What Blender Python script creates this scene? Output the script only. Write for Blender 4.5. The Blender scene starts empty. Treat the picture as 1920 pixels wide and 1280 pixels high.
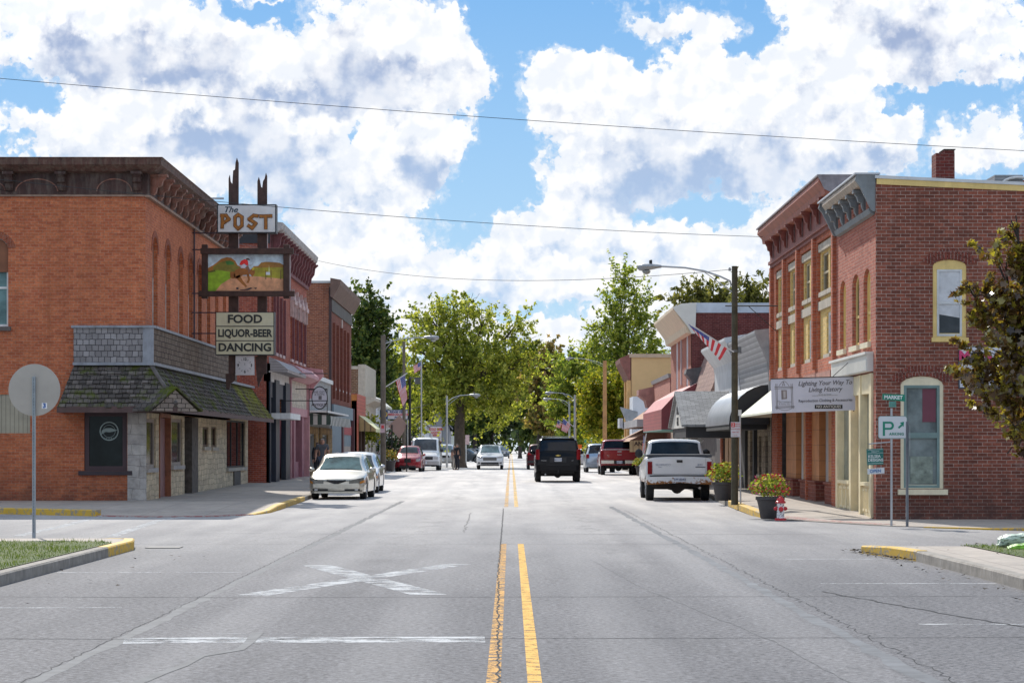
import bpy, bmesh, math, random
import numpy as np
from mathutils import Vector, Matrix, noise as mnoise
random.seed(7)
R = math.radians
FOC = 4490.0      # focal length in photo pixels
CU, CV = 958.0, 839.0   # vanishing point of the street
H = 1.62          # eye height
scn = bpy.context.scene
COL = scn.collection

def P(u, v, Y): return Vector(((u-CU)/FOC*Y, Y, H-(v-CV)/FOC*Y))
def XU(u, Y): return (u-CU)/FOC*Y
def ZV(v, Y): return H-(v-CV)/FOC*Y
def sst(a, b, x):
    t = min(1, max(0, (x-a)/(b-a))); return t*t*(3-2*t)
def g(Y): return 0.14*sst(72, 108, Y)

# ---------------------------------------------------------------- materials
MATS = {}
class NT:
    def __init__(s, nt): s.nt = nt
    def n(s, t, **kw):
        nd = s.nt.nodes.new(t)
        for k, v in kw.items():
            if k.startswith('_'): setattr(nd, k[1:], v)
        return nd
    def l(s, a, b): s.nt.links.new(a, b)
    def math(s, op, a, b=None, clamp=False, c=None):
        nd = s.nt.nodes.new('ShaderNodeMath'); nd.operation = op; nd.use_clamp = clamp
        for i, x in enumerate((a, b, c)):
            if x is None: continue
            if isinstance(x, (int, float)): nd.inputs[i].default_value = x
            else: s.l(x, nd.inputs[i])
        return nd.outputs[0]
    def mix(s, f, a, b, mode='MIX'):
        nd = s.nt.nodes.new('ShaderNodeMix'); nd.data_type = 'RGBA'; nd.blend_type = mode; nd.clamp_factor = True
        for idx, x in ((0, f), (6, a), (7, b)):
            if isinstance(x, (int, float)): nd.inputs[idx].default_value = x
            elif isinstance(x, (tuple, list)): nd.inputs[idx].default_value = (*x, 1) if len(x) == 3 else x
            else: s.l(x, nd.inputs[idx])
        return nd.outputs[2]
    def noise(s, vec, scale, detail=4, rough=.55, out=0, **kw):
        nd = s.nt.nodes.new('ShaderNodeTexNoise')
        nd.inputs['Scale'].default_value = scale; nd.inputs['Detail'].default_value = detail
        nd.inputs['Roughness'].default_value = rough
        for k, v in kw.items(): nd.inputs[k].default_value = v
        if vec is not None: s.l(vec, nd.inputs['Vector'])
        return nd.outputs[out]
    def mapr(s, x, a, b, c=0, d=1, smooth=False):
        nd = s.nt.nodes.new('ShaderNodeMapRange'); nd.clamp = True
        if smooth: nd.interpolation_type = 'SMOOTHSTEP'
        s.l(x, nd.inputs[0])
        for i, v in enumerate((a, b, c, d)): nd.inputs[i+1].default_value = v
        return nd.outputs[0]
    def scalev(s, vec, sc):
        nd = s.nt.nodes.new('ShaderNodeMapping'); s.l(vec, nd.inputs[0]); nd.inputs['Scale'].default_value = sc
        return nd.outputs[0]

def newmat(name):
    m = bpy.data.materials.new(name); m.use_nodes = True
    nt = m.node_tree; nt.nodes.clear()
    T = NT(nt)
    out = nt.nodes.new('ShaderNodeOutputMaterial')
    b = nt.nodes.new('ShaderNodeBsdfPrincipled'); T.l(b.outputs[0], out.inputs[0])
    T.out = out; T.b = b
    T.uv = nt.nodes.new('ShaderNodeTexCoord').outputs['UV']
    T.geo = nt.nodes.new('ShaderNodeNewGeometry').outputs['Position']
    return m, T
def setb(T, **kw):
    for k, v in kw.items():
        k = k.replace('_', ' ')
        if isinstance(v, (tuple, list)) and len(v) == 3: v = (*v, 1)
        T.b.inputs[k].default_value = v
def bump(T, h, strength=.3, dist=.01):
    nd = T.nt.nodes.new('ShaderNodeBump'); nd.inputs['Strength'].default_value = strength
    nd.inputs['Distance'].default_value = dist; T.l(h, nd.inputs['Height']); T.l(nd.outputs[0], T.b.inputs['Normal'])

def paint(col, rough=.6, var=.25, scale=1.2, metal=0, grime=.0, spec=.5, coat=0, bmp=0, grimecol=(.08, .06, .04)):
    key = ('p', col, rough, var, scale, metal, grime, spec, coat, bmp)
    if key in MATS: return MATS[key]
    m, T = newmat('paint')
    n = T.noise(T.geo, scale, 6, .6)
    f = T.mapr(n, .3, .7)
    c1 = tuple(x*(1-var) for x in col); c2 = tuple(min(1, x*(1+var*.6)) for x in col)
    c = T.mix(f, c1, c2)
    if grime:
        n2 = T.noise(T.scalev(T.geo, (5, 5, .8)), 1.6, 6, .7)
        c = T.mix(T.math('MULTIPLY', T.mapr(n2, .45, .75), grime), c, grimecol)
    T.l(c, T.b.inputs['Base Color'])
    setb(T, Roughness=rough, Metallic=metal, Specular_IOR_Level=spec, Coat_Weight=coat, Coat_Roughness=.05)
    if bmp: bump(T, T.noise(T.geo, 25, 5, .6), .5, bmp)
    MATS[key] = m; return m

def brick(c1, c2, mortar, bw=.215, rh=.079, ms=.011, stain=.35, staincol=(.06, .035, .03), lowdark=0, tint=None, rough=.9):
    key = ('b', c1, c2, mortar, bw, rh, ms, stain, lowdark, tint)
    if key in MATS: return MATS[key]
    m, T = newmat('brick')
    bt = T.n('ShaderNodeTexBrick'); T.l(T.uv, bt.inputs['Vector'])
    bt.inputs['Scale'].default_value = 1; bt.inputs['Brick Width'].default_value = bw; bt.inputs['Row Height'].default_value = rh
    bt.inputs['Mortar Size'].default_value = ms*.5; bt.inputs['Mortar Smooth'].default_value = .15; bt.inputs['Bias'].default_value = -.1
    bt.inputs['Color1'].default_value = (*c1, 1); bt.inputs['Color2'].default_value = (*c2, 1); bt.inputs['Mortar'].default_value = (*mortar, 1)
    # a second, coarser brick layer keeps clusters of darker courses
    nb = T.noise(T.scalev(T.uv, (2.2, 9, 1)), 1.0, 5, .7)
    c = T.mix(T.math('MULTIPLY', T.mapr(nb, .48, .72), .55), bt.outputs['Color'], tuple(x*.42 for x in c1))
    nl = T.noise(T.uv, .35, 5, .6)
    c = T.mix(T.mapr(nl, .35, .68, 0, stain), c, staincol)
    nf = T.noise(T.uv, 14, 3, .6)
    c = T.mix(.5, c, T.mix(T.mapr(nf, .3, .7), (.5, .5, .5), (1.35, 1.3, 1.25)), 'MULTIPLY')
    nm = T.noise(T.uv, 1.1, 6, .75)
    c = T.mix(T.mapr(nm, .62, .8, 0, .35), c, mortar)
    sk = T.noise(T.scalev(T.uv, (2.6, .22, 1)), 1.0, 5, .7)
    c = T.mix(T.mapr(sk, .52, .72, 0, .42), c, tuple(x*.38 for x in c1)); c = T.mix(T.mapr(sk, .28, .42, .22, 0), c, tuple(min(1, x*1.5+.06) for x in c1))
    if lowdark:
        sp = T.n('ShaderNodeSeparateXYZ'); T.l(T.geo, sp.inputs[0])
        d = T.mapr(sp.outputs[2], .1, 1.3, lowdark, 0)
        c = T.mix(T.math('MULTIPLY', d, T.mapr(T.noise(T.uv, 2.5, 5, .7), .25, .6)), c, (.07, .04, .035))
    T.l(c, T.b.inputs['Base Color']); setb(T, Roughness=rough, Specular_IOR_Level=.25)
    bump(T, T.math('SUBTRACT', T.math('MULTIPLY', nf, .3), bt.outputs['Fac']), .6, .006)
    MATS[key] = m; return m

def glass(col=(.02, .025, .03), rough=.06, var=.4, spec=.16):
    key = ('g', col, rough, var)
    if key in MATS: return MATS[key]
    m, T = newmat('window_glass')
    n = T.noise(T.geo, 1.7, 4, .6)
    T.l(T.mix(T.mapr(n, .35, .65), tuple(x*(1-var) for x in col), tuple(x*(1+var) for x in col)), T.b.inputs['Base Color'])
    setb(T, Roughness=rough, Specular_IOR_Level=spec)
    MATS[key] = m; return m

def lines(col, gap, period, width=.12, axis=1, rough=.6, var=.2, metal=0, soft=False):
    """painted boards / corrugation: dark line each period along UV axis"""
    key = ('l', col, gap, period, width, axis, rough, metal, soft)
    if key in MATS: return MATS[key]
    m, T = newmat('boards')
    sp = T.n('ShaderNodeSeparateXYZ'); T.l(T.uv, sp.inputs[0])
    q = T.math('FRACT', T.math('DIVIDE', sp.outputs[axis], period))
    f = T.mapr(q, 0, width if not soft else 1, 1, 0)
    n = T.noise(T.uv, 1.5, 5, .65)
    base = T.mix(T.mapr(n, .3, .7), tuple(x*(1-var) for x in col), tuple(min(1, x*(1+var)) for x in col))
    T.l(T.mix(f, base, gap), T.b.inputs['Base Color']); setb(T, Roughness=rough, Metallic=metal)
    bump(T, q, .5, period*.1)
    MATS[key] = m; return m

def shingles(c1, c2, bw=.16, rh=.14, moss=0, mosscol=(.11, .14, .02), gap=(.02, .018, .015), rough=.9):
    key = ('s', c1, c2, bw, rh, moss, mosscol)
    if key in MATS: return MATS[key]
    m, T = newmat('shingles')
    bt = T.n('ShaderNodeTexBrick')
    w = T.n('ShaderNodeVectorMath', _operation='ADD'); T.l(T.uv, w.inputs[0])
    nz = T.noise(T.uv, 6, 2, .5, out=1)
    sc = T.n('ShaderNodeVectorMath', _operation='SCALE'); T.l(nz, sc.inputs[0]); sc.inputs['Scale'].default_value = .05
    T.l(sc.outputs[0], w.inputs[1]); T.l(w.outputs[0], bt.inputs['Vector'])
    bt.inputs['Scale'].default_value = 1; bt.inputs['Brick Width'].default_value = bw; bt.inputs['Row Height'].default_value = rh
    bt.inputs['Mortar Size'].default_value = .009; bt.inputs['Mortar Smooth'].default_value = .3
    bt.inputs['Color1'].default_value = (*c1, 1); bt.inputs['Color2'].default_value = (*c2, 1); bt.inputs['Mortar'].default_value = (*gap, 1)
    c = bt.outputs['Color']
    n = T.noise(T.uv, 3, 6, .7); c = T.mix(T.mapr(n, .5, .75, 0, .6), c, tuple(x*.35 for x in c1))
    if moss:
        n2 = T.noise(T.geo, 1.1, 7, .7); c = T.mix(T.mapr(n2, .62-.3*moss, .72-.25*moss), c, T.mix(T.noise(T.geo, 9, 4), mosscol, tuple(x*.3 for x in mosscol)))
    T.l(c, T.b.inputs['Base Color']); setb(T, Roughness=rough, Specular_IOR_Level=.2)
    bump(T, T.math('SUBTRACT', T.math('MULTIPLY', n, .4), bt.outputs['Fac']), .8, .02)
    MATS[key] = m; return m

def stone(c1, c2, mortar=(.2, .18, .15), bw=.38, rh=.16, var=.5):
    key = ('st', c1, c2, bw, rh)
    if key in MATS: return MATS[key]
    m, T = newmat('stone_veneer')
    w = T.n('ShaderNodeVectorMath', _operation='ADD'); T.l(T.uv, w.inputs[0])
    nz = T.noise(T.uv, 1.3, 2, .5, out=1)
    sc = T.n('ShaderNodeVectorMath', _operation='SCALE'); T.l(nz, sc.inputs[0]); sc.inputs['Scale'].default_value = .22
    T.l(sc.outputs[0], w.inputs[1])
    bt = T.n('ShaderNodeTexBrick'); T.l(w.outputs[0], bt.inputs['Vector'])
    bt.offset_frequency = 2; bt.squash = 1.6; bt.squash_frequency = 3
    bt.inputs['Scale'].default_value = 1; bt.inputs['Brick Width'].default_value = bw; bt.inputs['Row Height'].default_value = rh
    bt.inputs['Mortar Size'].default_value = .007; bt.inputs['Mortar Smooth'].default_value = .4
    bt.inputs['Color1'].default_value = (*c1, 1); bt.inputs['Color2'].default_value = (*c2, 1); bt.inputs['Mortar'].default_value = (*mortar, 1)
    n = T.noise(T.uv, 3, 7, .7)
    c = T.mix(.7, bt.outputs['Color'], T.mix(T.mapr(n, .3, .7), (.45, .43, .4), (1.4, 1.38, 1.3)), 'MULTIPLY')
    T.l(c, T.b.inputs['Base Color']); setb(T, Roughness=.9, Specular_IOR_Level=.2)
    bump(T, T.math('SUBTRACT', n, bt.outputs['Fac']), .7, .02)
    MATS[key] = m; return m

def asphalt():
    m, T = newmat('asphalt')
    n1 = T.noise(T.geo, 17, 5, .85)
    n2 = T.noise(T.scalev(T.geo, (1.1, .22, 1)), .55, 6, .65)
    n3 = T.noise(T.scalev(T.geo, (1.7, .05, 1)), .8, 4, .5)
    c = T.mix(T.mapr(n1, .40, .61), (.040, .040, .045), (.20, .197, .208))
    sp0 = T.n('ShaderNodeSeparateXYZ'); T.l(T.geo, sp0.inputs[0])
    c = T.mix(T.mapr(sp0.outputs[1], 26, 88, 0, .95), c, (.56, .535, .51))  # lighter with distance: brightness of the sunlit far road put into the colour
    sp = T.mapr(T.noise(T.geo, 55, 2, .5), .62, .7)
    c = T.mix(T.math('MULTIPLY', sp, .5), c, (.22, .22, .23))
    c = T.mix(.8, c, T.mix(T.mapr(n2, .32, .7), (.72, .72, .74), (1.22, 1.2, 1.18)), 'MULTIPLY')
    c = T.mix(.6, c, T.mix(T.mapr(n3, .35, .65), (.8, .8, .82), (1.15, 1.14, 1.12)), 'MULTIPLY')
    # polished wheel paths and dark drips between them
    wx = T.math('ABSOLUTE', T.math('SUBTRACT', T.math('ABSOLUTE', T.math('SUBTRACT', sp0.outputs[0], 0)), 1.75))
    path = T.mapr(T.math('ABSOLUTE', T.math('SUBTRACT', wx, .8)), .1, .45, 1, 0, smooth=True)
    c = T.mix(T.math('MULTIPLY', path, .16), c, (.33, .32, .315))
    oil = T.math('MULTIPLY', T.mapr(wx, .1, .5, 1, 0), T.mapr(T.noise(T.scalev(T.geo, (1, .3, 1)), 2.2, 5, .7), .5, .72))
    c = T.mix(T.math('MULTIPLY', oil, .45), c, (.05, .05, .052))
    st_ = T.mapr(T.noise(T.geo, 1.7, 6, .75), .66, .78); c = T.mix(T.math('MULTIPLY', st_, .55), c, (.055, .052, .05))
    # fine random cracking
    vo = T.n('ShaderNodeTexVoronoi', _feature='DISTANCE_TO_EDGE'); vo.inputs['Scale'].default_value = .42
    wv = T.n('ShaderNodeVectorMath', _operation='ADD'); T.l(T.geo, wv.inputs[0])
    T.l(T.noise(T.geo, 1.4, 4, .6, out=1), wv.inputs[1]); T.l(wv.outputs[0], vo.inputs['Vector'])
    cr = T.math('MULTIPLY', T.mapr(vo.outputs[0], 0, .008, 1, 0), T.mapr(T.noise(T.geo, .16, 3), .5, .62))
    c = T.mix(T.math('MULTIPLY', cr, .7), c, (.05, .05, .055))
    T.l(c, T.b.inputs['Base Color']); setb(T, Roughness=.85, Specular_IOR_Level=.24)
    bump(T, n1, .3, .004)
    return m

def worn(col, amount=.4, under=None, rough=.7, scale=5, stretch=(1, 1, 1)):
    """road paint with real holes worn through it"""
    key = ('w', col, amount, scale, stretch)
    if key in MATS: return MATS[key]
    m, T = newmat('worn_road_paint')
    n = T.noise(T.scalev(T.geo, stretch), scale, 8, .78)
    n2 = T.noise(T.geo, 60, 4, .7)
    a = T.mapr(T.math('ADD', n, T.math('MULTIPLY', n2, .25)), .42+amount*.35, .52+amount*.35)
    T.l(T.mix(T.noise(T.geo, 3, 4), tuple(x*.75 for x in col), col), T.b.inputs['Base Color'])
    T.l(a, T.b.inputs['Alpha']); setb(T, Roughness=.9, Specular_IOR_Level=.15)
    MATS[key] = m; return m

def concrete(col=(.42, .38, .33), joint=1.5, rough=.85):
    key = ('c', col, joint)
    if key in MATS: return MATS[key]
    m, T = newmat('concrete')
    n = T.noise(T.geo, 3, 7, .7); n0 = T.noise(T.geo, .5, 4, .6)
    c = T.mix(T.mapr(n, .3, .7), tuple(x*.78 for x in col), tuple(x*1.12 for x in col))
    c = T.mix(.7, c, T.mix(T.mapr(n0, .3, .7), (.75, .75, .77), (1.15, 1.12, 1.1)), 'MULTIPLY')
    if joint:
        sp = T.n('ShaderNodeSeparateXYZ'); T.l(T.geo, sp.inputs[0])
        for ax in (0, 1):
            q = T.math('FRACT', T.math('DIVIDE', T.math('ADD', sp.outputs[ax], 100.3), joint))
            c = T.mix(T.mapr(q, 0, .03/joint, .75, 0), c, (.12, .11, .1))
    T.l(c, T.b.inputs['Base Color']); setb(T, Roughness=rough, Specular_IOR_Level=.3)
    bump(T, n, .3, .006)
    MATS[key] = m; return m

def leafmat(name, dark, mid, light, trans=.45, rough=.5, spec=.3):
    m, T = newmat(name)
    at = T.n('ShaderNodeAttribute', _attribute_name='tint')
    n = T.noise(T.geo, .8, 4, .6)
    f = T.math('ADD', T.math('MULTIPLY', at.outputs['Fac'], .6), T.math('MULTIPLY', n, .5))
    c = T.mix(T.mapr(f, .2, .5), dark, mid); c = T.mix(T.mapr(f, .5, .85), c, light)
    T.l(c, T.b.inputs['Base Color']); setb(T, Roughness=rough, Specular_IOR_Level=spec)
    tr = T.n('ShaderNodeBsdfTranslucent'); T.l(T.mix(1, c, (1.35, 1.3, .6), 'MULTIPLY'), tr.inputs[0])
    mx = T.n('ShaderNodeMixShader'); mx.inputs[0].default_value = trans
    T.l(T.b.outputs[0], mx.inputs[1]); T.l(tr.outputs[0], mx.inputs[2]); T.l(mx.outputs[0], T.out.inputs[0])
    return m

def carpaint(col, metal=.5, rough=.28, dirt=.15):
    key = ('car', col, metal, rough)
    if key in MATS: return MATS[key]
    m, T = newmat('car_paint')
    sp = T.n('ShaderNodeSeparateXYZ'); T.l(T.geo, sp.inputs[0])
    if max(col) < .1: dirt *= .3
    n = T.noise(T.geo, 4, 5, .7)
    d = T.math('MULTIPLY', T.mapr(sp.outputs[2], .3, .9, 1, .15), T.mapr(n, .4, .7, 0, dirt*2))
    T.l(T.mix(d, col, (.16, .14, .12)), T.b.inputs['Base Color'])
    setb(T, Metallic=metal, Roughness=rough, Coat_Weight=.08 if max(col) < .1 else .7, Coat_Roughness=.04, Specular_IOR_Level=.12 if max(col) < .1 else .5)
    MATS[key] = m; return m

# ---------------------------------------------------------------- objects
def tag(o, label=None, cat=None, group=None, kind=None):
    if label: o['label'] = label
    if cat: o['category'] = cat
    if group: o['group'] = group
    if kind: o['kind'] = kind
    return o
def thing(name, label, cat, loc=(0, 0, 0), rz=0, group=None):
    o = bpy.data.objects.new(name, None); COL.objects.link(o)
    o.location = loc; o.rotation_euler = (0, 0, rz); o.empty_display_size = .2
    return tag(o, label, cat, group)
def rootloc(p):
    while p.parent: p = p.parent
    return p.location.copy()
def copy_tree(o, parent=None):
    c = o.copy(); COL.objects.link(c)
    if parent: c.parent = parent
    for ch in list(o.children): copy_tree(ch, c)
    return c

APART = {'edge_trim', 'awning_side', 'cornice_end', 'dark_pier', 'awning_end', 'shopfront_pilaster', 'timber_post', 'pier', 'storefront_column', 'timber_post', 'green_post', 'eye'}
class MB:
    def __init__(s): s.v = []; s.f = []; s.m = []; s.uv = None
    def poly(s, pts, m=0):
        i = len(s.v); s.v += [tuple(p) for p in pts]; s.f.append(tuple(range(i, i+len(pts)))); s.m.append(m)
    def box(s, x0, x1, y0, y1, z0, z1, m=0):
        x0, x1 = min(x0, x1), max(x0, x1); y0, y1 = min(y0, y1), max(y0, y1); z0, z1 = min(z0, z1), max(z0, z1)
        i = len(s.v)
        s.v += [(x, y, z) for z in (z0, z1) for y in (y0, y1) for x in (x0, x1)]
        for q in ((0, 2, 3, 1), (4, 5, 7, 6), (0, 1, 5, 4), (2, 6, 7, 3), (0, 4, 6, 2), (1, 3, 7, 5)):
            s.f.append(tuple(i+k for k in q)); s.m.append(m)
    def obox(s, o, ax, ay, az, m=0):
        """box at corner o with edge vectors"""
        i = len(s.v); o, ax, ay, az = map(Vector, (o, ax, ay, az))
        s.v += [tuple(o+a*ax+b*ay+c*az) for c in (0, 1) for b in (0, 1) for a in (0, 1)]
        for q in ((0, 2, 3, 1), (4, 5, 7, 6), (0, 1, 5, 4), (2, 6, 7, 3), (0, 4, 6, 2), (1, 3, 7, 5)):
            s.f.append(tuple(i+k for k in q)); s.m.append(m)
    def prism(s, pts, vec, m=0, mside=None):
        n = len(pts); i = len(s.v); vec = Vector(vec)
        s.v += [tuple(p) for p in pts] + [tuple(Vector(p)+vec) for p in pts]
        s.f.append(tuple(i+k for k in range(n))); s.m.append(m)
        s.f.append(tuple(i+n+k for k in reversed(range(n)))); s.m.append(m)
        for k in range(n):
            k2 = (k+1) % n; s.f.append((i+k, i+n+k, i+n+k2, i+k2)); s.m.append(m if mside is None else mside)
    def tube(s, pts, r, n=8, m=0, cap=True):
        pts = [Vector(p) for p in pts]; rr = r if isinstance(r, (list, tuple)) else [r]*len(pts)
        i0 = len(s.v)
        for k, p in enumerate(pts):
            d = (pts[min(k+1, len(pts)-1)]-pts[max(k-1, 0)]).normalized()
            up = Vector((0, 0, 1)) if abs(d.z) < .9 else Vector((1, 0, 0))
            a = d.cross(up).normalized(); b = a.cross(d)
            for j in range(n):
                t = 2*math.pi*j/n; s.v.append(tuple(p+rr[k]*(math.cos(t)*a+math.sin(t)*b)))
        for k in range(len(pts)-1):
            for j in range(n):
                j2 = (j+1) % n; a = i0+k*n
                s.f.append((a+j, a+j2, a+n+j2, a+n+j)); s.m.append(m)
        if cap:
            s.f.append(tuple(i0+j for j in reversed(range(n)))); s.m.append(m)
            a = i0+(len(pts)-1)*n; s.f.append(tuple(a+j for j in range(n))); s.m.append(m)
    def lathe(s, c, prof, n=16, m=0, axis='z'):
        c = Vector(c); i0 = len(s.v)
        for r_, h_ in prof:
            for j in range(n):
                t = 2*math.pi*j/n; a, b = r_*math.cos(t), r_*math.sin(t)
                o = {'z': (a, b, h_), 'y': (a, h_, b), 'x': (h_, a, b)}[axis]
                s.v.append(tuple(c+Vector(o)))
        for k in range(len(prof)-1):
            for j in range(n):
                j2 = (j+1) % n; a = i0+k*n
                s.f.append((a+j, a+j2, a+n+j2, a+n+j)); s.m.append(m)
        s.f.append(tuple(i0+j for j in reversed(range(n)))); s.m.append(m)
        a = i0+(len(prof)-1)*n; s.f.append(tuple(a+j for j in range(n))); s.m.append(m)
    def grid(s, rows, m=0):
        i0 = len(s.v); w = len(rows[0])
        for r_ in rows: s.v += [tuple(p) for p in r_]
        for k in range(len(rows)-1):
            for j in range(w-1):
                a = i0+k*w+j; s.f.append((a, a+1, a+w+1, a+w)); s.m.append(m)
    def build(s, name, mat, parent=None, smooth=False, bevel=0, fixn=True, keep=False):
        if name in APART and not keep:
            up = list(range(len(s.v)))
            def find(i):
                while up[i] != i: i = up[i]
                return i
            for f in s.f:
                for q in f[1:]: up[find(q)] = find(f[0])
            comp = {}
            for f, m_ in zip(s.f, s.m): comp.setdefault(find(f[0]), []).append((f, m_))
            out = None
            for fs_ in comp.values():
                mb = MB(); ix = {}
                for f, m_ in fs_:
                    for q in f:
                        if q not in ix: ix[q] = len(mb.v); mb.v.append(s.v[q])
                    mb.f.append(tuple(ix[q] for q in f)); mb.m.append(m_)
                o = mb.build(name, mat, parent, smooth, bevel, fixn, True); out = out or o
            return out
        keep = False
        me = bpy.data.meshes.new(name)
        off = rootloc(parent) if parent else Vector((0, 0, 0))
        if keep: off = Vector((0, 0, 0))
        me.from_pydata([(a-off.x, b-off.y, c-off.z) for a, b, c in s.v], [], s.f)
        for mm in (mat if isinstance(mat, (list, tuple)) else [mat]): me.materials.append(mm)
        me.polygons.foreach_set('material_index', s.m)
        if fixn:
            bm = bmesh.new(); bm.from_mesh(me)
            if smooth: bmesh.ops.remove_doubles(bm, verts=bm.verts, dist=1e-4)
            bmesh.ops.recalc_face_normals(bm, faces=bm.faces); bm.to_mesh(me); bm.free()
        uvl = me.uv_layers.new(name='UVMap')
        n = len(me.loops)
        if n:
            co = np.empty(len(me.vertices)*3); me.vertices.foreach_get('co', co); co = co.reshape(-1, 3)+np.array(off)
            li = np.empty(n, dtype=np.int64); me.loops.foreach_get('vertex_index', li)
            pn = np.empty(len(me.polygons)*3); me.polygons.foreach_get('normal', pn); pn = np.abs(pn.reshape(-1, 3))
            lt = np.empty(len(me.polygons), dtype=np.int64); me.polygons.foreach_get('loop_total', lt)
            ln = np.repeat(pn, lt, axis=0); c = co[li]
            uv = np.empty((n, 2))
            isz = (ln[:, 2] > .85); isx = (ln[:, 0] >= ln[:, 1]) & ~isz; isy = ~isz & ~isx
            uv[isz] = c[isz][:, :2]; uv[isx] = c[isx][:, 1:3]; uv[isy] = c[isy][:, [0, 2]]
            uvl.data.foreach_set('uv', uv.ravel())
        if smooth:
            me.polygons.foreach_set('use_smooth', [True]*len(me.polygons))
            try: me.set_sharp_from_angle(angle=R(40))
            except Exception: pass
        me.update()
        o = bpy.data.objects.new(name, me); COL.objects.link(o)
        if parent: o.parent = parent
        if bevel:
            md = o.modifiers.new('Bevel', 'BEVEL'); md.width = bevel; md.segments = 2; md.limit_method = 'ANGLE'
        return o

class F:
    """a wall plane: a runs along it, z is up, d comes out of it"""
    def __init__(s, o, u, n): s.o, s.u, s.n = Vector(o), Vector(u), Vector(n)
    def p(s, a, z, d=0): return s.o+s.u*a+s.n*d+Vector((0, 0, z))
    def box(s, mb, a0, a1, z0, z1, d0, d1, m=0):
        mb.obox(s.p(a0, z0, d0), s.u*(a1-a0), s.n*(d1-d0), (0, 0, z1-z0), m)
    def prism(s, mb, pts, d0, d1, m=0):
        mb.prism([s.p(a, z, d0) for a, z in pts], s.n*(d1-d0), m)
    def ring(s, mb, outer, inner, d0, d1, m=0):
        n = len(outer)
        for k in range(n):
            k2 = (k+1) % n
            s.prism(mb, [outer[k], outer[k2], inner[k2], inner[k]], d0, d1, m)
def FL(X): return F((X, 0, 0), (0, 1, 0), (1, 0, 0))
def FR(X): return F((X, 0, 0), (0, 1, 0), (-1, 0, 0))
def FF(Y): return F((0, Y, 0), (1, 0, 0), (0, -1, 0))

def arch(a0, a1, z0, z1, rise=0, n=8):
    """outline, counter-clockwise, z1 = crown"""
    if rise <= 0: return [(a0, z0), (a1, z0), (a1, z1), (a0, z1)]
    c = (a0+a1)/2; w = (a1-a0)/2
    return [(a0, z0), (a1, z0)]+[(c+w*math.cos(math.pi*k/n), z1-rise+rise*math.sin(math.pi*k/n)) for k in range(n+1)]

def wall(fr, outline, holes, name, mat, parent, depth=.22):
    """one wall with real openings and reveals"""
    bm = bmesh.new(); loops = []
    def ring(pts, d): return [bm.verts.new(fr.p(a, z, d)) for a, z in pts]
    es = []
    for pts in [outline]+holes:
        r_ = ring(pts, 0); loops.append((pts, r_))
        for k in range(len(r_)): es.append(bm.edges.new((r_[k], r_[(k+1) % len(r_)])))
    bmesh.ops.triangle_fill(bm, use_beauty=True, use_dissolve=False, edges=es, normal=fr.n)
    for f in bm.faces:
        f.normal_update()
        if f.normal.dot(fr.n) < 0: f.normal_flip()
    for pts, r_ in loops[1:]:
        b_ = ring(pts, -depth)
        for k in range(len(r_)):
            k2 = (k+1) % len(r_); bm.faces.new((r_[k], r_[k2], b_[k2], b_[k]))
    off = rootloc(parent)
    mb = MB(); mb.v = [tuple(v.co) for v in bm.verts]
    bm.verts.index_update(); mb.f = [tuple(v.index for v in f.verts) for f in bm.faces]; mb.m = [0]*len(mb.f)
    bm.free()
    return mb.build(name, mat, parent, fixn=False)

def window(fr, a0, a1, z0, z1, parent, frame_m, glass_m, rise=0, fw=.07, rec=.12, mull_v=0, mull_h=0, sill=None, sill_w=.08, name='window', head=None, label=None):
    """window part > frame mesh with panes as sub-part"""
    outer = arch(a0, a1, z0, z1, rise); inner = arch(a0+fw, a1-fw, z0+fw, z1-fw, max(0, rise-fw*.3) if rise else 0)
    mb = MB(); fr.ring(mb, outer, inner, -rec-.05, -rec)
    for k in range(mull_v):
        a = a0+(a1-a0)*(k+1)/(mull_v+1); fr.box(mb, a-.025, a+.025, z0+fw, z1-fw*1.02-rise*.1, -rec-.04, -rec-.006)
    for k in range(mull_h):
        z = z0+(z1-rise-z0)*(k+1)/(mull_h+1); fr.box(mb, a0+fw, a1-fw, z-.03, z+.03, -rec-.045, -rec-.004)
    w = mb.build(name, frame_m, parent)
    if label: w['label'] = label
    mb = MB(); mb.poly([fr.p(a, z, -rec-.035) for a, z in inner]); mb.build('pane', glass_m, w)
    if sill:
        mb = MB(); fr.box(mb, a0-sill_w, a1+sill_w, z0-.12, z0-.002, -.1, .08); mb.build('sill', sill, w)
    return w

def text(s, fr, a, z, d, size, mat, parent, name='lettering', align='CENTER', shear=0, bold=0, sx=1, ext=.006, spacing=1, rot=0):
    cu = bpy.data.curves.new(name, 'FONT'); cu.body = s; cu.size = size; cu.align_x = align; cu.align_y = 'CENTER'
    cu.shear = shear; cu.offset = bold; cu.extrude = ext; cu.space_character = spacing; cu.resolution_u = 3
    o = bpy.data.objects.new(name, cu)
    me = bpy.data.meshes.new_from_object(o)
    mb = MB(); u = fr.u
    ca, sa = math.cos(rot), math.sin(rot)
    for v in me.vertices:
        x, y, zz = v.co; x *= sx
        x, y = x*ca-y*sa, x*sa+y*ca
        mb.v.append(tuple(fr.o+u*(a+x)+Vector((0, 0, z+y))+fr.n*(d+zz)))
    mb.f = [tuple(p.vertices) for p in me.polygons]; mb.m = [0]*len(mb.f)
    bpy.data.objects.remove(o); bpy.data.curves.remove(cu); bpy.data.meshes.remove(me)
    return mb.build(name, mat, parent, fixn=False)
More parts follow.
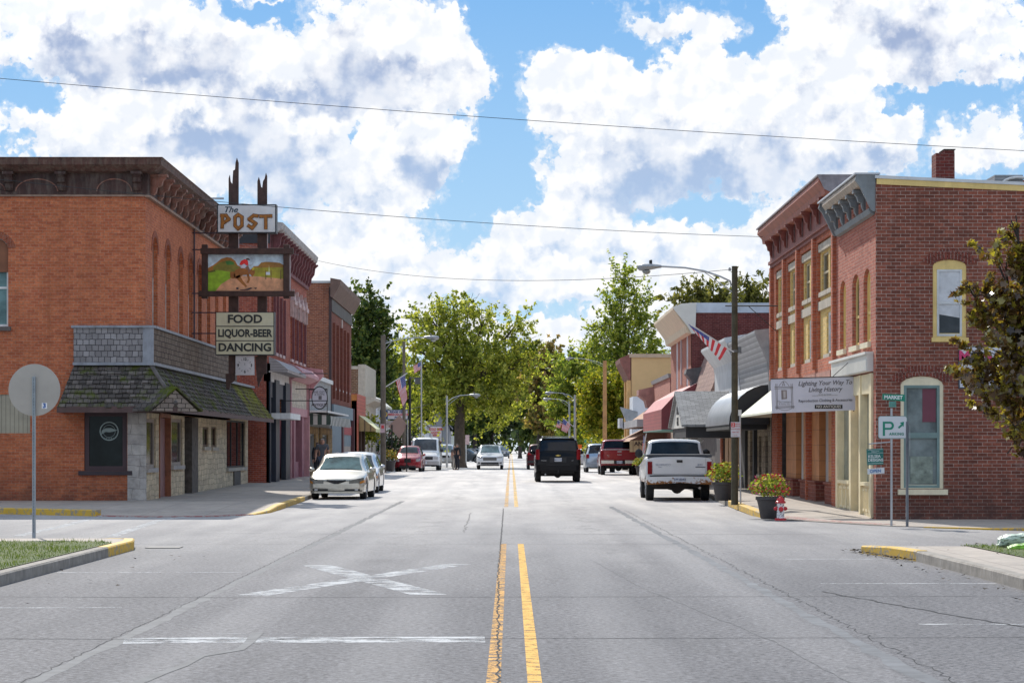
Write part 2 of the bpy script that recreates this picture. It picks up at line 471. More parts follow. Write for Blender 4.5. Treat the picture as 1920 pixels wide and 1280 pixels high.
# ---------------------------------------------------------------- camera, sun, sky
cam = bpy.data.cameras.new('camera'); camo = bpy.data.objects.new('camera', cam); COL.objects.link(camo)
camo.location = (0, 0, H); camo.rotation_euler = (R(90), 0, 0)
cam.sensor_width = 36; cam.lens = FOC/1920*36; cam.shift_x = (960-CU)/1920; cam.shift_y = (CV-640)/1920
cam.clip_start = .5; cam.clip_end = 6000
scn.camera = camo
scn.render.resolution_x = 1024; scn.render.resolution_y = 682
scn.view_settings.view_transform = 'Standard'; scn.view_settings.look = 'None'; scn.view_settings.exposure = 0
scn.cycles.max_bounces = 6; scn.cycles.transparent_max_bounces = 12; scn.cycles.use_denoising = True

SD = Vector((-.34, 1.24, 1.0)).normalized()        # towards the sun: ahead, a little to the left
sun = bpy.data.lights.new('sun', 'SUN'); sun.energy = 5.0; sun.angle = R(.53); sun.color = (1, .955, .88)
suno = bpy.data.objects.new('sun', sun); COL.objects.link(suno)
suno.rotation_euler = SD.to_track_quat('Z', 'Y').to_euler(); suno.location = (-30, 120, 90)

w = bpy.data.worlds.new('World'); scn.world = w; w.use_nodes = True
nt = w.node_tree; nt.nodes.clear(); T = NT(nt)
outw = nt.nodes.new('ShaderNodeOutputWorld'); bg = nt.nodes.new('ShaderNodeBackground'); T.l(bg.outputs[0], outw.inputs[0])
STR = .13
bg.inputs[1].default_value = STR
sky = nt.nodes.new('ShaderNodeTexSky'); sky.sky_type = 'NISHITA'; sky.sun_disc = False
sky.sun_elevation = math.asin(SD.z); sky.sun_rotation = math.atan2(SD.x, SD.y)
sky.air_density = 1; sky.dust_density = .4; sky.ozone_density = 3
vec = nt.nodes.new('ShaderNodeTexCoord').outputs['Generated']
sp = nt.nodes.new('ShaderNodeSeparateXYZ'); T.l(vec, sp.inputs[0])
az = T.math('MULTIPLY', T.math('ARCTAN2', sp.outputs[0], sp.outputs[1]), 44.9)
el = T.math('MULTIPLY', T.math('ARCSINE', sp.outputs[2]), 44.9)
cm = nt.nodes.new('ShaderNodeCombineXYZ'); T.l(az, cm.inputs[0]); T.l(el, cm.inputs[1])
pv0 = cm.outputs[0]
def dome(px, py): return ((px-CU)/100*.985, (CV-py)/100*.99)
def noise2(scale, detail, rough, out=0):
    nd = nt.nodes.new('ShaderNodeTexNoise'); nd.noise_dimensions = '2D'; nd.inputs['Scale'].default_value = scale
    nd.inputs['Detail'].default_value = detail; nd.inputs['Roughness'].default_value = rough; T.l(pv0, nd.inputs['Vector']); return nd.outputs[out]
def noise_off(scale, detail, rough, off):
    m_ = nt.nodes.new('ShaderNodeVectorMath'); T.l(pv0, m_.inputs[0]); m_.inputs[1].default_value = (*off, 0)
    nd = nt.nodes.new('ShaderNodeTexNoise'); nd.noise_dimensions = '2D'; nd.inputs['Scale'].default_value = scale
    nd.inputs['Detail'].default_value = detail; nd.inputs['Roughness'].default_value = rough; T.l(m_.outputs[0], nd.inputs['Vector']); return nd.outputs[0]
# warp the coordinates so cloud outlines billow
wn = noise2(1.1, 3, .55, 1); wn2 = noise2(4.5, 3, .6, 1)
def vadd(a, b, s):
    m1 = nt.nodes.new('ShaderNodeVectorMath'); m1.operation = 'SUBTRACT'; T.l(b, m1.inputs[0]); m1.inputs[1].default_value = (.5, .5, .5)
    m2 = nt.nodes.new('ShaderNodeVectorMath'); m2.operation = 'SCALE'; T.l(m1.outputs[0], m2.inputs[0]); m2.inputs['Scale'].default_value = s
    m3 = nt.nodes.new('ShaderNodeVectorMath'); T.l(a, m3.inputs[0]); T.l(m2.outputs[0], m3.inputs[1]); return m3.outputs[0]
pv = vadd(vadd(pv0, wn, 1.1), wn2, .34)
def vm(op, a, b=None, c=None):
    nd = nt.nodes.new('ShaderNodeVectorMath'); nd.operation = op
    for i, x in enumerate((a, b, c)):
        if x is None: continue
        if isinstance(x, (tuple, list)): nd.inputs[i].default_value = x
        else: T.l(x, nd.inputs[i])
    return nd.outputs['Value'] if op == 'DOT_PRODUCT' else nd.outputs['Vector']
spv = nt.nodes.new('ShaderNodeSeparateXYZ'); T.l(pv, spv.inputs[0])
def tri(o):
    cb = nt.nodes.new('ShaderNodeCombineXYZ'); [T.l(o, cb.inputs[i]) for i in range(3)]; return cb.outputs[0]
PX, PY = tri(spv.outputs[0]), tri(spv.outputs[1])
def blobs(lst, grad=False):
    """sum of soft ellipses, three at a time"""
    acc = None; gacc = None; lst = list(lst)
    while len(lst) % 3: lst.append((0, 0, 100, 100, 0))
    for i in range(0, len(lst), 3):
        q = lst[i:i+3]; cs = [dome(x, y) for x, y, *_ in q]
        xs = vm('MULTIPLY_ADD', PX, tuple(100/e[2] for e in q), tuple(-c_[0]*100/e[2] for c_, e in zip(cs, q)))
        ys = vm('MULTIPLY_ADD', PY, tuple(100/e[3] for e in q), tuple(-c_[1]*100/e[3] for c_, e in zip(cs, q)))
        d2 = vm('MULTIPLY_ADD', ys, ys, vm('MULTIPLY', xs, xs))
        f = vm('MAXIMUM', vm('MULTIPLY_ADD', d2, (-.45,)*3, (1, 1, 1)), (0, 0, 0))
        if grad:
            g_ = vm('DOT_PRODUCT', vm('MULTIPLY', f, ys), tuple(e[4] for e in q)); gacc = g_ if gacc is None else T.math('ADD', gacc, g_)
        f = vm('DOT_PRODUCT', vm('MULTIPLY', f, f), tuple(e[4]*1.05 for e in q))
        acc = f if acc is None else T.math('ADD', acc, f)
    return (acc, gacc) if grad else acc
CL = [(150, 60, 230, 110, 1.3), (330, 120, 200, 110, 1.1), (560, 110, 190, 75, 1.1), (700, 60, 110, 90, 1), (850, 85, 85, 85, 1.2), (700, 150, 200, 60, 1),
      (820, 185, 75, 35, .9), (600, 200, 200, 60, .7), (230, 235, 150, 70, 1.1), (30, 250, 60, 60, .8), (300, 290, 260, 70, 1), (480, 240, 160, 50, .7),
      (560, 320, 180, 110, .8), (760, 300, 130, 85, 1.3), (720, 360, 90, 50, .9), (700, 460, 140, 60, 1), (640, 420, 110, 50, .5), (480, 5, 45, 12, .9),
      (1080, 165, 120, 75, 1.2), (1240, 50, 90, 38, 1), (1340, 55, 60, 30, .8), (1325, 110, 32, 40, 1), (1290, 190, 170, 80, 1.2), (1480, 170, 160, 80, 1.1),
      (1640, 90, 200, 110, 1.2), (1820, 60, 140, 110, 1.2), (1540, 20, 110, 50, .7), (1110, 250, 110, 90, .9), (1350, 290, 230, 80, 1.1), (1660, 250, 110, 65, 1.2),
      (1550, 310, 160, 50, .7), (1860, 285, 110, 60, 1.2), (1850, 150, 120, 40, .6), (1060, 400, 110, 60, 1), (1150, 340, 110, 60, .6), (960, 430, 100, 50, .8),
      (1250, 440, 110, 55, .9), (1400, 460, 110, 60, .8), (1470, 400, 55, 32, 1), (1120, 500, 200, 60, .8), (850, 520, 220, 50, .9), (620, 520, 160, 50, .8),
      (1010, 625, 280, 34, 1.4), (700, 600, 90, 30, 1.2), (1300, 600, 160, 30, 1.2), (1000, 540, 200, 26, .7), (380, 180, 60, 40, .5), (130, 100, 70, 40, .5), (250, 60, 80, 40, .5), (90, 220, 60, 30, .5), (420, 320, 60, 30, .5), (1060, 120, 60, 35, .5), (1180, 150, 60, 35, .5), (1440, 220, 70, 40, .5), (1230, 300, 70, 30, .5), (1560, 220, 60, 35, .5), (830, 250, 45, 35, .5), (900, 130, 40, 30, .4), (1330, 530, 150, 50, .8), (500, 590, 400, 80, .7), (1500, 560, 500, 120, .6)]
HO = [(40, 185, 60, 40, .9), (25, 280, 40, 18, .6), (470, 30, 70, 28, .8), (1010, 50, 130, 60, .9), (930, 170, 30, 60, .7), (950, 290, 60, 120, .9), (1180, 95, 60, 20, .6), (1390, 100, 40, 20, .6),
      (1760, 190, 150, 22, .9), (1750, 245, 30, 60, .5), (1330, 395, 110, 28, .8), (890, 370, 60, 60, .6), (660, 240, 20, 20, .8), (1440, 60, 40, 70, .6), (1020, 560, 70, 25, .4), (905, 30, 40, 40, .5)]
f1, gr1 = blobs(CL, True); f2 = blobs(HO)
fb = noise2(1.5, 7, .6); fc = noise2(7, 5, .62); fd = noise2(.8, 3, .5)
# puffs
vo = nt.nodes.new('ShaderNodeTexVoronoi'); vo.voronoi_dimensions = '2D'; vo.feature = 'SMOOTH_F1'; vo.inputs['Scale'].default_value = 2.6; vo.inputs['Smoothness'].default_value = .4
T.l(vadd(pv0, wn2, .5), vo.inputs['Vector']); puff = T.math('SUBTRACT', .55, vo.outputs['Distance'])
vo2 = nt.nodes.new('ShaderNodeTexVoronoi'); vo2.voronoi_dimensions = '2D'; vo2.feature = 'F1'; vo2.inputs['Scale'].default_value = 7; 
T.l(vadd(pv0, wn2, .3), vo2.inputs['Vector']); puff2 = T.math('SUBTRACT', .5, vo2.outputs['Distance'])
# outside the photographed window the clouds come from noise alone
r0 = nt.nodes.new('ShaderNodeVectorMath'); r0.operation = 'LENGTH'
r1 = nt.nodes.new('ShaderNodeVectorMath'); r1.operation = 'MULTIPLY'; T.l(pv0, r1.inputs[0]); r1.inputs[1].default_value = (.085, .09, 0); T.l(r1.outputs[0], r0.inputs[0])
outf = T.mapr(r0.outputs['Value'], .85, 1.25, 0, 1, smooth=True)
gen = T.mapr(T.noise(vec, 3.2, 4, .6), .40, .62, -.2, 1.3)
f2s = T.math('MULTIPLY', f2, 1.25)
fld = T.math('SUBTRACT', f1, f2s)
mixf = nt.nodes.new('ShaderNodeMix'); mixf.data_type = 'FLOAT'; T.l(outf, mixf.inputs[0]); T.l(fld, mixf.inputs[2]); T.l(gen, mixf.inputs[3]); fld = mixf.outputs[0]
fld = T.math('ADD', fld, T.math('MULTIPLY', T.math('SUBTRACT', fb, .5), .95))
fld = T.math('ADD', fld, T.math('MULTIPLY', puff, .62)); fld = T.math('ADD', fld, T.math('MULTIPLY', puff2, .30))
fld = T.math('ADD', fld, T.math('MULTIPLY', T.math('SUBTRACT', fc, .5), .45))
fld = T.math('SUBTRACT', fld, .06)
mask = T.mapr(fld, .42, .68, 0, 1, smooth=True)
thin = T.math('MULTIPLY', T.mapr(fld, .0, .5, 0, .6, smooth=True), T.mapr(noise_off(3, 6, .7, (2, 5)), .4, .62, .15, 1))
mask = T.math('MAXIMUM', mask, thin)
# grey-blue bellies
SH = [(120, 70, 60, 40, .6), (180, 120, 110, 40, 1), (250, 85, 60, 45, .7), (380, 125, 60, 60, 1), (230, 150, 130, 22, .8), (640, 90, 70, 60, 1), (680, 140, 100, 40, 1.1), (600, 195, 190, 28, .9), (230, 265, 60, 22, .6), (340, 260, 60, 40, .9),
      (480, 290, 100, 55, 1.1), (560, 350, 120, 70, 1), (770, 290, 60, 50, 1), (790, 330, 60, 40, .9), (1700, 60, 85, 45, 1.2), (1740, 95, 80, 35, 1.1), (1600, 30, 40, 30, .6), (1900, 125, 50, 20, .7), (1250, 250, 60, 30, .7),
      (1330, 320, 150, 35, 1.2), (1180, 290, 80, 45, .8), (1450, 300, 90, 45, .9), (1600, 290, 120, 30, .9), (1150, 380, 90, 40, .8), (1300, 345, 150, 20, .8), (1200, 480, 110, 24, .9), (760, 500, 100, 18, .6), (960, 520, 120, 20, .6), (1040, 185, 40, 22, .5), (1430, 490, 60, 30, .6), (420, 250, 90, 40, .9), (540, 400, 60, 50, 1), (1060, 470, 90, 24, .9), (820, 560, 120, 18, .8), (1230, 380, 120, 22, .8), (690, 520, 80, 18, .7), (1130, 560, 90, 16, .7), (930, 400, 50, 25, .7)]
sh = blobs(SH)
gsh = T.mapr(T.noise(vec, 5, 3, .6), .45, .7, 0, 1)
mx2 = nt.nodes.new('ShaderNodeMix'); mx2.data_type = 'FLOAT'; T.l(outf, mx2.inputs[0]); T.l(sh, mx2.inputs[2]); T.l(gsh, mx2.inputs[3]); sh = mx2.outputs[0]
sh = T.math('ADD', sh, T.math('MULTIPLY', T.math('SUBTRACT', noise_off(1.8, 5, .55, (3, 3)), .5), 1.3)); sh = T.math('ADD', sh, T.math('MULTIPLY', T.math('SUBTRACT', fd, .5), 1.0)); sh = T.math('SUBTRACT', sh, T.math('MULTIPLY', T.math('SUBTRACT', fc, .5), .3)); sh = T.math('SUBTRACT', sh, T.math('MULTIPLY', puff, .5)); sh = T.math('SUBTRACT', sh, T.math('MULTIPLY', puff2, .25))
shape = T.math('MULTIPLY', gr1, T.math('SUBTRACT', 1, outf)); sh = T.math('SUBTRACT', sh, T.math('MULTIPLY', shape, .62))
shd = T.mapr(sh, -.15, 1.25, 0, 1, smooth=True)
shd = T.math('MULTIPLY', shd, T.mapr(noise_off(1.25, 4, .5, (7, 1)), .36, .64, 1.1, .35, smooth=True))
k = 1/STR
rel = T.math('SUBTRACT', noise_off(1.3, 2.5, .5, (.10, -.16)), noise_off(1.3, 2.5, .5, (0, 0)))
rel = T.math('ADD', T.math('MULTIPLY', rel, 2.2), T.math('MULTIPLY', puff, .5))
shd = T.math('ADD', T.math('MULTIPLY', shd, .85), T.math('MULTIPLY', T.mapr(rel, -.1, .55, 0, 1, smooth=True), -.0))
lit = T.mix(outf, (1.04*k, 1.045*k, 1.06*k), (1.25*k, 1.25*k, 1.28*k))  # clouds out of view made brighter, added as fill for shaded walls
lit = T.mix(T.mapr(rel, -.25, .22, .42, 0, smooth=True), lit, (.70*k, .79*k, .93*k))
ccol = T.mix(shd, lit, T.mix(T.mapr(el, 3.0, 7.5), (.44*k, .62*k, .88*k), (.33*k, .43*k, .66*k)))
edge = T.mapr(fld, .4, 1.0, 0, 1); ccol = T.mix(T.math('MULTIPLY', T.math('SUBTRACT', 1, edge), .35), ccol, (.72*k, .83*k, .95*k))
# blue: the physical sky, pulled towards the deep-to-pale gradient of the day
blue = T.mix(T.mapr(el, 1.2, 8.6), (.46*k, .71*k, .93*k), (.17*k, .44*k, .84*k))
blue = T.mix(.88, sky.outputs[0], blue)
haze = T.mapr(el, 0, 2.0, .6, 0)
c = T.mix(mask, blue, ccol); c = T.mix(haze, c, (.86*k, .92*k, .97*k))
T.l(c, bg.inputs[0])
try: w.cycles.sampling_method = 'MANUAL'; w.cycles.sample_map_resolution = 512
except Exception: pass

# ---------------------------------------------------------------- ground
def sheet(name, poly, dz, mat, kind='structure', zf=None, ys=None, label=None, cat=None, xs=()):
    """flat polygon, cut so that it follows the lie of the land"""
    bm = bmesh.new(); bm.faces.new([bm.verts.new((x, y, 0)) for x, y in poly])
    ymin = min(p[1] for p in poly); ymax = max(p[1] for p in poly)
    for yc in (ys or [72, 78, 84, 90, 96, 102, 108]):
        if ymin < yc < ymax:
            bmesh.ops.bisect_plane(bm, geom=bm.verts[:]+bm.edges[:]+bm.faces[:], plane_co=(0, yc, 0), plane_no=(0, 1, 0))
    for xc in xs: bmesh.ops.bisect_plane(bm, geom=bm.verts[:]+bm.edges[:]+bm.faces[:], plane_co=(xc, 0, 0), plane_no=(1, 0, 0))
    bmesh.ops.triangulate(bm, faces=bm.faces)
    mb = MB(); bm.verts.index_update()
    zf = zf or (lambda x, y: g(y))
    mb.v = [(v.co.x, v.co.y, zf(v.co.x, v.co.y)+dz) for v in bm.verts]; mb.f = [tuple(v.index for v in f.verts) for f in bm.faces]; mb.m = [0]*len(mb.f)
    bm.free(); o = mb.build(name, mat)
    for p_ in o.data.polygons:
        if p_.normal.z < 0: o.data.flip_normals(); break
    return tag(o, label, cat, kind=kind)

grass_m, T = newmat('grass_ground')
n = T.noise(T.geo, 18, 6, .8); n2 = T.noise(T.geo, .9, 5, .6)
c = T.mix(T.mapr(n, .3, .7), (.035, .055, .012), (.12, .17, .035)); c = T.mix(T.mapr(n2, .35, .7, 0, .5), c, (.16, .15, .05))
T.l(c, T.b.inputs['Base Color']); setb(T, Roughness=.9); bump(T, n, 1, .03)
blade_m = leafmat('grass_blade', (.04, .07, .012), (.09, .15, .025), (.2, .24, .06), .35)
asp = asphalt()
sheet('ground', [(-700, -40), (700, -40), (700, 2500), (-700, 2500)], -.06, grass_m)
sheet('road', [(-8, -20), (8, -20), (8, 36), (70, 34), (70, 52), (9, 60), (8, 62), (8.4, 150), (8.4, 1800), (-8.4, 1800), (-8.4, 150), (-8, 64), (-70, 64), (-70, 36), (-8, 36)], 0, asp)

sidew = concrete((.40, .35, .30), 1.5); curbc = paint((.30, .27, .235), .9, .35, 4, grime=.5, bmp=.01); curby, _T = None, None
def chipped(col, under, amt=.5):
    m, T = newmat('chipped_paint')
    n = T.noise(T.geo, 7, 8, .75)
    T.l(T.mix(T.mapr(n, .42+amt*.2, .47+amt*.2), T.mix(T.noise(T.geo, 2.5, 4), tuple(x*.7 for x in col), col), under), T.b.inputs['Base Color']); setb(T, Roughness=.75)
    return m
curby = chipped((.72, .44, .05), (.30, .26, .2), .5)
redm = chipped((.32, .10, .08), (.33, .28, .25), .25)
YS = [20, 30, 36, 40, 46, 50, 54, 57, 60, 63, 66, 70, 72, 78, 84, 90, 96, 102, 108, 120]
def zNL(x, y): return .13*sst(41.6, 39.2, y)+.012
def zNR(x, y): return .13*sst(38.8, 35.8, y)+.012
def zFL(x, y): return g(y)+.012+.12*sst(56.5, 63, y)+.05*sst(-6.6, -10, x)*sst(60, 75, y)
def zFR(x, y): return g(y)+.012+.12*sst(53, 58, y)+.09*sst(6.3, 9, x)*sst(56, 75, y)
NLp = [(-6, -20), (-6, 30), (-6, 38.0), (-6.15, 39.0), (-6.7, 40.0), (-7.8, 40.7), (-9.5, 41), (-60, 41.3), (-60, -20)]
NRp = [(5.85, -20), (60, -20), (60, 38.6), (8, 38.5), (6.2, 38.2), (5.6, 37.6), (5.4, 36.8), (5.6, 35.6), (5.8, 34.4), (5.85, 30)]
FLp = [(-60, 60), (-12.4, 58.5), (-9.8, 56.6), (-8.4, 55.8), (-7.0, 56.2), (-6.2, 57.6), (-6.0, 59.5), (-6.1, 65), (-6.35, 74), (-6.7, 90), (-7.2, 130), (-7.6, 150), (-7.6, 1500), (-60, 1500)]
FRp = [(60, 44.6), (11, 46), (9.5, 47.4), (7.6, 49.8), (6.4, 53), (5.85, 54.6), (5.75, 57), (5.85, 61), (6.25, 73.5), (6.5, 80), (7.0, 120), (7.3, 150), (7.3, 1500), (60, 1500)]
def block(name, poly, zf, nopen):
    sheet(name, poly, 0, sidew, zf=zf, ys=YS, xs=(-10, -8, 7, 9))
block('sidewalk', NLp, zNL, 8); block('sidewalk', NRp, zNR, 8); block('sidewalk', FLp, zFL, 8); block('sidewalk', FRp, zFR, 8)
def curb(poly, zf, mat, side, name='kerb', drop=.16, wd=.15, kind='structure', lift=.004):
    """kerb stone along a polyline; side=+1 puts its body to the left of the direction of travel"""
    pts = []
    for i in range(len(poly)-1):
        a, b = Vector(poly[i]), Vector(poly[i+1]); n_ = max(1, int((b-a).length/2))
        pts += [a.lerp(b, k/n_) for k in range(n_)]
    pts.append(Vector(poly[-1])); rows = []
    for i, p_ in enumerate(pts):
        d = (pts[min(i+1, len(pts)-1)]-pts[max(0, i-1)]).normalized(); nrm = Vector((-d.y, d.x))*side
        z = zf(p_.x, p_.y)+lift; o_ = p_-nrm*.015; q = p_+nrm*wd; j = .004*math.sin(i*2.1)
        rows.append([(o_.x, o_.y, z-drop), (o_.x+nrm.x*j, o_.y, z-.02), (o_.x+nrm.x*.02, o_.y+nrm.y*.02, z), (q.x, q.y, z), (q.x, q.y, z-drop)])
    mb = MB(); mb.grid(rows); mb.poly(rows[0]); mb.poly(rows[-1]); return tag(mb.build(name, mat), kind=kind)
curb([(-6, -20), (-6, 30), (-6, 35.6)], zNL, curbc, 1); curb([(-6, 35.6)]+NLp[2:6], zNL, curby, 1, lift=.006)
curb([NLp[5], NLp[6], NLp[7]], zNL, curbc, 1)
curb([(5.85, -20), (5.85, 30), (5.8, 34.2)], zNR, curbc, -1); curb([(5.8, 34.2), (5.6, 35.6), (5.4, 36.8), (5.6, 37.6)], zNR, curby, -1, lift=.012)
curb([(-25, 59.1), (-12.4, 58.5), (-9.8, 56.6)], lambda x, y: .15, curby, 1)
curb([(-9.8, 56.6), (-8.4, 55.8), (-7.0, 56.2), (-6.2, 57.6)], lambda x, y: .02, redm, 1, drop=.05, wd=.35)
curb([(-6.2, 57.6), (-6.0, 59.5), (-6.1, 65), (-6.3, 73)], zFL, curby, 1); curb([(-6.3, 73), (-6.7, 90), (-7.2, 130), (-7.6, 150), (-7.6, 400)], zFL, curbc, 1)
curb([(30, 45.3), (11, 46), (9.5, 47.4), (8.5, 48.6)], lambda x, y: .02+.1*sst(48, 45, y), curby, 1, wd=.2)
curb([(7.6, 49.8), (6.4, 53), (5.9, 54.4)], lambda x, y: .02, redm, 1, drop=.05, wd=.4) if False else None
curb([(5.85, 54.6), (5.75, 57), (5.85, 61), (6.0, 66)], lambda x, y: zFR(x, y)+.02, curby, -1, lift=.02); curb([(6.0, 66), (6.25, 73.5), (6.5, 80), (7.0, 120), (7.3, 150), (7.3, 400)], zFR, curbc, -1)
ramp = sheet('pavement', [(5.95, 54.6), (6.5, 53.1), (7.7, 50.0), (8.1, 50.3), (7.0, 53.4), (6.4, 54.9)], .006, redm, zf=zFR, ys=YS)

# markings: thin sheets on the road
wht = worn((.56, .56, .56), .40, scale=3.6, stretch=(.6, 1.0, 1)); whtw = worn((.5, .5, .5), .62, scale=5, stretch=(.4, 1.5, 1)); yel = worn((.80, .47, .13), .27, scale=6); yelw = worn((.78, .44, .15), .42, scale=7)
seal = paint((.165, .165, .168), .85, .3, 3, spec=.26); crackm = paint((.05, .05, .053), .9, .3, spec=.12)
def strip(pts, wd, mat, name='road_marking', dz=.008, jit=0, kind='structure', step=1.2):
    fine = []
    for i in range(len(pts)-1):
        a, b = Vector(pts[i]), Vector(pts[i+1]); n_ = max(1, int((b-a).length/step)); fine += [a.lerp(b, k/n_) for k in range(n_)]
    fine.append(Vector(pts[-1])); rows = []
    for i, p_ in enumerate(fine):
        d = (fine[min(i+1, len(fine)-1)]-fine[max(0, i-1)]).normalized(); nrm = Vector((-d.y, d.x)); jj = random.uniform(-jit, jit); ww = wd/2*(1+random.uniform(-.35, .35)*(1 if jit else 0))
        a, b = p_+nrm*(ww+jj), p_-nrm*(ww-jj); rows.append([(a.x, a.y, g(a.y)+dz*.2), (b.x, b.y, g(b.y)+dz*.2)])
    mb = MB(); mb.grid(rows); o = mb.build(name, mat)
    if o.data.polygons and o.data.polygons[0].normal.z < 0: o.data.flip_normals()
    return tag(o, kind=kind)
strip([(-.12, 4), (-.125, 40.4)], .1, yelw); strip([(.165, 4), (.165, 40.4)], .1, yel)
strip([(-.13, 65.5), (-.13, 600)], .11, worn((.78, .5, .22), .4, scale=3), step=6); strip([(.15, 65.5), (.15, 600)], .11, worn((.8, .55, .24), .3, scale=3), step=6)
strip([(-3.25, 20.1), (-2.5, 20.2), (-.22, 20.25)], .6, wht); strip([(-3.4, 20.9), (-.3, 20.8)], .06, whtw)
strip([(-2.85, 26.3), (-.72, 33.4)], .36, wht, dz=.008); strip([(-2.67, 33), (-.9, 26.4)], .40, wht, dz=.012)
for yy, x0, x1 in ((24.2, -6, -3.95), (31.1, -5.9, -3.5), (37.9, -6.0, -3.6)): strip([(x0, yy), (x1, yy+.1)], .1, wht)
for yy, x0, x1 in ((22, 3.75, 5.8), (28.6, 3.7, 5.8), (34.9, 3.8, 5.3)): strip([(x0, yy), (x1, yy)], .1, wht)
strip([(-5.8, 61.2), (-.5, 61.6), (6, 60.2)], .13, whtw); strip([(-5.2, 65.2), (-.6, 65.6), (6, 63.8)], .13, whtw)
strip([(-9.05, 43.8), (-9.3, 50), (-9.75, 57.3)], .22, wht); strip([(-7.3, 43.8), (-7.6, 49), (-7.85, 53.5), (-7.35, 59), (-5.5, 61.6)], .22, wht)
strip([(-3.2, 38.2), (-.6, 38.2)], .12, whtw); strip([(-2.0, 35.2), (-.6, 35.3)], .1, whtw)
strip([(-3.3, 4), (-3.28, 74)], .12, seal, 'road_line', .005, .02, step=.5); strip([(-3.38, 4), (-3.36, 78)], .007, crackm, 'road_line', .011, .02, step=.15)
strip([(2.95, 4), (2.85, 30), (2.75, 66)], .13, paint((.15, .155, .165), .85, .3, 3, spec=.26), 'road_line', .005, .03, step=.5)
strip([(3.1, 4), (3.05, 30), (2.95, 62)], .009, crackm, 'road_line', .010, .04, step=.15)
strip([(-.02, 4), (-.16, 30), (-.2, 64)], .016, crackm, 'road_line', .013, .015, step=.12)
pass
strip([(-2.65, 16), (-2.45, 17.8), (-2.42, 18.6), (-2.2, 19.2), (-2.15, 20), (-2.2, 21)], .08, seal, 'road_line', .016, .03, step=.5)
for yy in (20.35, 26.0, 40.2): strip([(-7, yy+.1), (-3, yy-.1), (0, yy), (6, yy+.15)], .022, crackm, 'road_line', .018, .02, step=.15)
strip([(3.5, 27), (4.2, 23.5), (5.0, 20)], .025, crackm, 'road_line', .018, .03, step=.2); strip([(1.2, 34), (1.5, 28), (2.2, 20), (2.4, 15)], .008, seal, 'road_line', .015, .02, step=.3)
strip([(-1.0, 60), (-.9, 46)], .01, crackm, 'road_line', .012, .04, step=.2); strip([(-6, 45.2), (6, 44.8)], .03, crackm, 'road_line', .016, .05, step=.5)
mh = MB(); mh.box(-5.9, -5.35, 38.6, 39.1, .004, .012); tag(mh.build('drain_grate', paint((.09, .09, .09), .7)), 'dark iron drain grate beside the yellow kerb of the grass corner', 'drain')

# grass patches: soil sheet and blades
def grass(poly, zf, n, hh=.075, name='grass'):
    xs = [p_[0] for p_ in poly]; ys = [p_[1] for p_ in poly]; mb = MB(); rr = random.Random(3)
    def inside(x, y):
        c_ = False
        for i in range(len(poly)):
            (x1, y1), (x2, y2) = poly[i], poly[i-1]
            if (y1 > y) != (y2 > y) and x < (x2-x1)*(y-y1)/(y2-y1)+x1: c_ = not c_
        return c_
    k_ = 0
    while k_ < n:
        x, y = rr.uniform(min(xs), max(xs)), rr.uniform(min(ys), max(ys))
        if not inside(x, y): continue
        k_ += 1; z = zf(x, y); a = rr.uniform(0, 6.28); h_ = hh*rr.uniform(.4, 1.2)*(.7+.6*mnoise.noise(Vector((x, y, 0)))); l = rr.uniform(-.6, .6)*h_; w_ = .007
        ca, sa = math.cos(a)*w_, math.sin(a)*w_
        mb.poly([(x-ca, y-sa, z), (x+ca, y+sa, z), (x+l, y+l*.5, z+h_)])
    o = mb.build(name, blade_m, fixn=False)
    at = o.data.attributes.new('tint', 'FLOAT', 'FACE'); at.data.foreach_set('value', [rr.random() for _ in o.data.polygons])
    return tag(o, None, None, kind='stuff')
GL = [(-6.16, 20), (-6.16, 37.0), (-6.4, 37.6), (-13, 37.8), (-13, 20)]
GR = [(7.0, 20), (16, 20), (16, 37.2), (7.2, 37.2), (6.85, 36.7)]
sheet('grass', GL, .012, grass_m, zf=zNL, ys=YS); sheet('grass', GR, .012, grass_m, zf=zNR, ys=YS)
tag(grass(GL, zNL, 34000, name='lawn'), 'short green grass on the corner around the round sign post', 'grass'); tag(grass(GR, zNR, 22000, name='lawn'), 'thin green grass beside the right sidewalk', 'grass')
tag(grass([(-11, 40.2), (-9.2, 40.3), (-9.4, 40.9), (-11, 41)], lambda x, y: .05, 700, .1, 'lawn'), 'small grass tuft at the sidewalk edge opposite the tavern', 'grass')
mb = MB(); rr = random.Random(5)
for i in range(240):
    if i < 150: t = rr.random(); x, y = 5.45+rr.gauss(-.12, .1)+.3*t, 37.4-3.4*t
    elif i < 190: x, y = 5.55+rr.uniform(-.4, .2), rr.uniform(24, 36)
    else: x, y = rr.choice((rr.uniform(-6.0, -4.3), rr.uniform(5.9, 9))), rr.uniform(24, 37)
    z = (zNR(x, y) if x > 5.8 else g(y))+.02; a = rr.uniform(0, 6.28); r_ = rr.uniform(.02, .05)
    mb.poly([(x+r_*math.cos(a+k_*2.1), y+r_*math.sin(a+k_*2.1), z+rr.uniform(0, .03)) for k_ in range(3)])
tag(mb.build('fallen_leaves', paint((.045, .03, .02), .9, .5, 9), fixn=False), 'dark fallen leaves along the kerb by the plastic bags', 'leaves', kind='stuff')
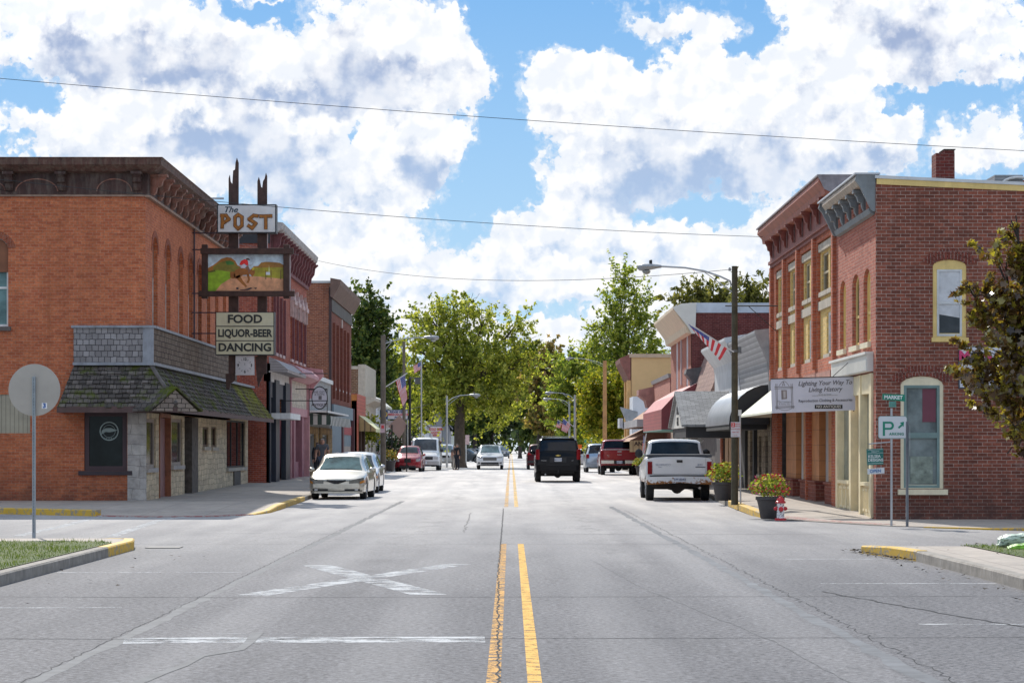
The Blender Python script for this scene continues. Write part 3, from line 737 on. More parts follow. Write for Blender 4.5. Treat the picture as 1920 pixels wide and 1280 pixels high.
# ================================================================ LEFT SIDE OF THE STREET
def yf(u, X): return FOC*X/(u-CU)          # where a facade at X is crossed
def zf_(v, u, X): return H-(v-CV)*X/(u-CU)  # height seen there
wood_dk = paint((.07, .035, .028), .8, .4, 6, grime=.4, bmp=.01)
black_m = paint((.012, .012, .013), .5, .3); dark_in = paint((.02, .018, .017), .9, .3)
metal_g = paint((.33, .34, .35), .45, .2, 3, metal=.7); white_p = paint((.72, .72, .70), .6, .15, 2, grime=.25)
cream_p = paint((.70, .58, .36), .6, .15, 2, grime=.2); alu = paint((.5, .52, .54), .4, .15, 3, metal=.5)
gl_dark = glass((.018, .02, .024)); gl_mid = glass((.09, .11, .12), .08); gl_teal = glass((.12, .2, .2), .1); gl_sky = glass((.3, .36, .42), .05)
rust_wood = paint((.16, .06, .035), .8, .45, 5, grime=.5, bmp=.01)

# ---- corner tavern
X0 = -10.15; Y0 = 66.5
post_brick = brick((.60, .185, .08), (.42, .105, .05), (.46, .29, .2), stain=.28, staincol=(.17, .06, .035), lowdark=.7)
B = thing('corner_tavern', 'orange brick corner building with a mossy shingled awning and a heavy dark cornice', 'building', (X0, Y0, 0))
ff = FF(Y0); fl = FL(X0)
w_up = arch(-15.1, -13.96, 4.98, 7.5, .35); w_gd = arch(-11.85, -10.66, .98, 2.62)
wall(ff, [(-30, -.3), (X0, -.3), (X0, 9.2), (-30, 9.2)], [w_up, w_gd, arch(-19.2, -18, 4.98, 7.5, .35), arch(-17, -13.35, 2.02, 3.1)], 'front_wall', post_brick, B)
def UY(u): return yf(u, X0)
ups = [UY(u) for u in (290.6, 314.7, 338.7)]
ups += [ups[2]+2.25*k for k in (1, 2, 3, 4, 5)]
ups = [y for y in ups if y < 86]
holes = [arch(y-.5, y+.5, 5.05, 7.62, .45) for y in ups]
wall(fl, [(Y0, 2.6), (86.6, 2.6), (86.6, 9.2), (Y0, 9.2)], holes, 'street_wall', post_brick, B)
mb = MB(); fl.box(mb, Y0+.25, 86.6, 9.19, 9.25, -12, -.02); fl.box(mb, 86.4, 86.6, 2.6, 9.2, -14, -.22); mb.build('roof', paint((.05, .05, .05), .9), B)
panel_br = paint((.22, .085, .04), .7, .2, 3); oldw = paint((.5, .5, .48), .6, .3, 4, grime=.4)
for k, y in enumerate(ups):
    win = window(fl, y-.5, y+.5, 5.05, 7.62, B, oldw if k not in (3,) else white_p, gl_mid if k % 2 else gl_teal, rise=.45, rec=.12, mull_h=1, sill=paint((.3, .24, .2), .8))
    mb = MB(); fl.prism(mb, [(y-.48, 6.5), (y+.48, 6.5)]+[(a, z) for a, z in arch(y-.48, y+.48, 5, 7.6, .45)[2:]], -.14, -.1); mb.build('boarded_top', panel_br, win)
for a0, a1 in ((-15.1, -13.96), (-19.2, -18)):
    win = window(ff, a0, a1, 4.98, 7.5, B, white_p, gl_teal, rise=.35, rec=.14, mull_h=1, sill=paint((.12, .1, .09), .8))
    mb = MB(); ff.prism(mb, [(a0+.02, 6.5), (a1-.02, 6.5)]+arch(a0+.02, a1-.02, 5, 7.48, .35)[2:], -.16, -.1); mb.build('boarded_top', panel_br, win)
# arch courses over the openings
vb = brick((.36, .11, .06), (.26, .07, .04), (.33, .2, .15), bw=.07, rh=.3)
for fr, cs in ((ff, [(-14.53, .57)]), (fl, [(y, .5) for y in ups])):
    for c_, hw in cs:
        mb = MB(); top = 7.5 if fr is ff else 7.62; ri = .35 if fr is ff else .45
        for k in range(10):
            t0, t1 = math.pi*k/10+.02, math.pi*(k+1)/10-.02
            q = [(c_+(hw+dr)*math.cos(t), top-ri+(ri+dr*.9)*math.sin(t)) for t, dr in ((t0, .01), (t1, .01), (t1, .2), (t0, .2))]
            fr.prism(mb, q, 0, .018)
        mb.build('arch_course', vb, B)
# ground window with the round decal
win = window(ff, -11.85, -10.66, .98, 2.62, B, paint((.06, .03, .035), .6, .2), glass((.012, .016, .016), .05), fw=.13, rec=.04, sill=paint((.045, .03, .035), .7), sill_w=.15)
mb = MB(); c_ = (-11.17, 2.08); ci = lambda r_, n=28: [(c_[0]+r_*math.cos(6.2832*k/n), c_[1]+r_*math.sin(6.2832*k/n)) for k in range(n)]
ff.ring(mb, ci(.265), ci(.235), -.07, -.065); ff.ring(mb, ci(.175), ci(.165), -.07, -.065)
ff.prism(mb, [(c_[0]+x, c_[1]+z) for x, z in ((-.22, -.09), (-.2, .02), (-.1, .08), (.05, .09), (.13, .06), (.23, .03), (.16, 0), (.08, -.02), (.0, -.03), (-.1, -.02), (-.16, -.06))], -.07, -.062)
dm = paint((.30, .36, .34), .6)
dec = mb.build('round_decal', dm, win)
text('TAVERN', ff, c_[0], c_[1]-.205, -.067, .07, dm, win, 'decal_lettering', spacing=1.3)
mb = MB(); ff.box(mb, -11.05, -10.85, 1.2, 2.45, -.1, -.08); mb.build('curtain', paint((.08, .08, .06), .8), win)
mb = MB(); ff.box(mb, -17, -13.35, 2.02, 3.1, -.1, -.03); mb.build('window_panel', lines((.34, .30, .22), (.12, .1, .07), .12, .2, axis=0), B, bevel=0)
# dark frieze and cornice
corn_m = paint((.05, .02, .016), .75, .5, 3, grime=.5, grimecol=(.2, .17, .14), bmp=.01); corn_l = paint((.24, .10, .07), .8, .5, 4, grime=.6, grimecol=(.32, .27, .22), bmp=.01)
mb = MB(); ff.box(mb, -30, X0+.02, 8.64, 9.25, -.02, .09); fl.box(mb, Y0-.08, 86.6, 8.64, 9.25, .001, .09); mb.build('frieze', corn_m, B)
mb = MB()
prof = [(.09, 9.22), (.3, 9.26), (.42, 9.36), (.5, 9.42), (.52, 9.56), (.55, 9.62), (0, 9.68), (0, 9.22)]
pts = [Vector((-30, Y0-d, z)) for d, z in prof]; pc = [Vector((X0+d, Y0-d, z)) for d, z in prof]; pe = [Vector((X0+d, 86.6, z)) for d, z in prof]
n_ = len(prof)
for A_, B_ in ((pts, pc), (pc, pe)):
    for k in range(n_): mb.poly([A_[k], B_[k], B_[(k+1) % n_], A_[(k+1) % n_]])
mb.poly(pe); mb.build('cornice', [paint((.10, .045, .034), .8, .5, 4, grime=.4, grimecol=(.3, .27, .2), bmp=.01)], B)
mb = MB(); fl.box(mb, Y0-.1, 86.6, 8.57, 8.64, .001, .12); ff.box(mb, -30, X0+.1, 8.585, 8.64, .001, .07); mb.build('trim_strip', paint((.30, .2, .15), .8, .4, 4), B)
def bracket(fr, a, wd=.22, zt=9.24, hgt=.58, dep=.42, m=corn_l, par=B, nm='bracket'):
    mb = MB(); hw = wd/2
    pr = [(0, zt), (dep, zt), (dep, zt-.1), (dep*.82, zt-.16), (dep*.72, zt-.1-hgt*.35), (dep*.42, zt-hgt*.62), (dep*.36, zt-hgt*.85), (dep*.2, zt-hgt), (0, zt-hgt*1.02)]
    mb.prism([fr.p(a-hw, z, d+.09) for d, z in pr], fr.u*wd)
    mb.prism([fr.p(a-hw-.04, z, d+.09) for d, z in ((0, zt+.005), (dep+.05, zt+.005), (dep+.05, zt-.07), (0, zt-.07))], fr.u*(wd+.08))
    for s_ in (-1, 1):
        mb.prism([fr.p(a+s_*(hw+.012)-.01, z, d+.09) for d, z in ((.05, zt-.12), (dep*.6, zt-.14), (dep*.3, zt-hgt*.6), (.05, zt-hgt*.9))], fr.u*.02)
    return mb.build(nm, m, par)
for a in np.arange(Y0+.45, 86.2, 1.32): bracket(fl, float(a)); 
for a in (-10.35, -12.45, -13.9, -15.4, -17): bracket(ff, a, dep=.3 if a > -12 else .26, hgt=.5, m=corn_m)
for a0, a1 in ((-13.75, -12.55), (-11.5, -10.5), (-15.3, -14.0)):
    mb = MB(); c_ = (a0+a1)/2; hw = (a1-a0)/2
    o_ = [(c_+hw*math.cos(t), 8.72+.36*math.sin(t)) for t in np.linspace(math.pi, 0, 13)]; i_ = [(c_+(hw-.03)*math.cos(t), 8.72+.33*math.sin(t)) for t in np.linspace(math.pi, 0, 13)]
    for k in range(12): ff.prism(mb, [o_[k], o_[k+1], i_[k+1], i_[k]], .09, .11)
    mb.build('frieze_arch', corn_l, B)
# shingle band under the upper windows
shg = shingles((.33, .31, .31), (.20, .185, .185), .17, .16, gap=(.05, .045, .05)); shg2 = shingles((.22, .17, .13), (.12, .085, .065), .17, .15, gap=(.03, .02, .02))
mb = MB(); ff.box(mb, -12.1, X0+.25, 3.98, 4.93, .001, .25); b1 = mb.build('shingle_band', shg, B)
mb = MB(); fl.box(mb, Y0-.24, 86.5, 3.98, 4.93, .001, .25); mb.build('shingle_band', shg2, B)
mb = MB(); ff.box(mb, -12.16, X0+.3, 4.93, 5.0, .001, .31); fl.box(mb, Y0+.0, 86.5, 4.932, 5.002, .001, .31); ff.box(mb, -12.12, X0+.28, 3.9, 3.98, .001, .29); fl.box(mb, Y0, 92.2, 3.902, 3.982, .001, .29)
ff.box(mb, X0-.03, X0+.265, 3.98, 4.93, .22, .27); mb.build('band_trim', paint((.27, .28, .31), .6, .25, 3, grime=.4), B)
# mossy shake awning: rows of thick shakes
EAV = .98; zt_, zb_ = 3.92, 2.74
shk = shingles((.17, .145, .13), (.07, .06, .055), .19, .13, moss=.45, mosscol=(.12, .15, .012)); shk_lit = shingles((.17, .13, .07), (.08, .065, .045), .19, .13, moss=.55, mosscol=(.30, .30, .04))  # second copy brighter and yellower: sun on the far end's moss painted in
NR = 9; rr = random.Random(11)
def shakes(pfun, L0, L1, name, mat):
    """pfun(s, t): s along, t 0 top..1 bottom; L0/L1 give the s range at t"""
    mb = MB()
    for r_ in range(NR):
        t0, t1 = r_/NR, (r_+1)/NR+.02
        a, b = L0(t1), L1(t1); x = a
        while x < b-.02:
            w_ = min(rr.uniform(.11, .26), b-x); lift = rr.uniform(.025, .05); dt = rr.uniform(-.012, .018)
            xa, xb = max(x, L0(t0)), min(x+w_-.008, L1(t0)+0)
            if xb <= xa: xa, xb = x, x+w_-.008
            p0, p1, p2, p3 = pfun(xa, t0), pfun(xb, t0), pfun(min(x+w_-.008, b), t1+dt), pfun(x, t1+dt)
            nrm = (p1-p0).cross(p3-p0).normalized(); nrm = nrm if nrm.z > 0 else -nrm
            q0, q1, q2, q3 = p0+nrm*.004, p1+nrm*.004, p2+nrm*lift, p3+nrm*lift
            mb.poly([q0, q1, q2, q3]); mb.poly([q3, q2, p2, p3]); mb.poly([q1, p1, p2, q2]); mb.poly([q0, q3, p3, p0])
            x += w_
    return mb.build(name, mat, B)
def pf_front(s_, t): d = .12+(EAV-.12)*t; return Vector((s_, Y0-d, zt_+(zb_-zt_)*t))
shakes(pf_front, lambda t: -12.1-.3*t, lambda t: X0+.12+(EAV-.12)*t, 'awning_roof', shk)
def pf_side(s_, t): d = .12+(EAV-.12)*t; return Vector((X0+d, s_, zt_+(zb_-zt_)*t))
shakes(pf_side, lambda t: Y0-.12-(EAV-.12)*t, lambda t: 85.0, 'awning_roof', shk)
shakes(pf_side, lambda t: 85.0, lambda t: 92.2, 'awning_roof', shk_lit)
mb = MB(); mb.poly([(-12.1, Y0-.1, zt_), (X0+.1, Y0-.1, zt_), (X0+EAV, Y0-EAV, zb_), (-12.4, Y0-EAV, zb_)]); mb.poly([(X0+.1, Y0-.1, zt_), (X0+.1, 92.2, zt_), (X0+EAV, 92.2, zb_), (X0+EAV, Y0-EAV, zb_)])
mb.poly([(-12.1, Y0, zt_), (-12.1, Y0-.1, zt_), (-12.4, Y0-EAV, zb_), (-12.4, Y0, zb_)]); mb.poly([(X0, 92.2, zt_), (X0+.1, 92.2, zt_), (X0+EAV, 92.2, zb_), (X0, 92.2, zb_)])
mb.poly([(-12.4, Y0, zb_-.02), (-12.4, Y0-EAV, zb_-.02), (X0+EAV, Y0-EAV, zb_-.02), (X0+EAV, 92.2, zb_-.02), (X0, 92.2, zb_-.02), (X0, Y0, zb_-.02)])
mb.build('awning_underside', wood_dk, B, fixn=False)
mb = MB(); ff.box(mb, -12.42, X0+EAV+.03, zb_-.16, zb_+.01, EAV, EAV+.04); fl.box(mb, Y0-EAV+.0, 92.25, zb_-.16, zb_+.01, EAV, EAV+.04); ff.box(mb, -12.43, -12.39, zb_-.16, zb_+.01, 0, EAV); mb.build('fascia', paint((.10, .055, .05), .7, .3, 4, grime=.4), B)
mb = MB(); mb.tube([(X0+.12, Y0-.12, zt_+.06), (X0+EAV+.02, Y0-EAV-.02, zb_+.07)], .06, 6); mb.build('hip_ridge', paint((.14, .12, .11), .9, .4, 5), B)
# little corner gable, facing the corner
gm = MB(); cc = Vector((X0+EAV, Y0-EAV, zb_)); dn = Vector((1, -1, 0)).normalized(); du = Vector((1, 1, 0)).normalized(); o_ = cc-dn*.02
tri_ = [o_-du*.78+Vector((0, 0, -.12)), o_+du*.78+Vector((0, 0, -.12)), o_+Vector((0, 0, .46))]
gm.prism(tri_, -dn*.7); gb = gm.build('corner_gable', shingles((.3, .25, .21), (.2, .16, .14), .2, .13), B)
gm = MB(); apex = o_+Vector((0, 0, .5))+dn*.06
for s_ in (-1, 1):
    lo = o_+du*.9*s_+Vector((0, 0, -.13))+dn*.06
    gm.prism([apex, lo, lo-dn*.8, apex-dn*.9+Vector((0, 0, .02))], (0, 0, .06))
gm.build('gable_roof', shk, gb)
# stone veneer ground floor
stv = stone((.68, .57, .41), (.52, .43, .32), (.34, .29, .22), .42, .17)
stg = paint((.34, .33, .33), .9, .35, 5, grime=.5, bmp=.02)
mb = MB(); ff.box(mb, -10.64, X0+.03, -.1, 2.7, .001, .06); mb.build('stone_pier', stone((.46, .43, .41), (.40, .37, .36), (.28, .26, .25), .4, .3), B)
gy = lambda u: UY(u)
op = [(274.5, 292, 785, 877), (298, 319, 780, 940), (321.5, 342, 785, 872), (346, 366, 780, 925), (380, 391, 800, 837), (396, 406, 800, 838), (425, 460, 780, 876)]
hs = []
for u0, u1, v0, v1 in op:
    um = (u0+u1)/2; hs.append((gy(u0), gy(u1), max(.05, zf_(v1, um, X0)), min(2.62, zf_(v0, um, X0))))
wall(fl, [(Y0, -.2), (92.4, -.2), (92.4, 2.7), (Y0, 2.7)], [arch(*h_) for h_ in hs], 'stone_front', stv, B, depth=.3)
mb = MB(); fl.box(mb, 86.6, 92.3, 2.7, 3.95, -6, -.02); mb.build('rear_block', post_brick, B)
mb = MB(); fl.box(mb, 92.25, 92.4, -.2, 2.7, -5, -.3); mb.build('end_wall', post_brick, B)
red_sash = paint((.10, .03, .03), .6, .3)
for i in (0, 2): window(fl, *hs[i], B, paint((.36, .30, .26), .7, .3), gl_dark, rec=.05, fw=.1, sill=paint((.4, .37, .35), .8))
d_ = MB(); fl.box(d_, hs[1][0]+.08, hs[1][1]-.08, .12, hs[1][3]-.05, -.22, -.14); dd = d_.build('door', paint((.27, .13, .13), .6, .3, 3, grime=.4), B)
d_ = MB(); fl.box(d_, hs[1][0], hs[1][0]+.08, .1, hs[1][3], -.2, .03); fl.box(d_, hs[1][1]-.08, hs[1][1], .1, hs[1][3], -.2, .03); fl.box(d_, hs[1][0]+.08, hs[1][1]-.08, 2.5, 2.62, -.2, .03); d_.build('door_frame', paint((.33, .12, .06), .7, .4, 5, grime=.5), dd)
d_ = MB(); fl.box(d_, hs[1][0]-.05, hs[1][1]+.05, .0, .16, -.2, .3); d_.build('door_step', paint((.08, .06, .06), .9), dd)
d_ = MB(); fl.box(d_, *hs[3][:2], hs[3][2], hs[3][3], -.28, -.2); d_.build('recessed_door', paint((.035, .025, .022), .6, .3), B)
d_ = MB(); fl.box(d_, hs[3][0]+1.0, hs[3][1]-.02, hs[3][2]+.02, hs[3][3]-.05, -.19, .1); d_.build('weathered_board', paint((.12, .10, .085), .9, .5, 6), B)
for i in (4, 5): window(fl, *hs[i], B, paint((.14, .09, .05), .7), gl_dark, rec=.05, fw=.07, sill=paint((.4, .36, .3), .8))
window(fl, *hs[6], B, paint((.03, .028, .028), .6), gl_dark, rec=.06, fw=.06, mull_v=2, sill=paint((.4, .36, .3), .8))
mb = MB(); fl.box(mb, gy(437), gy(449), .25, zf_(877, 443, X0), .001, .05); mb.build('cellar_hatch', paint((.1, .09, .08), .8), B)
mb = MB()
for k in range(4): mb.tube([(X0+.05, 67.2+k*5.2, 9.66), (X0+.05, 67.2+k*5.2, 9.72), (X0-1.6, 67.2+k*5.2, 9.72)], .03, 5)
# metal strut seen at the eave
mb = MB(); mb.obox((X0+.35, 77.5, 9.66), (.5, 0, .0), (0, .12, 0), (0, 0, .05)); mb.build('eave_strut', alu, B)

# ---- two-storefront brick building with bracketed cornice
X1 = -9.4
b2br = brick((.46, .12, .07), (.30, .07, .05), (.42, .30, .26), stain=.3); b2m = paint((.17, .055, .06), .75, .3, 4)
B = thing('storefront_building', 'two storey red brick building with ornate window hoods and a navy and a pink storefront', 'building', (X1, 93, 0))
f1_ = FL(X1); f0_ = FF(93.0)
wall(f0_, [(-16, -.3), (X1, -.3), (X1, 10.1), (-16, 10.1)], [], 'side_wall', b2br, B)
mb = MB(); f0_.box(mb, -16, X1+.05, 9.55, 10.15, .001, .05); mb.build('gable_parapet', paint((.035, .035, .04), .8), B)
us = [510.5, 516.5, 523, 529.5, 546, 554, 561.5, 568.5]; cs = [yf(u, X1) for u in us]
wall(f1_, [(93, 4.9), (110, 4.9), (110, 10.1), (93, 10.1)], [arch(c_-.38, c_+.38, 5.4, 7.7, .15) for c_ in cs], 'street_wall', b2br, B)
mb = MB(); f1_.box(mb, 93.2, 110, 10.0, 10.06, -8, -.23); mb.build('roof', paint((.06, .06, .06), .9), B)
hood = paint((.55, .40, .38), .7, .3, 5, grime=.4); purp = paint((.13, .04, .06), .7, .3)
for k, c_ in enumerate(cs):
    win = window(f1_, c_-.38, c_+.38, 5.4, 7.7, B, white_p if k in (1, 2) else purp, gl_mid, rise=.15, rec=.1, mull_h=1, sill=hood)
    if k >= 4:
        mb = MB(); f1_.box(mb, c_-.55, c_+.55, 7.72, 7.9, .001, .22); f1_.prism(mb, [(c_-.5, 7.9), (c_+.5, 7.9), (c_, 8.2)], .01, .18)
        for s_ in (-1, 1): f1_.box(mb, c_+s_*.5-.07, c_+s_*.5+.07, 7.2, 7.72, .01, .16)
        f1_.box(mb, c_-.05, c_+.05, 8.15, 8.4, .02, .14); mb.build('window_hood', hood, win)
    mb = MB(); f1_.box(mb, c_+.46, c_+.62, 5.3, 7.7, .001, .1); mb.build('pilaster', b2m, B)
# cornice
tr = paint((.40, .37, .36), .6, .3, 4, grime=.4)
mb = MB(); pr = [(0, 9.95), (.35, 10.0), (.5, 10.12), (.55, 10.35), (.0, 10.42)]
mb.prism([f1_.p(92.95, z, d) for d, z in pr], (0, 17.1, 0)); mb.build('cornice', tr, B)
mb = MB(); f1_.box(mb, 93, 110, 9.0, 9.95, .001, .06); f1_.box(mb, 93, 110, 8.85, 9.0, .001, .12); mb.build('frieze', b2m, B)
for a in np.arange(93.5, 110, 1.25): bracket(f1_, float(a), zt=9.98, hgt=1.0, dep=.42, wd=.2, m=b2m)
# navy shop
navy = paint((.012, .018, .035), .5, .3); pink = paint((.30, .12, .15), .65, .2, 3, grime=.3); pinkl = paint((.50, .26, .28), .65, .2, 3, grime=.3)
A1 = 101.0
mb = MB(); f1_.box(mb, 93, A1, 4.2, 4.9, -.2, .05); mb.build('sign_band', paint((.62, .6, .58), .6, .2, 3, grime=.4), B)
mb = MB(); mb.prism([f1_.p(93, z, d) for d, z in ((0, 5.15), (.25, 5.05), (.75, 4.65), (.72, 4.55), (0, 4.6))], (0, 8.3, 0)); mb.build('storefront_cornice', lines((.30, .27, .27), (.1, .08, .08), .11, .25, axis=1), B)
mb = MB(); f1_.box(mb, 93, 93.25, -.2, 4.55, -.1, .06); f1_.box(mb, 94.6, 96.1, -.2, 4.3, -.1, .12); f1_.box(mb, 99.0, 100.9, -.2, 4.3, -.1, .1); f1_.box(mb, 93.25, 99, 3.6, 4.2, -.12, .0); mb.build('storefront_frame', navy, B)
mb = MB(); f1_.box(mb, 93.2, A1, .2, 4.2, -.5, -.4); mb.build('shop_window', gl_dark, B)
mb = MB(); f1_.box(mb, 96.6, 98.5, -.1, 1.0, -.35, -.25); f1_.box(mb, 97.1, 97.35, 1, 3.6, -.35, -.25); mb.build('white_panel', white_p, B)
mb = MB(); f1_.box(mb, 94.0, 98.4, 2.75, 2.98, .0, .75); mb.build('canopy_edge', white_p, B)
# pink shop
mb = MB(); f1_.box(mb, A1, 110, 3.35, 4.5, -.2, .04); mb.build('tile_panel', stone((.55, .5, .42), (.5, .46, .4), (.3, .24, .2), .45, .45), B)
mb = MB(); f1_.box(mb, A1, 110, 3.0, 3.35, -.2, .09); f1_.box(mb, A1+.01, A1+.25, -.2, 4.9, -.1, .14); f1_.box(mb, 109.6, 109.99, -.2, 4.9, -.1, .16); mb.build('storefront_frame', pinkl, B)
mb = MB(); f1_.box(mb, 103.2, 104.0, -.1, 3.0, -.3, .05); f1_.box(mb, 107.2, 108.2, -.1, 3.0, -.3, .05); f1_.box(mb, A1+.2, 109.7, 0, 1.0, -.3, -.1); f1_.box(mb, A1+.2, 109.7, 0.0, 3.0, -.7, -.55); mb.build('storefront_panels', pink, B)
mb = MB(); f1_.box(mb, 104.1, 107.1, 1.02, 2.98, -.3, -.22); mb.build('shop_window', gl_dark, B)
mb = MB(); mb.prism([f1_.p(A1, z, d) for d, z in ((0, 5.2), (.3, 5.1), (.6, 4.85), (.6, 4.7), (.15, 4.5), (0, 4.5))], (0, 9, 0)); mb.build('storefront_cornice', pinkl, B)
mb = MB(); mb.prism([f1_.p(109.9, z, d) for d, z in ((0, 5.3), (.75, 5.2), (.78, 4.9), (.35, 4.4), (.25, 3.9), (0, 3.8))], (0, .3, 0)); mb.build('cornice_bracket', pinkl, B)

# ---- low stone shop with striped awning
B = thing('stone_shop', 'low one storey stone-faced shop with a green and white striped awning', 'building', (X1, 110, 0))
wall(f1_, [(110, -.3), (125, -.3), (125, 4.9), (110, 4.9)], [arch(111.2, 114.2, .5, 2.25), arch(116, 117.2, 0, 2.3), arch(118.5, 122, .5, 2.25)], 'front_wall', paint((.33, .33, .32), .8, .25, 2, grime=.4), B)
mb = MB(); f1_.box(mb, 110, 125, 4.9, 5.1, -.3, .12); mb.build('coping', white_p, B)
mb = MB(); f1_.box(mb, 110.2, 124.8, 4.5, 4.6, -8, -.25); mb.build('roof', paint((.1, .1, .1), .9), B)
mb = MB()
for a0, a1, z0, z1 in ((110.02, 111.2, 0, 2.6), (114.2, 116, 0, 2.6), (117.2, 118.5, 0, 2.6), (122, 124.9, 0, 2.6), (111.2, 114.2, 0, .5), (118.5, 122, 0, .5), (111.2, 114.2, 2.27, 2.6), (118.5, 122, 2.27, 2.6)): f1_.box(mb, a0, a1, z0, z1, .001, .08)
mb.build('stone_facing', stone((.42, .28, .12), (.25, .17, .1), (.12, .1, .08), .45, .22), B)
for a0, a1 in ((111.2, 114.2), (118.5, 122)): window(f1_, a0, a1, .5, 2.25, B, paint((.35, .36, .36), .5), gl_mid, rec=.08, mull_v=3)
mb = MB(); f1_.box(mb, 116.02, 117.18, .05, 2.28, -.15, -.08); mb.build('door', paint((.16, .08, .05), .6), B)
mb = MB(); grn, whm = 0, 1
for k in range(30):
    a0 = 110.2+k*.48; mb.poly([f1_.p(a0, 3.25, .1), f1_.p(a0+.48, 3.25, .1), f1_.p(a0+.48, 3.1, 1.0), f1_.p(a0, 3.1, 1.0)], k % 2); mb.poly([f1_.p(a0, 3.1, 1.0), f1_.p(a0+.48, 3.1, 1.0), f1_.p(a0+.48, 2.65, 1.05), f1_.p(a0, 2.65, 1.05)], k % 2)
for k in range(5): a0 = k*.2; mb.poly([f1_.p(110.2, 3.2-.02*k, .1+a0), f1_.p(110.2, 3.2-.02*k, .3+a0), f1_.p(110.2, 2.68, .3+a0), f1_.p(110.2, 2.68, .1+a0)], k % 2)
mb.build('striped_awning', [paint((.035, .06, .045), .7), paint((.55, .52, .47), .7)], B)
mb = MB(); f1_.box(mb, 110.1, 124.7, 3.25, 3.33, 0, .95); mb.build('awning_cap', white_p, B)

# ---- second two storey brick building
B = thing('brick_building', 'tall dark red brick building with blue-grey shopfront beyond the striped awning shop', 'building', (X1, 125, 0))
b3 = brick((.38, .13, .07), (.24, .075, .05), (.42, .32, .24), rh=.085, bw=.24, stain=.3, ms=.014); b3f = brick((.26, .09, .06), (.2, .06, .05), (.22, .13, .1), stain=.3)
f2_ = FL(X1); f3_ = FF(125.0)
wall(f3_, [(-17, -.3), (X1, -.3), (X1, 10.2), (-17, 10.2)], [], 'side_wall', b3, B)
cs = [127.4+2.75*k for k in range(5)]
wall(f2_, [(125, 3.9), (141, 3.9), (141, 10.2), (125, 10.2)], [arch(c_-.5, c_+.5, 4.8, 7.5) for c_ in cs], 'street_wall', b3f, B)
for c_ in cs:
    window(f2_, c_-.5, c_+.5, 4.8, 7.5, B, paint((.06, .025, .03), .6), gl_dark, rec=.12, mull_h=1, sill=paint((.45, .38, .36), .8), name='window')
    mb = MB(); f2_.box(mb, c_-1.1, c_-.8, 4.2, 8.2, .001, .14); f2_.box(mb, c_-.5, c_+.5, 7.1, 7.5, -.1, -.05); mb.build('pilaster', b3f, B)
mb = MB(); mb.prism([f2_.p(124.6, z, d) for d, z in ((0, 9.5), (.12, 9.4), (.5, 10.1), (.55, 10.35), (0, 10.45))], (0, 16.6, 0)); mb.build('cornice', paint((.15, .09, .07), .7, .3, 3), B)
mb = MB(); f2_.box(mb, 125, 141, 8.75, 9.4, .001, .06); mb.build('frieze', paint((.10, .09, .08), .8), B)
mb = MB(); f3_.box(mb, -17, X1+.5, 10.2, 10.32, -.3, .08); mb.build('coping', paint((.5, .5, .5), .6), B)
mb = MB(); f3_.box(mb, -17, X1-.25, 10.05, 10.1, -15.9, -.25); mb.build('roof', paint((.06, .06, .06), .9), B)
mb = MB(); f2_.box(mb, 132.6, 133.2, 8.0, 8.7, .001, .05); mb.build('date_stone', paint((.5, .4, .36), .8), B)
blue = paint((.17, .23, .27), .6, .2, 3, grime=.3)
mb = MB(); f2_.box(mb, 125, 141, 3.2, 3.9, -.2, .15); f2_.box(mb, 125, 132.5, .2, 3.2, -.1, .02); f2_.box(mb, 133.6, 141, 1.7, 3.2, -.1, .02); mb.build('blue_shopfront', blue, B)
mb = MB(); f2_.box(mb, 132.5, 133.6, 0, 3.2, -.1, .1); f2_.box(mb, 140.4, 141, 0, 3.9, -.1, .2); mb.build('shopfront_pilaster', paint((.10, .035, .04), .6), B)
mb = MB(); f2_.box(mb, 133.6, 140.4, 2.35, 2.85, .02, .06); mb.build('red_lettering_board', paint((.35, .04, .05), .6, .3, 8), B)
mb = MB(); f2_.box(mb, 133.6, 140.4, -.1, 1.7, -.1, .0); mb.build('shutter', lines((.40, .33, .28), (.2, .15, .12), .5, .2, axis=0), B)
mb = MB(); f3_.box(mb, X1-.1, X1+.04, -.3, 10, .001, .06); mb.build('corner_pier', paint((.06, .035, .035), .8), B)

# ---- orange fronted shop
X2 = -9.1
B = thing('orange_shop', 'small shop with a bright orange false front and a yellow awning', 'building', (X2, 141.2, 0))
fo = FL(X2); fo2 = FF(141.2)
mb = MB(); fo2.box(mb, X2-.42, X2, -.2, 4.4, -.3, 0); fo2.box(mb, X2-.35, X2+.02, 4.4, 4.75, -.3, .02); mb.build('side_wall', paint((.62, .25, .07), .7, .15, 2), B)
mb = MB(); fo.box(mb, 141.2, 149.5, 3.1, 4.8, -.3, .03); mb.build('siding', lines((.42, .085, .06), (.2, .05, .04), .22, .25, axis=1), B)
mb = MB(); fo.box(mb, 141.2, 142.6, -.2, 3.1, -.3, .03); mb.build('front_pier', paint((.42, .09, .04), .7), B)
mb = MB(); fo.box(mb, 142.6, 149.5, .0, 3.1, -.5, -.3); mb.build('shopfront', paint((.05, .035, .03), .6), B)
mb = MB(); fo.box(mb, 145.3, 145.9, .0, 3.1, -.3, .0); fo.box(mb, 149, 149.5, .0, 3.1, -.3, .0); mb.build('timber_post', paint((.09, .05, .035), .7), B)
mb = MB(); mb.poly([fo.p(142.6, 3.55, .05), fo.p(149.5, 3.55, .05), fo.p(149.5, 2.75, 1.05), fo.p(142.6, 2.75, 1.05)], 0)
for a in (142.6, 149.5): mb.poly([fo.p(a, 3.55, .05), fo.p(a, 2.75, 1.05), fo.p(a, 2.6, 1.05), fo.p(a, 2.6, .05)], 1)
mb.poly([fo.p(142.6, 2.75, 1.05), fo.p(149.5, 2.75, 1.05), fo.p(149.5, 2.55, 1.05), fo.p(142.6, 2.55, 1.05)], 0)
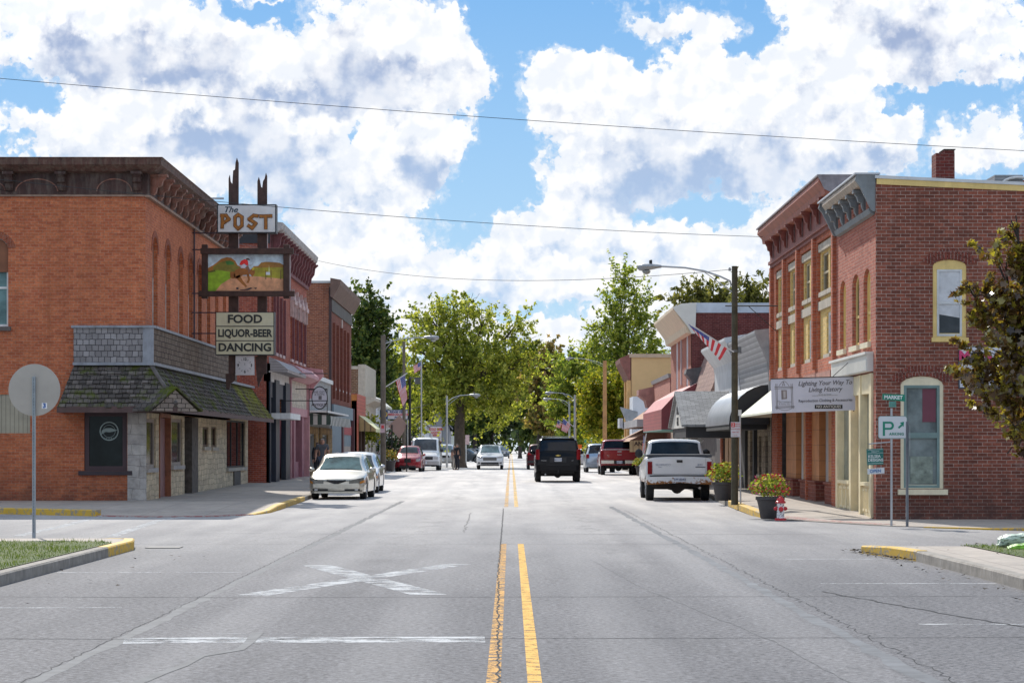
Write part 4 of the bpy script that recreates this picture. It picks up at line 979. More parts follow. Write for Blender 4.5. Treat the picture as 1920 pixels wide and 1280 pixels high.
mb.build('yellow_awning', [paint((.62, .62, .36), .7), lines((.34, .27, .12), (.06, .04, .03), .35, .4, axis=0)], B, fixn=False)

# ---- small tan brick building
X3 = -9.25
B = thing('tan_building', 'pale tan building with a small brown brick side wall behind the orange shop', 'building', (X3, 152, 0))
fo = FL(X3); fo2 = FF(152.0)
wall(fo2, [(-14, -.3), (-9.7, -.3), (-9.7, 6.6), (-14, 6.6)], [], 'side_wall', brick((.26, .14, .08), (.16, .08, .05), (.40, .33, .25), rh=.11, bw=.28, ms=.02), B)
tan = paint((.52, .46, .38), .7, .2, 3, grime=.3)
mb = MB(); fo2.box(mb, -9.7, X3, -.2, 6.9, -12, 0); fo2.box(mb, -14, -9.72, 6.6, 6.8, -.3, .04); mb.build('front_wall', tan, B)
mb = MB(); mb.prism([fo.p(152, z, d) for d, z in ((0, 4.9), (.6, 4.8), (.6, 4.6), (0, 4.3))], (0, 12, 0)); mb.build('cornice', tan, B)
mb = MB(); fo.box(mb, 154.5, 155.7, .3, 3.8, .001, .02); fo.box(mb, 158.5, 159.7, .3, 3.8, .001, .02); mb.build('window', paint((.12, .08, .06), .5), B)
B = thing('gabled_shop', 'narrow white gabled shop beyond the small tan building', 'building', (X3, 166, 0))
fo2 = FF(166.0); blw = lines((.60, .62, .66), (.35, .37, .42), .25, .2, axis=1)
mb = MB(); fo2.prism(mb, [(-12.5, -.2), (X3-.0, -.2), (X3, 4.6), (-9.85, 5.2), (-12.5, 5.0)], -14, 0); mb.build('walls', blw, B)
mb = MB(); fo2.prism(mb, [(X3+.3, 4.45), (X3+.3, 4.6), (-9.8, 5.3), (-10.8, 4.8), (-10.8, 4.6), (-9.8, 5.1)], -14.2, .2); mb.build('roof_trim', white_p, B)
fo = FL(X3); mb = MB(); fo.box(mb, 168, 176, .5, 2.6, .001, .1); mb.build('blue_panel', paint((.03, .07, .16), .6), B)

# ---- The Post sign
YS_ = 76.3; S_ = FOC/YS_; fs = FF(YS_)
sx = lambda u: XU(u, YS_); sz = lambda v: ZV(v, YS_)
G = thing('tavern_sign', 'tall double-sided tavern sign reading The Post with a bucking horse picture, price board and clock', 'sign', (sx(462), YS_, 0))
def board(u0, u1, prof_top, v_bot):
    return [(sx(u), sz(v)) for u, v in prof_top]
mb = MB(); fs.prism(mb, [(sx(u), sz(v)) for u, v in ((428.5, 700), (446.5, 700), (447, 305), (444, 296), (441.5, 305), (440.5, 318), (437, 320), (435.5, 345), (432, 340), (430.5, 328), (428.5, 335))], -.12, 0)
fs.prism(mb, [(sx(u), sz(v)) for u, v in ((423, 700), (440, 700), (441, 712), (436, 716), (432, 718), (430, 731), (424, 728))], -.13, -.01)
mb.build('timber_post', wood_dk, G)
mb = MB(); fs.prism(mb, [(sx(u), sz(v)) for u, v in ((482.5, 700), (500, 700), (500.5, 330), (498.5, 324), (496, 335), (493, 340), (491.5, 352), (489, 350), (487, 338), (485, 332), (482.5, 340))], -.12, 0)
fs.prism(mb, [(sx(u), sz(v)) for u, v in ((478, 668), (496, 668), (495, 700), (488, 714), (484, 726), (481, 705))], -.13, -.01)
mb.build('timber_post', wood_dk, G)
frame_d = paint((.03, .03, .035), .5); face_w = paint((.66, .66, .66), .4, .12, 1.5, grime=.12, grimecol=(.45, .3, .12)); face_c = paint((.62, .58, .40), .45, .15, 2, grime=.15, grimecol=(.45, .33, .1))
def cabinet(u0, u1, v0, v1, dep, face, nm, d0=.02, fr_=2.2):
    mb = MB(); fs.box(mb, sx(u0), sx(u1), sz(v1), sz(v0), d0-dep, d0+.03); c_ = mb.build(nm, frame_d, G)
    mb = MB(); f_ = fr_; fs.box(mb, sx(u0+f_), sx(u1-f_), sz(v1-f_), sz(v0+f_), d0+.03, d0+.036); mb.build('sign_face', face, c_); return c_
cb_ = cabinet(408, 519, 384, 438, .42, face_w, 'top_cabinet', .14)
dF = .14+.04
text('The', fs, sx(433), sz(394.5), dF, .26, paint((.03, .05, .07), .5), cb_, 'script_lettering', shear=.35, bold=.004, sx=1.1)
# rustic log lettering
logm = paint((.36, .13, .015), .6, .35, 9); logd = paint((.10, .035, .01), .6)
def strokes(segs, wd, mat, dd, nm, par):
    mb = MB()
    for k_, ((x1, y1), (x2, y2)) in enumerate(segs):
        a = Vector((x1, y1)); b = Vector((x2, y2)); d = (b-a).normalized(); n_ = Vector((-d.y, d.x))*wd/2; e = d*wd*.3; dd += .0007
        pts = [a-e-n_, b+e-n_, b+e+n_, a-e+n_]; fs.prism(mb, [(q.x, q.y) for q in pts], dd, dd+.012)
    return mb.build(nm, mat, par)
def L(u, v): return (sx(u), sz(v))
letters = {'P': [((418, 428), (418.5, 406)), ((416, 405), (425, 405)), ((425, 405), (431, 412)), ((431, 412), (419, 420))],
 'O': [((442, 408), (442, 424)), ((442, 424), (448, 430)), ((448, 430), (455, 424)), ((455, 424), (455, 408)), ((455, 408), (448, 403.5)), ((448, 403.5), (442, 408))],
 'S': [((484, 406), (477, 405)), ((477, 405), (468, 412)), ((468, 412), (481, 420)), ((481, 420), (474, 429)), ((474, 429), (467, 424))],
 'T': [((489, 406.5), (510, 406)), ((499.5, 408), (499.5, 429))]}
alls = [(L(*a), L(*b)) for s_ in letters.values() for a, b in s_]
strokes(alls, .115, logd, dF-.003, 'log_lettering', cb_); strokes(alls, .085, logm, dF+.012, 'log_lettering', cb_)
# picture frame
mb = MB(); fs.box(mb, sx(377), sx(551), sz(477), sz(466), .0, .2); fs.box(mb, sx(374), sx(553), sz(556), sz(546), .0, .2); fs.box(mb, sx(379), sx(390), sz(560), sz(459), -.04, .16); fs.box(mb, sx(532), sx(543), sz(560), sz(459), -.04, .16); fs.box(mb, sx(391), sx(531), sz(546), sz(477), -.1, .02)
pf_ = mb.build('picture_frame', wood_dk, G, bevel=.012)
# the painted picture, flat colours laid on a panel (pixel coordinates of its own small canvas)
def pc_(pts, col, dd, nm='painted_shape', rough=.5):
    col = tuple(min(.9, q*1.45) for q in col); mb = MB(); fs.prism(mb, [(sx(391+(x-210)/10.1), sz(477+(y-265)/10.1)) for x, y in pts], .02+dd-.001, .02+dd); return mb.build(nm, paint(col, rough, .35, 5), pf_)  # colours raised to stand in for light coming through the board
pc_([(205, 262), (1640, 262), (1640, 975), (205, 975)], (.42, .52, .66), .004, 'painted_sky')
pc_([(205, 520), (300, 470), (380, 410), (450, 350), (560, 318), (640, 330), (720, 390), (760, 470), (820, 500), (820, 620), (205, 640)], (.30, .12, .02), .006, 'painted_hill')
pc_([(300, 500), (420, 420), (560, 380), (690, 410), (740, 480), (820, 520), (820, 660), (300, 660)], (.17, .15, .02), .008, 'painted_hill')
pc_([(530, 400), (600, 380), (690, 410), (690, 460), (560, 465)], (.05, .17, .03), .010, 'painted_bush')
pc_([(1060, 490), (1150, 485), (1210, 420), (1300, 405), (1420, 410), (1560, 425), (1640, 470), (1640, 640), (1060, 640)], (.28, .13, .02), .006, 'painted_hill')
pc_([(1040, 520), (1640, 510), (1640, 730), (1040, 680)], (.28, .25, .02), .008, 'painted_field')
pc_([(205, 600), (400, 560), (620, 600), (700, 690), (520, 800), (330, 975), (205, 975)], (.22, .36, .015), .010, 'painted_meadow')
pc_([(330, 975), (450, 830), (640, 710), (860, 670), (1100, 680), (1640, 730), (1640, 975)], (.55, .27, .14), .012, 'painted_sand')
br = (.26, .09, .015)
for pts in ([(690, 640), (720, 560), (800, 525), (900, 530), (990, 560), (1060, 520), (1085, 560), (1090, 620), (1040, 690), (1000, 640), (940, 650), (860, 660), (760, 720), (700, 720)],
            [(620, 600), (700, 590), (720, 690), (680, 730), (620, 700)], [(720, 690), (800, 650), (860, 760), (940, 860), (920, 890), (840, 820), (760, 740)], [(930, 640), (980, 640), (1000, 740), (970, 810), (930, 805), (960, 740)]):
    pc_(pts, br, .016, 'painted_horse')
pc_([(1030, 520), (1080, 510), (1075, 560), (1040, 570)], (.55, .4, .03), .019, 'painted_horse')
pc_([(795, 460), (830, 390), (890, 360), (940, 365), (960, 400), (970, 470), (930, 475), (890, 440), (840, 470)], (.62, .02, .02), .020, 'painted_rider')
pc_([(925, 345), (960, 335), (1000, 360), (990, 375), (930, 368)], (.04, .03, .02), .022, 'painted_hat')
pc_([(800, 480), (890, 470), (930, 520), (860, 525)], (.5, .45, .5), .019, 'painted_rider')
pc_([(900, 520), (960, 470), (1000, 560), (980, 640), (960, 560)], (.2, .1, .06), .021, 'painted_leg')
pc_([(1345, 580), (1358, 470), (1375, 580), (1380, 660), (1300, 660), (1300, 600)], (.5, .52, .2), .016, 'painted_bottle')
pc_([(1300, 600), (1375, 600), (1375, 650), (1300, 650)], (.5, .52, .6), .018, 'painted_bottle')
pc_([(730, 895), (780, 885), (780, 925), (740, 930)], (.05, .03, .03), .016); pc_([(800, 930), (900, 925), (1010, 890), (1050, 905), (960, 945), (820, 945)], (.05, .03, .03), .016); pc_([(1070, 900), (1130, 890), (1110, 925)], (.05, .03, .03), .018)
for x_ in (1290, 1390, 1570): pc_([(x_, 560), (x_+14, 560), (x_+14, 740), (x_, 740)], (.16, .09, .02), .017, 'painted_fence')
pc_([(1150, 585), (1600, 585), (1600, 592), (1150, 592)], (.2, .14, .02), .019, 'painted_fence'); pc_([(205, 590), (330, 555), (345, 590), (230, 615)], (.1, .1, .01), .014)
mb = MB()
ring_ = [(1000+62*math.cos(t), 405+75*math.sin(t)) for t in np.linspace(-1.4, 2.2, 16)]
for k in range(15):
    a, b = Vector(ring_[k]), Vector(ring_[k+1]); mb.obox(fs.p(sx(391+(a.x-210)/10.1), sz(477+(a.y-265)/10.1), .042), fs.u*((b.x-a.x)/10.1/S_)+Vector((0, 0, -(b.y-a.y)/10.1/S_)), (0, 0, .01), (0, -.002, 0))
mb.build('painted_lasso', paint((.35, .2, .2), .6), pf_)
# price board
cb_ = cabinet(405, 515, 585, 666, .4, face_c, 'lower_cabinet', .1, 1.6)
mb = MB(); [fs.box(mb, sx(406), sx(514), sz(v+.8), sz(v-.8), .13, .145) for v in (612, 639)]; mb.build('divider', frame_d, cb_)
ltr = paint((.03, .032, .03), .6)
for s_, v, sz_, k_ in (('FOOD', 599, .36, 1.08), ('LIQUOR-BEER', 625.5, .33, .84), ('DANCING', 652, .35, 1.04)): text(s_, fs, sx(460), sz(v), .142, sz_, ltr, cb_, 'lettering', bold=.012, sx=k_)
# clock
mb = MB(); fs.box(mb, sx(442), sx(477), sz(703), sz(667), -.1, .06); ck = mb.build('clock', paint((.6, .56, .56), .5), G)
cu_, cv_ = 459.5, 685
mb = MB()
for k in range(12):
    if k % 3: 
        a = 6.2832*k/12; p0 = Vector((sx(cu_)+.17*math.sin(a), 0, sz(cv_)+.17*math.cos(a))); p1 = Vector((sx(cu_)+.225*math.sin(a), 0, sz(cv_)+.225*math.cos(a)))
        mb.tube([(p0.x, YS_-.066, p0.z), (p1.x, YS_-.066, p1.z)], .006, 4)
mb.tube([(sx(cu_), YS_-.066, sz(cv_)), (sx(cu_), YS_-.066, sz(cv_)+.08)], .005, 4); mb.build('clock_ticks', ltr, ck)
for s_, du_, dv_ in (('12', 0, -11.5), ('3', 12.5, 0), ('6', 0, 12), ('9', -12.5, 0)): text(s_, fs, sx(cu_+du_), sz(cv_+dv_), .064, .12, ltr, ck, 'clock_number', bold=.004)
mb = MB()
for v, u0, u1 in ((437, 360, 408), (468, 358, 380), (550, 361, 380), (586, 356, 405), (625, 357, 405)): mb.tube([(X0-.02, YS_, sz(v)), (sx(u1), YS_, sz(v))], .022, 6)
mb.tube([(X0+.06, YS_, sz(640)), (X0+.06, YS_, sz(430))], .03, 6)
mb.build('wall_bracket', paint((.06, .035, .05), .6), G)
mb = MB(); mb.box(sx(447), sx(448.4), YS_-.02, YS_+.01, sz(467), sz(437)); mb.box(sx(501), sx(502.4), YS_-.02, YS_+.01, sz(467), sz(437)); mb.box(sx(541.5), sx(545), YS_-.02, YS_+.03, sz(546), sz(476)); mb.build('conduit', paint((.5, .4, .4), .5), G)
mb = MB(); mb.tube([(-10.0, 80, 9.6), (sx(408), YS_, sz(384))], .012, 5); mb.build('guy_wire', frame_d, G)
# ================================================================ RIGHT SIDE OF THE STREET
XR = 8.15; YR = 53.5
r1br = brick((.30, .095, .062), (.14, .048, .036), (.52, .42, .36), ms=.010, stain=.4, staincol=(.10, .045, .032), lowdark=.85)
r1b_lit = brick((.52, .17, .11), (.36, .10, .07), (.46, .34, .28), stain=.2)  # brighter copy of the side wall brick, sunlight on the street front painted in
B = thing('corner_shop', 'dark red brick corner building with yellow framed arched windows, a chimney and a cream storefront', 'building', (XR, YR, 0))
ff = FF(YR); fr_ = FR(XR)
sX = lambda u: XU(u, YR); sZ = lambda v: ZV(v, YR)
wU = arch(sX(1749), sX(1812), sZ(633), sZ(487), .14); wD = arch(sX(1688.5), sX(1769), sZ(916), sZ(705), .2)
oute = [(XR, -.3), (22, -.3), (22, 6.9), (XR, 7.55)]
wall(ff, oute, [wU, wD, arch(13.2, 14.0, 3.97, 5.8, .14), arch(13.0, 14.1, .7, 3.2, .2)], 'side_wall', r1br, B)
yel_p = paint((.74, .54, .2), .6, .15, 3, grime=.15); yel_l = paint((.74, .66, .47), .6, .12, 3, grime=.15); teal_p = paint((.16, .24, .23), .5, .2, 3)
win = window(ff, sX(1749), sX(1812), sZ(633), sZ(487), B, yel_p, glass((.25, .27, .3), .1), rise=.14, fw=.1, rec=.02, sill=None)
mb = MB(); a0, a1, z0, z1 = sX(1757), sX(1804), sZ(630), sZ(505)
ff.ring(mb, arch(a0, a1, z0, z1), arch(a0+.05, a1-.05, z0+.05, z1-.05), -.045, -.012); ff.box(mb, a0, a1, (z0+z1)/2-.03, (z0+z1)/2+.03, -.05, -.005); mb.build('sash', alu, win)
mb = MB(); ff.box(mb, a0+.05, a1-.05, z0+.05, (z0+z1)/2-.03, -.056, -.031); mb.build('lower_pane', glass((.05, .055, .06), .08), win)
mb = MB(); ff.prism(mb, arch(sX(1755), sX(1806), z1, sZ(492), .1), -.06, -.014); mb.build('arch_panel', yel_p, win); mb = MB(); ff.box(mb, sX(1746), sX(1815), sZ(641), sZ(633), -.1, .09); mb.build('sill', yel_p, win)
mb = MB(); ff.box(mb, a0+.05, a1-.05, z1-.22, z1-.05, -.058, -.026); ff.prism(mb, [(a0+.05, z1-1.0), (a1-.05, z1-1.08), (a1-.05, z1-.22), (a0+.05, z1-.22)], -.054, -.028); mb.build('curtain', paint((.55, .56, .58), .7, .2, 5), win)
win = window(ff, *[sX(1688.5), sX(1769)], sZ(916), sZ(705), B, yel_l, glass((.16, .19, .19), .07), rise=.2, fw=.095, rec=.02)
mb = MB(); a0, a1, z0, z1 = sX(1695), sX(1762), sZ(914), sZ(722)
ff.ring(mb, arch(a0, a1, z0, z1), arch(a0+.06, a1-.06, z0+.06, z1-.06), -.05, -.012); zm = sZ(816); ff.box(mb, a0, a1, zm-.06, zm+.06, -.055, -.006); mb.build('sash', teal_p, win)
mb = MB(); ff.box(mb, a0+.42, a0+.72, zm+.3, z1-.08, -.054, -.044); mb.build('dress_form', paint((.16, .05, .07), .8), win)
mb = MB(); ff.box(mb, a0+.15, a1-.15, z0+.1, z0+.7, -.054, -.044); mb.build('display_cloth', paint((.22, .26, .22), .8, .5, 6), win)
mb = MB(); ff.prism(mb, arch(sX(1693), sX(1764), z1, sZ(709), .15), -.06, -.014); mb.build('arch_panel', yel_l, win); mb = MB(); ff.box(mb, sX(1683), sX(1776), sZ(927), sZ(917), -.1, .1); mb.build('sill', yel_l, win)
vbr = brick((.26, .07, .05), (.17, .045, .035), (.4, .31, .27), bw=.075, rh=.3)
for (c_, hw, top, ri) in (((sX(1749)+sX(1812))/2, (sX(1812)-sX(1749))/2, wU[0][1]*0+sZ(487), .14), ((sX(1688.5)+sX(1769))/2, (sX(1769)-sX(1688.5))/2, sZ(705), .2)):
    n_ = 15
    for row, (d0, d1) in enumerate(((.02, .13), (.14, .25))):
        mb = MB()
        for k in range(n_):
            t0, t1 = math.pi*(.0+1.0*k/n_)+.02, math.pi*((k+1)/n_)-.02
            q = [(c_+(hw+dr)*math.cos(t), top-ri+(ri+dr)*math.sin(t)) for t, dr in ((t0, d0), (t1, d0), (t1, d1), (t0, d1))]
            if k in (0, n_-1): continue
            mb.prism([ff.p(a, z, .001) for a, z in q], ff.n*.014)
        o_ = mb.build('arch_course', vbr, B)
# coping, yellow band
mb = MB(); mb.prism([(XR-.02, YR-.05, 7.63), (22, YR-.05, 6.98), (22, YR-.05, 7.05), (XR-.02, YR-.05, 7.70)], (0, .35, 0)); mb.build('coping', alu, B)
mb = MB(); mb.prism([(XR+.02, YR-.03, 7.5), (22, YR-.03, 6.85), (22, YR-.03, 6.98), (XR+.02, YR-.03, 7.63)], (0, .2, 0)); mb.build('yellow_band', yel_p, B)
mb = MB(); mb.poly([(XR, YR+.2, 7.4), (22, YR+.2, 6.8), (22, 74, 6.8), (XR, 74, 7.4)]); mb.build('roof', paint((.1, .1, .1), .9), B)
chim = brick((.24, .05, .04), (.14, .03, .03), (.3, .2, .18), stain=.4)
mb = MB(); cx0, cx1 = XU(1755, 57), XU(1790, 57); mb.box(cx0, cx1, 57, 57.6, 6.8, ZV(287, 57)); mb.box(cx0+.2, cx1, 57.02, 57.58, ZV(287, 57), ZV(281, 57)); ch = mb.build('chimney', chim, B)
mb = MB(); mb.box(cx0+.18, cx1+.02, 56.98, 57.62, ZV(281, 57), ZV(279.5, 57)); mb.build('chimney_cap', paint((.07, .08, .07), .8), ch)
# facade of the corner shop
fy = lambda u: yf(u, XR); fz = lambda v, u: zf_(v, u, XR)
hs = []
for u0, u1, v0 in ((1575, 1586, 516), (1598, 1611, 505), (1619, 1632, 494)):
    um = (u0+u1)/2; a0, a1 = fy(u1), fy(u0); hs.append((a0, a1, fz(648, um)+.0, fz(v0, um)))
hs = [(a0, a1, 4.02, 5.72) for a0, a1, _, _ in hs]
wall(fr_, [(YR, -.2), (60, -.2), (60, 7.3), (YR, 7.3)], [arch(*h_, .3) for h_ in hs]+[arch(YR+.35, 59.8, .0, 3.32)], 'street_wall', r1b_lit, B)
for i, h_ in enumerate(hs):
    w_ = window(fr_, *h_, B, yel_p, gl_dark if i == 1 else yel_p, rise=.3, fw=.09, rec=.09, mull_h=1, sill=yel_l)
# metal cornice with scrolled brackets
gcm = paint((.20, .22, .23), .55, .25, 3, grime=.35); gcl = paint((.42, .34, .26), .6, .3, 4, grime=.4)
mb = MB(); mb.prism([fr_.p(YR+.02, z, d) for d, z in ((0, 7.72), (.42, 7.72), (.46, 7.6), (.36, 7.48), (.1, 6.95), (.06, 6.9), (0, 6.9))], (0, .12, 0)); mb.prism([fr_.p(59.86, z, d) for d, z in ((0, 7.72), (.42, 7.72), (.46, 7.6), (.36, 7.48), (.1, 6.95), (.06, 6.9), (0, 6.9))], (0, .12, 0)); mb.build('cornice_end', gcm, B)
mb = MB(); mb.prism([fr_.p(YR+.14, z, d) for d, z in ((0, 7.7), (.42, 7.7), (.44, 7.6), (.36, 7.48), (0, 7.46))], (0, 5.72, 0)); mb.build('cornice', gcl, B)
mb = MB(); mb.box(XR-.47, XR+.1, YR+.0, 60.0, 7.72, 7.76); mb.build('cornice_cap', paint((.5, .52, .55), .5), B)
mb = MB(); mb.prism([fr_.p(YR+.14, z, d) for d, z in ((0, 6.98), (.14, 6.98), (.1, 6.86), (0, 6.84))], (0, 5.72, 0)); mb.build('cornice_moulding', gcm, B)
for k in range(5): bracket(fr_, YR+.95+k*1.15, wd=.16, zt=7.46, hgt=.46, dep=.24, m=gcm, par=B)
# storefront
mb = MB(); fr_.box(mb, YR+.35, 59.9, 3.34, 3.72, .001, .14); fr_.box(mb, YR+.33, 59.92, 3.72, 3.78, .001, .2)
for k in range(30): fr_.box(mb, YR+.4+k*.19, YR+.5+k*.19, 3.36, 3.6, .14, .17)
mb.build('storefront_cornice', paint((.70, .68, .62), .6, .1), B)
crm = paint((.8, .68, .43), .6, .15, 3, grime=.15)
mb = MB()
for a0, a1 in ((YR+.36, YR+.7), (55.55, 55.8), (57.1, 57.4), (59.45, 59.78)): fr_.box(mb, a0, a1, .05, 3.3, -.14, .05)
fr_.box(mb, YR+.7, 59.45, 2.85, 3.3, -.14, .02); mb.build('storefront_column', crm, B)
for a0, a1 in ((YR+.7, 55.55), (57.4, 59.45)):
    mb = MB(); fr_.box(mb, a0, a1, .05, .75, -.14, -.02); fr_.box(mb, a0, a1, .75, .83, -.14, .06)
    n_ = 3; w_ = (a1-a0)/n_
    for k in range(n_): fr_.ring(mb, arch(a0+k*w_+.08, a0+(k+1)*w_-.08, .16, .68), arch(a0+k*w_+.14, a0+(k+1)*w_-.14, .22, .62), -.02, .012)
    mb.build('panelled_stall_riser', crm, B)
for a0, a1 in ((YR+.7, 55.55), (57.4, 59.45)):
    mb = MB(); fr_.box(mb, a0, a1, .83, 2.85, -.2, -.12); mb.build('shop_window', glass((.13, .16, .15), .05), B)
mb = MB(); fr_.ring(mb, arch(55.85, 57.05, .08, 2.8), arch(56.0, 56.9, .85, 2.65), -.2, -.13); fr_.box(mb, 55.9, 57, .1, .85, -.19, -.12); dd = mb.build('door', paint((.62, .45, .17), .6), B)
mb = MB(); fr_.box(mb, 56.0, 56.9, .85, 2.65, -.19, -.17); mb.build('door_pane', gl_mid, dd)
mb = MB(); fr_.box(mb, 57.7, 58.2, .95, 1.35, -.11, -.09); fr_.box(mb, 54.6, 54.9, 1.7, 1.9, -.11, -.09); mb.build('window_notice', paint((.7, .68, .66), .6), B)
mb = MB(); mb.box(XR-.35, XR-.01, 55.6, 57.3, .0, .07); mb.build('door_step', paint((.2, .19, .18), .9), B)
# hanging shop sign
YH = 56.9; fh = FF(YH); hx = lambda u: XU(u, YH); hz = lambda v: ZV(v, YH)
G = thing('hanging_shop_sign', 'large pale grey hanging sign reading Lighting Your Way To Living History', 'sign', (hx(1525), YH, 0))
board_m = paint((.60, .59, .66), .55, .06, 2)
q = [(hx(1445), hz(711)), (hx(1603), hz(706)), (hx(1603), hz(768.5)), (hx(1447), hz(774.5))]
mb = MB(); fh.prism(mb, q, 0, .06); bd = mb.build('sign_board', board_m, G)
mb = MB(); fh.prism(mb, [(hx(1444), hz(709.5)), (hx(1604), hz(704.5)), (hx(1604), hz(706)), (hx(1444), hz(711))], -.01, .07); mb.build('sign_frame', black_m, G)
ink = paint((.13, .12, .13), .6); ink2 = paint((.3, .29, .28), .6)
rt = .032
text('Lighting Your Way To', fh, hx(1546), hz(718), .061, .152, ink, bd, 'lettering', shear=.3, rot=rt, bold=.0015, sx=.93)
text('Living History', fh, hx(1546), hz(730), .061, .152, ink, bd, 'lettering', shear=.3, rot=rt, bold=.0015, sx=.93)
text('Reproduction Clothing & Accessories', fh, hx(1547), hz(750.5), .061, .09, ink, bd, 'lettering', rot=rt*.8, bold=.001, sx=.93)
text('----==+==----', fh, hx(1546), hz(740.5), .061, .11, ink2, bd, 'ornament', rot=rt)
mb = MB(); fh.box(mb, hx(1527), hx(1579), hz(766), hz(758.5), .06, .064); mb.build('black_strip', black_m, bd)
text('NO ANTIQUES', fh, hx(1553), hz(762.2), .066, .088, paint((.7, .65, .6), .6), bd, 'lettering', bold=.001)
mb = MB()
def seg(fr, pts, wd, dd, mb):
    for (x1, y1), (x2, y2) in pts:
        a = Vector((x1, y1)); b = Vector((x2, y2)); d = (b-a).normalized(); n_ = Vector((-d.y, d.x))*wd/2
        fr.prism(mb, [(q_.x, q_.y) for q_ in (a-n_, b-n_, b+n_, a+n_)], dd, dd+.004)
HH = lambda u, v: (hx(1430+u/6.096), hz(690+v/6.096))
seg(fh, [(HH(130, 215), HH(345, 215)), (HH(130, 235), HH(345, 230)), (HH(140, 440), HH(360, 435)), (HH(140, 455), HH(360, 448))], .012, .06, mb)
seg(fh, [(HH(145, 180), HH(155, 475)), (HH(160, 180), HH(168, 470)), (HH(335, 175), HH(345, 465)), (HH(320, 180), HH(330, 460))], .01, .06, mb)
cx_ = [(180+ (300-180)*k/10, 210-60*math.sin(math.pi*k/10)) for k in range(11)]
seg(fh, [(HH(*cx_[k]), HH(*cx_[k+1])) for k in range(10)], .009, .06, mb)
seg(fh, [(HH(235, 155), HH(220, 205)), (HH(235, 155), HH(250, 205)), (HH(222, 190), HH(248, 190))], .01, .06, mb)
cx_ = [(175+(330-175)*k/10, 460+22*math.sin(math.pi*k/10)) for k in range(11)]
seg(fh, [(HH(*cx_[k]), HH(*cx_[k+1])) for k in range(10)], .008, .06, mb)
mb.build('lantern_emblem', paint((.16, .13, .11), .6), bd)
mb = MB(); fh.prism(mb, [HH(208, 250), HH(272, 250), HH(275, 350), HH(212, 358)], .06, .063); mb.build('lantern_emblem', paint((.24, .2, .19), .6), bd)
mb = MB(); fh.prism(mb, [HH(232, 262), HH(258, 262), HH(258, 340), HH(235, 342)], .063, .066); mb.build('lantern_emblem', paint((.5, .46, .46), .6), bd)
text('The Lantern', fh, *[HH(245, 385)[0], HH(245, 385)[1]], .061, .07, ink2, bd, 'lettering', rot=-.02); text('& Sons, Inc.', fh, HH(250, 412)[0], HH(250, 412)[1], .061, .06, ink2, bd, 'lettering', rot=-.02)
mb = MB(); mb.tube([(hx(1600), YH, hz(769)), (XR, YH, hz(771))], .014, 5); mb.tube([(hx(1600), YH, hz(739)), (XR, YH, hz(735))], .014, 5); mb.tube([(hx(1560), YH, hz(707)), (XR, YH, hz(670))], .008, 5); mb.build('wall_bracket', black_m, G)

# ---- yellow panelled brick building
Y2a, Y2b = 60.0, 74.8
B = thing('panelled_building', 'red brick two storey building with yellow brick window bays and boarded ground floor windows', 'building', (XR, Y2a, 0))
r2 = brick((.55, .16, .08), (.40, .10, .055), (.40, .27, .22), stain=.25); ybr = brick((.78, .55, .2), (.66, .44, .15), (.6, .5, .3), stain=.1)
lime = paint((.46, .40, .32), .8, .25, 3, grime=.3)
bays = [(fy(u1), fy(u0)) for u0, u1 in ((1454, 1470), (1476, 1496), (1501, 1526), (1532, 1566))]
bays = [(max(60.25, a), b) for a, b in bays]
wall(fr_, [(Y2a, -.2), (Y2b, -.2), (Y2b, 7.75), (Y2a, 7.75)], [arch(a, b, 3.95, 7.05) for a, b in bays]+[arch(60.9, 73.4, .05, 3.1)], 'street_wall', r2, B, depth=.16)
for a, b in bays:
    m_ = (a+b)/2; wA = [(a+.28, m_-.13), (m_+.13, b-.28)]
    wall(F((XR+.09, 0, 0), (0, 1, 0), (-1, 0, 0)), [(a, 3.95), (b, 3.95), (b, 7.05), (a, 7.05)], [arch(x0, x1, 5.72, 6.75) for x0, x1 in wA]+[arch(m_-.5, m_+.5, 4.05, 5.15)], 'yellow_bay', ybr, B, depth=.12)
    f_b = F((XR+.09, 0, 0), (0, 1, 0), (-1, 0, 0))
    for x0, x1 in wA: window(f_b, x0, x1, 5.72, 6.75, B, paint((.5, .42, .28), .6), gl_dark, rec=.05, fw=.06, sill=lime, mull_h=1)
    window(f_b, m_-.5, m_+.5, 4.05, 5.15, B, white_p, glass((.25, .3, .36), .05), rec=.05, fw=.08, mull_v=1, sill=lime)
    mb = MB(); f_b.box(mb, a+.02, b-.02, 5.25, 5.48, .001, .07); mb.build('lime_band', lime, B); mb = MB(); f_b.box(mb, a+.02, b-.02, 6.8, 7.0, .001, .06); mb.build('lime_band', lime, B)
for k in range(4):
    a = bays[k][0]-.22
for a in [Y2a+.12]+[(bays[k][1]+bays[k-1][0])/2 for k in (1, 2, 3)]+[74.5]:
    mb = MB(); fr_.box(mb, a-.14, a+.14, 3.7, 7.2, .001, .1); mb.build('pilaster', r2, B)
ccm = paint((.22, .055, .04), .65, .3, 3, grime=.3); ccl = paint((.34, .10, .06), .6, .3, 3, grime=.3)
mb = MB(); mb.prism([fr_.p(Y2a+.02, z, d) for d, z in ((0, 8.42), (.42, 8.42), (.45, 8.28), (.3, 8.12), (.28, 7.98), (0, 7.95))], (0, 14.9, 0)); mb.build('cornice', ccl, B)
mb = MB(); fr_.box(mb, Y2a, Y2b, 7.2, 7.98, .001, .06); fr_.box(mb, Y2a, Y2b, 7.3, 7.4, .06, .12); mb.build('frieze', ccm, B)
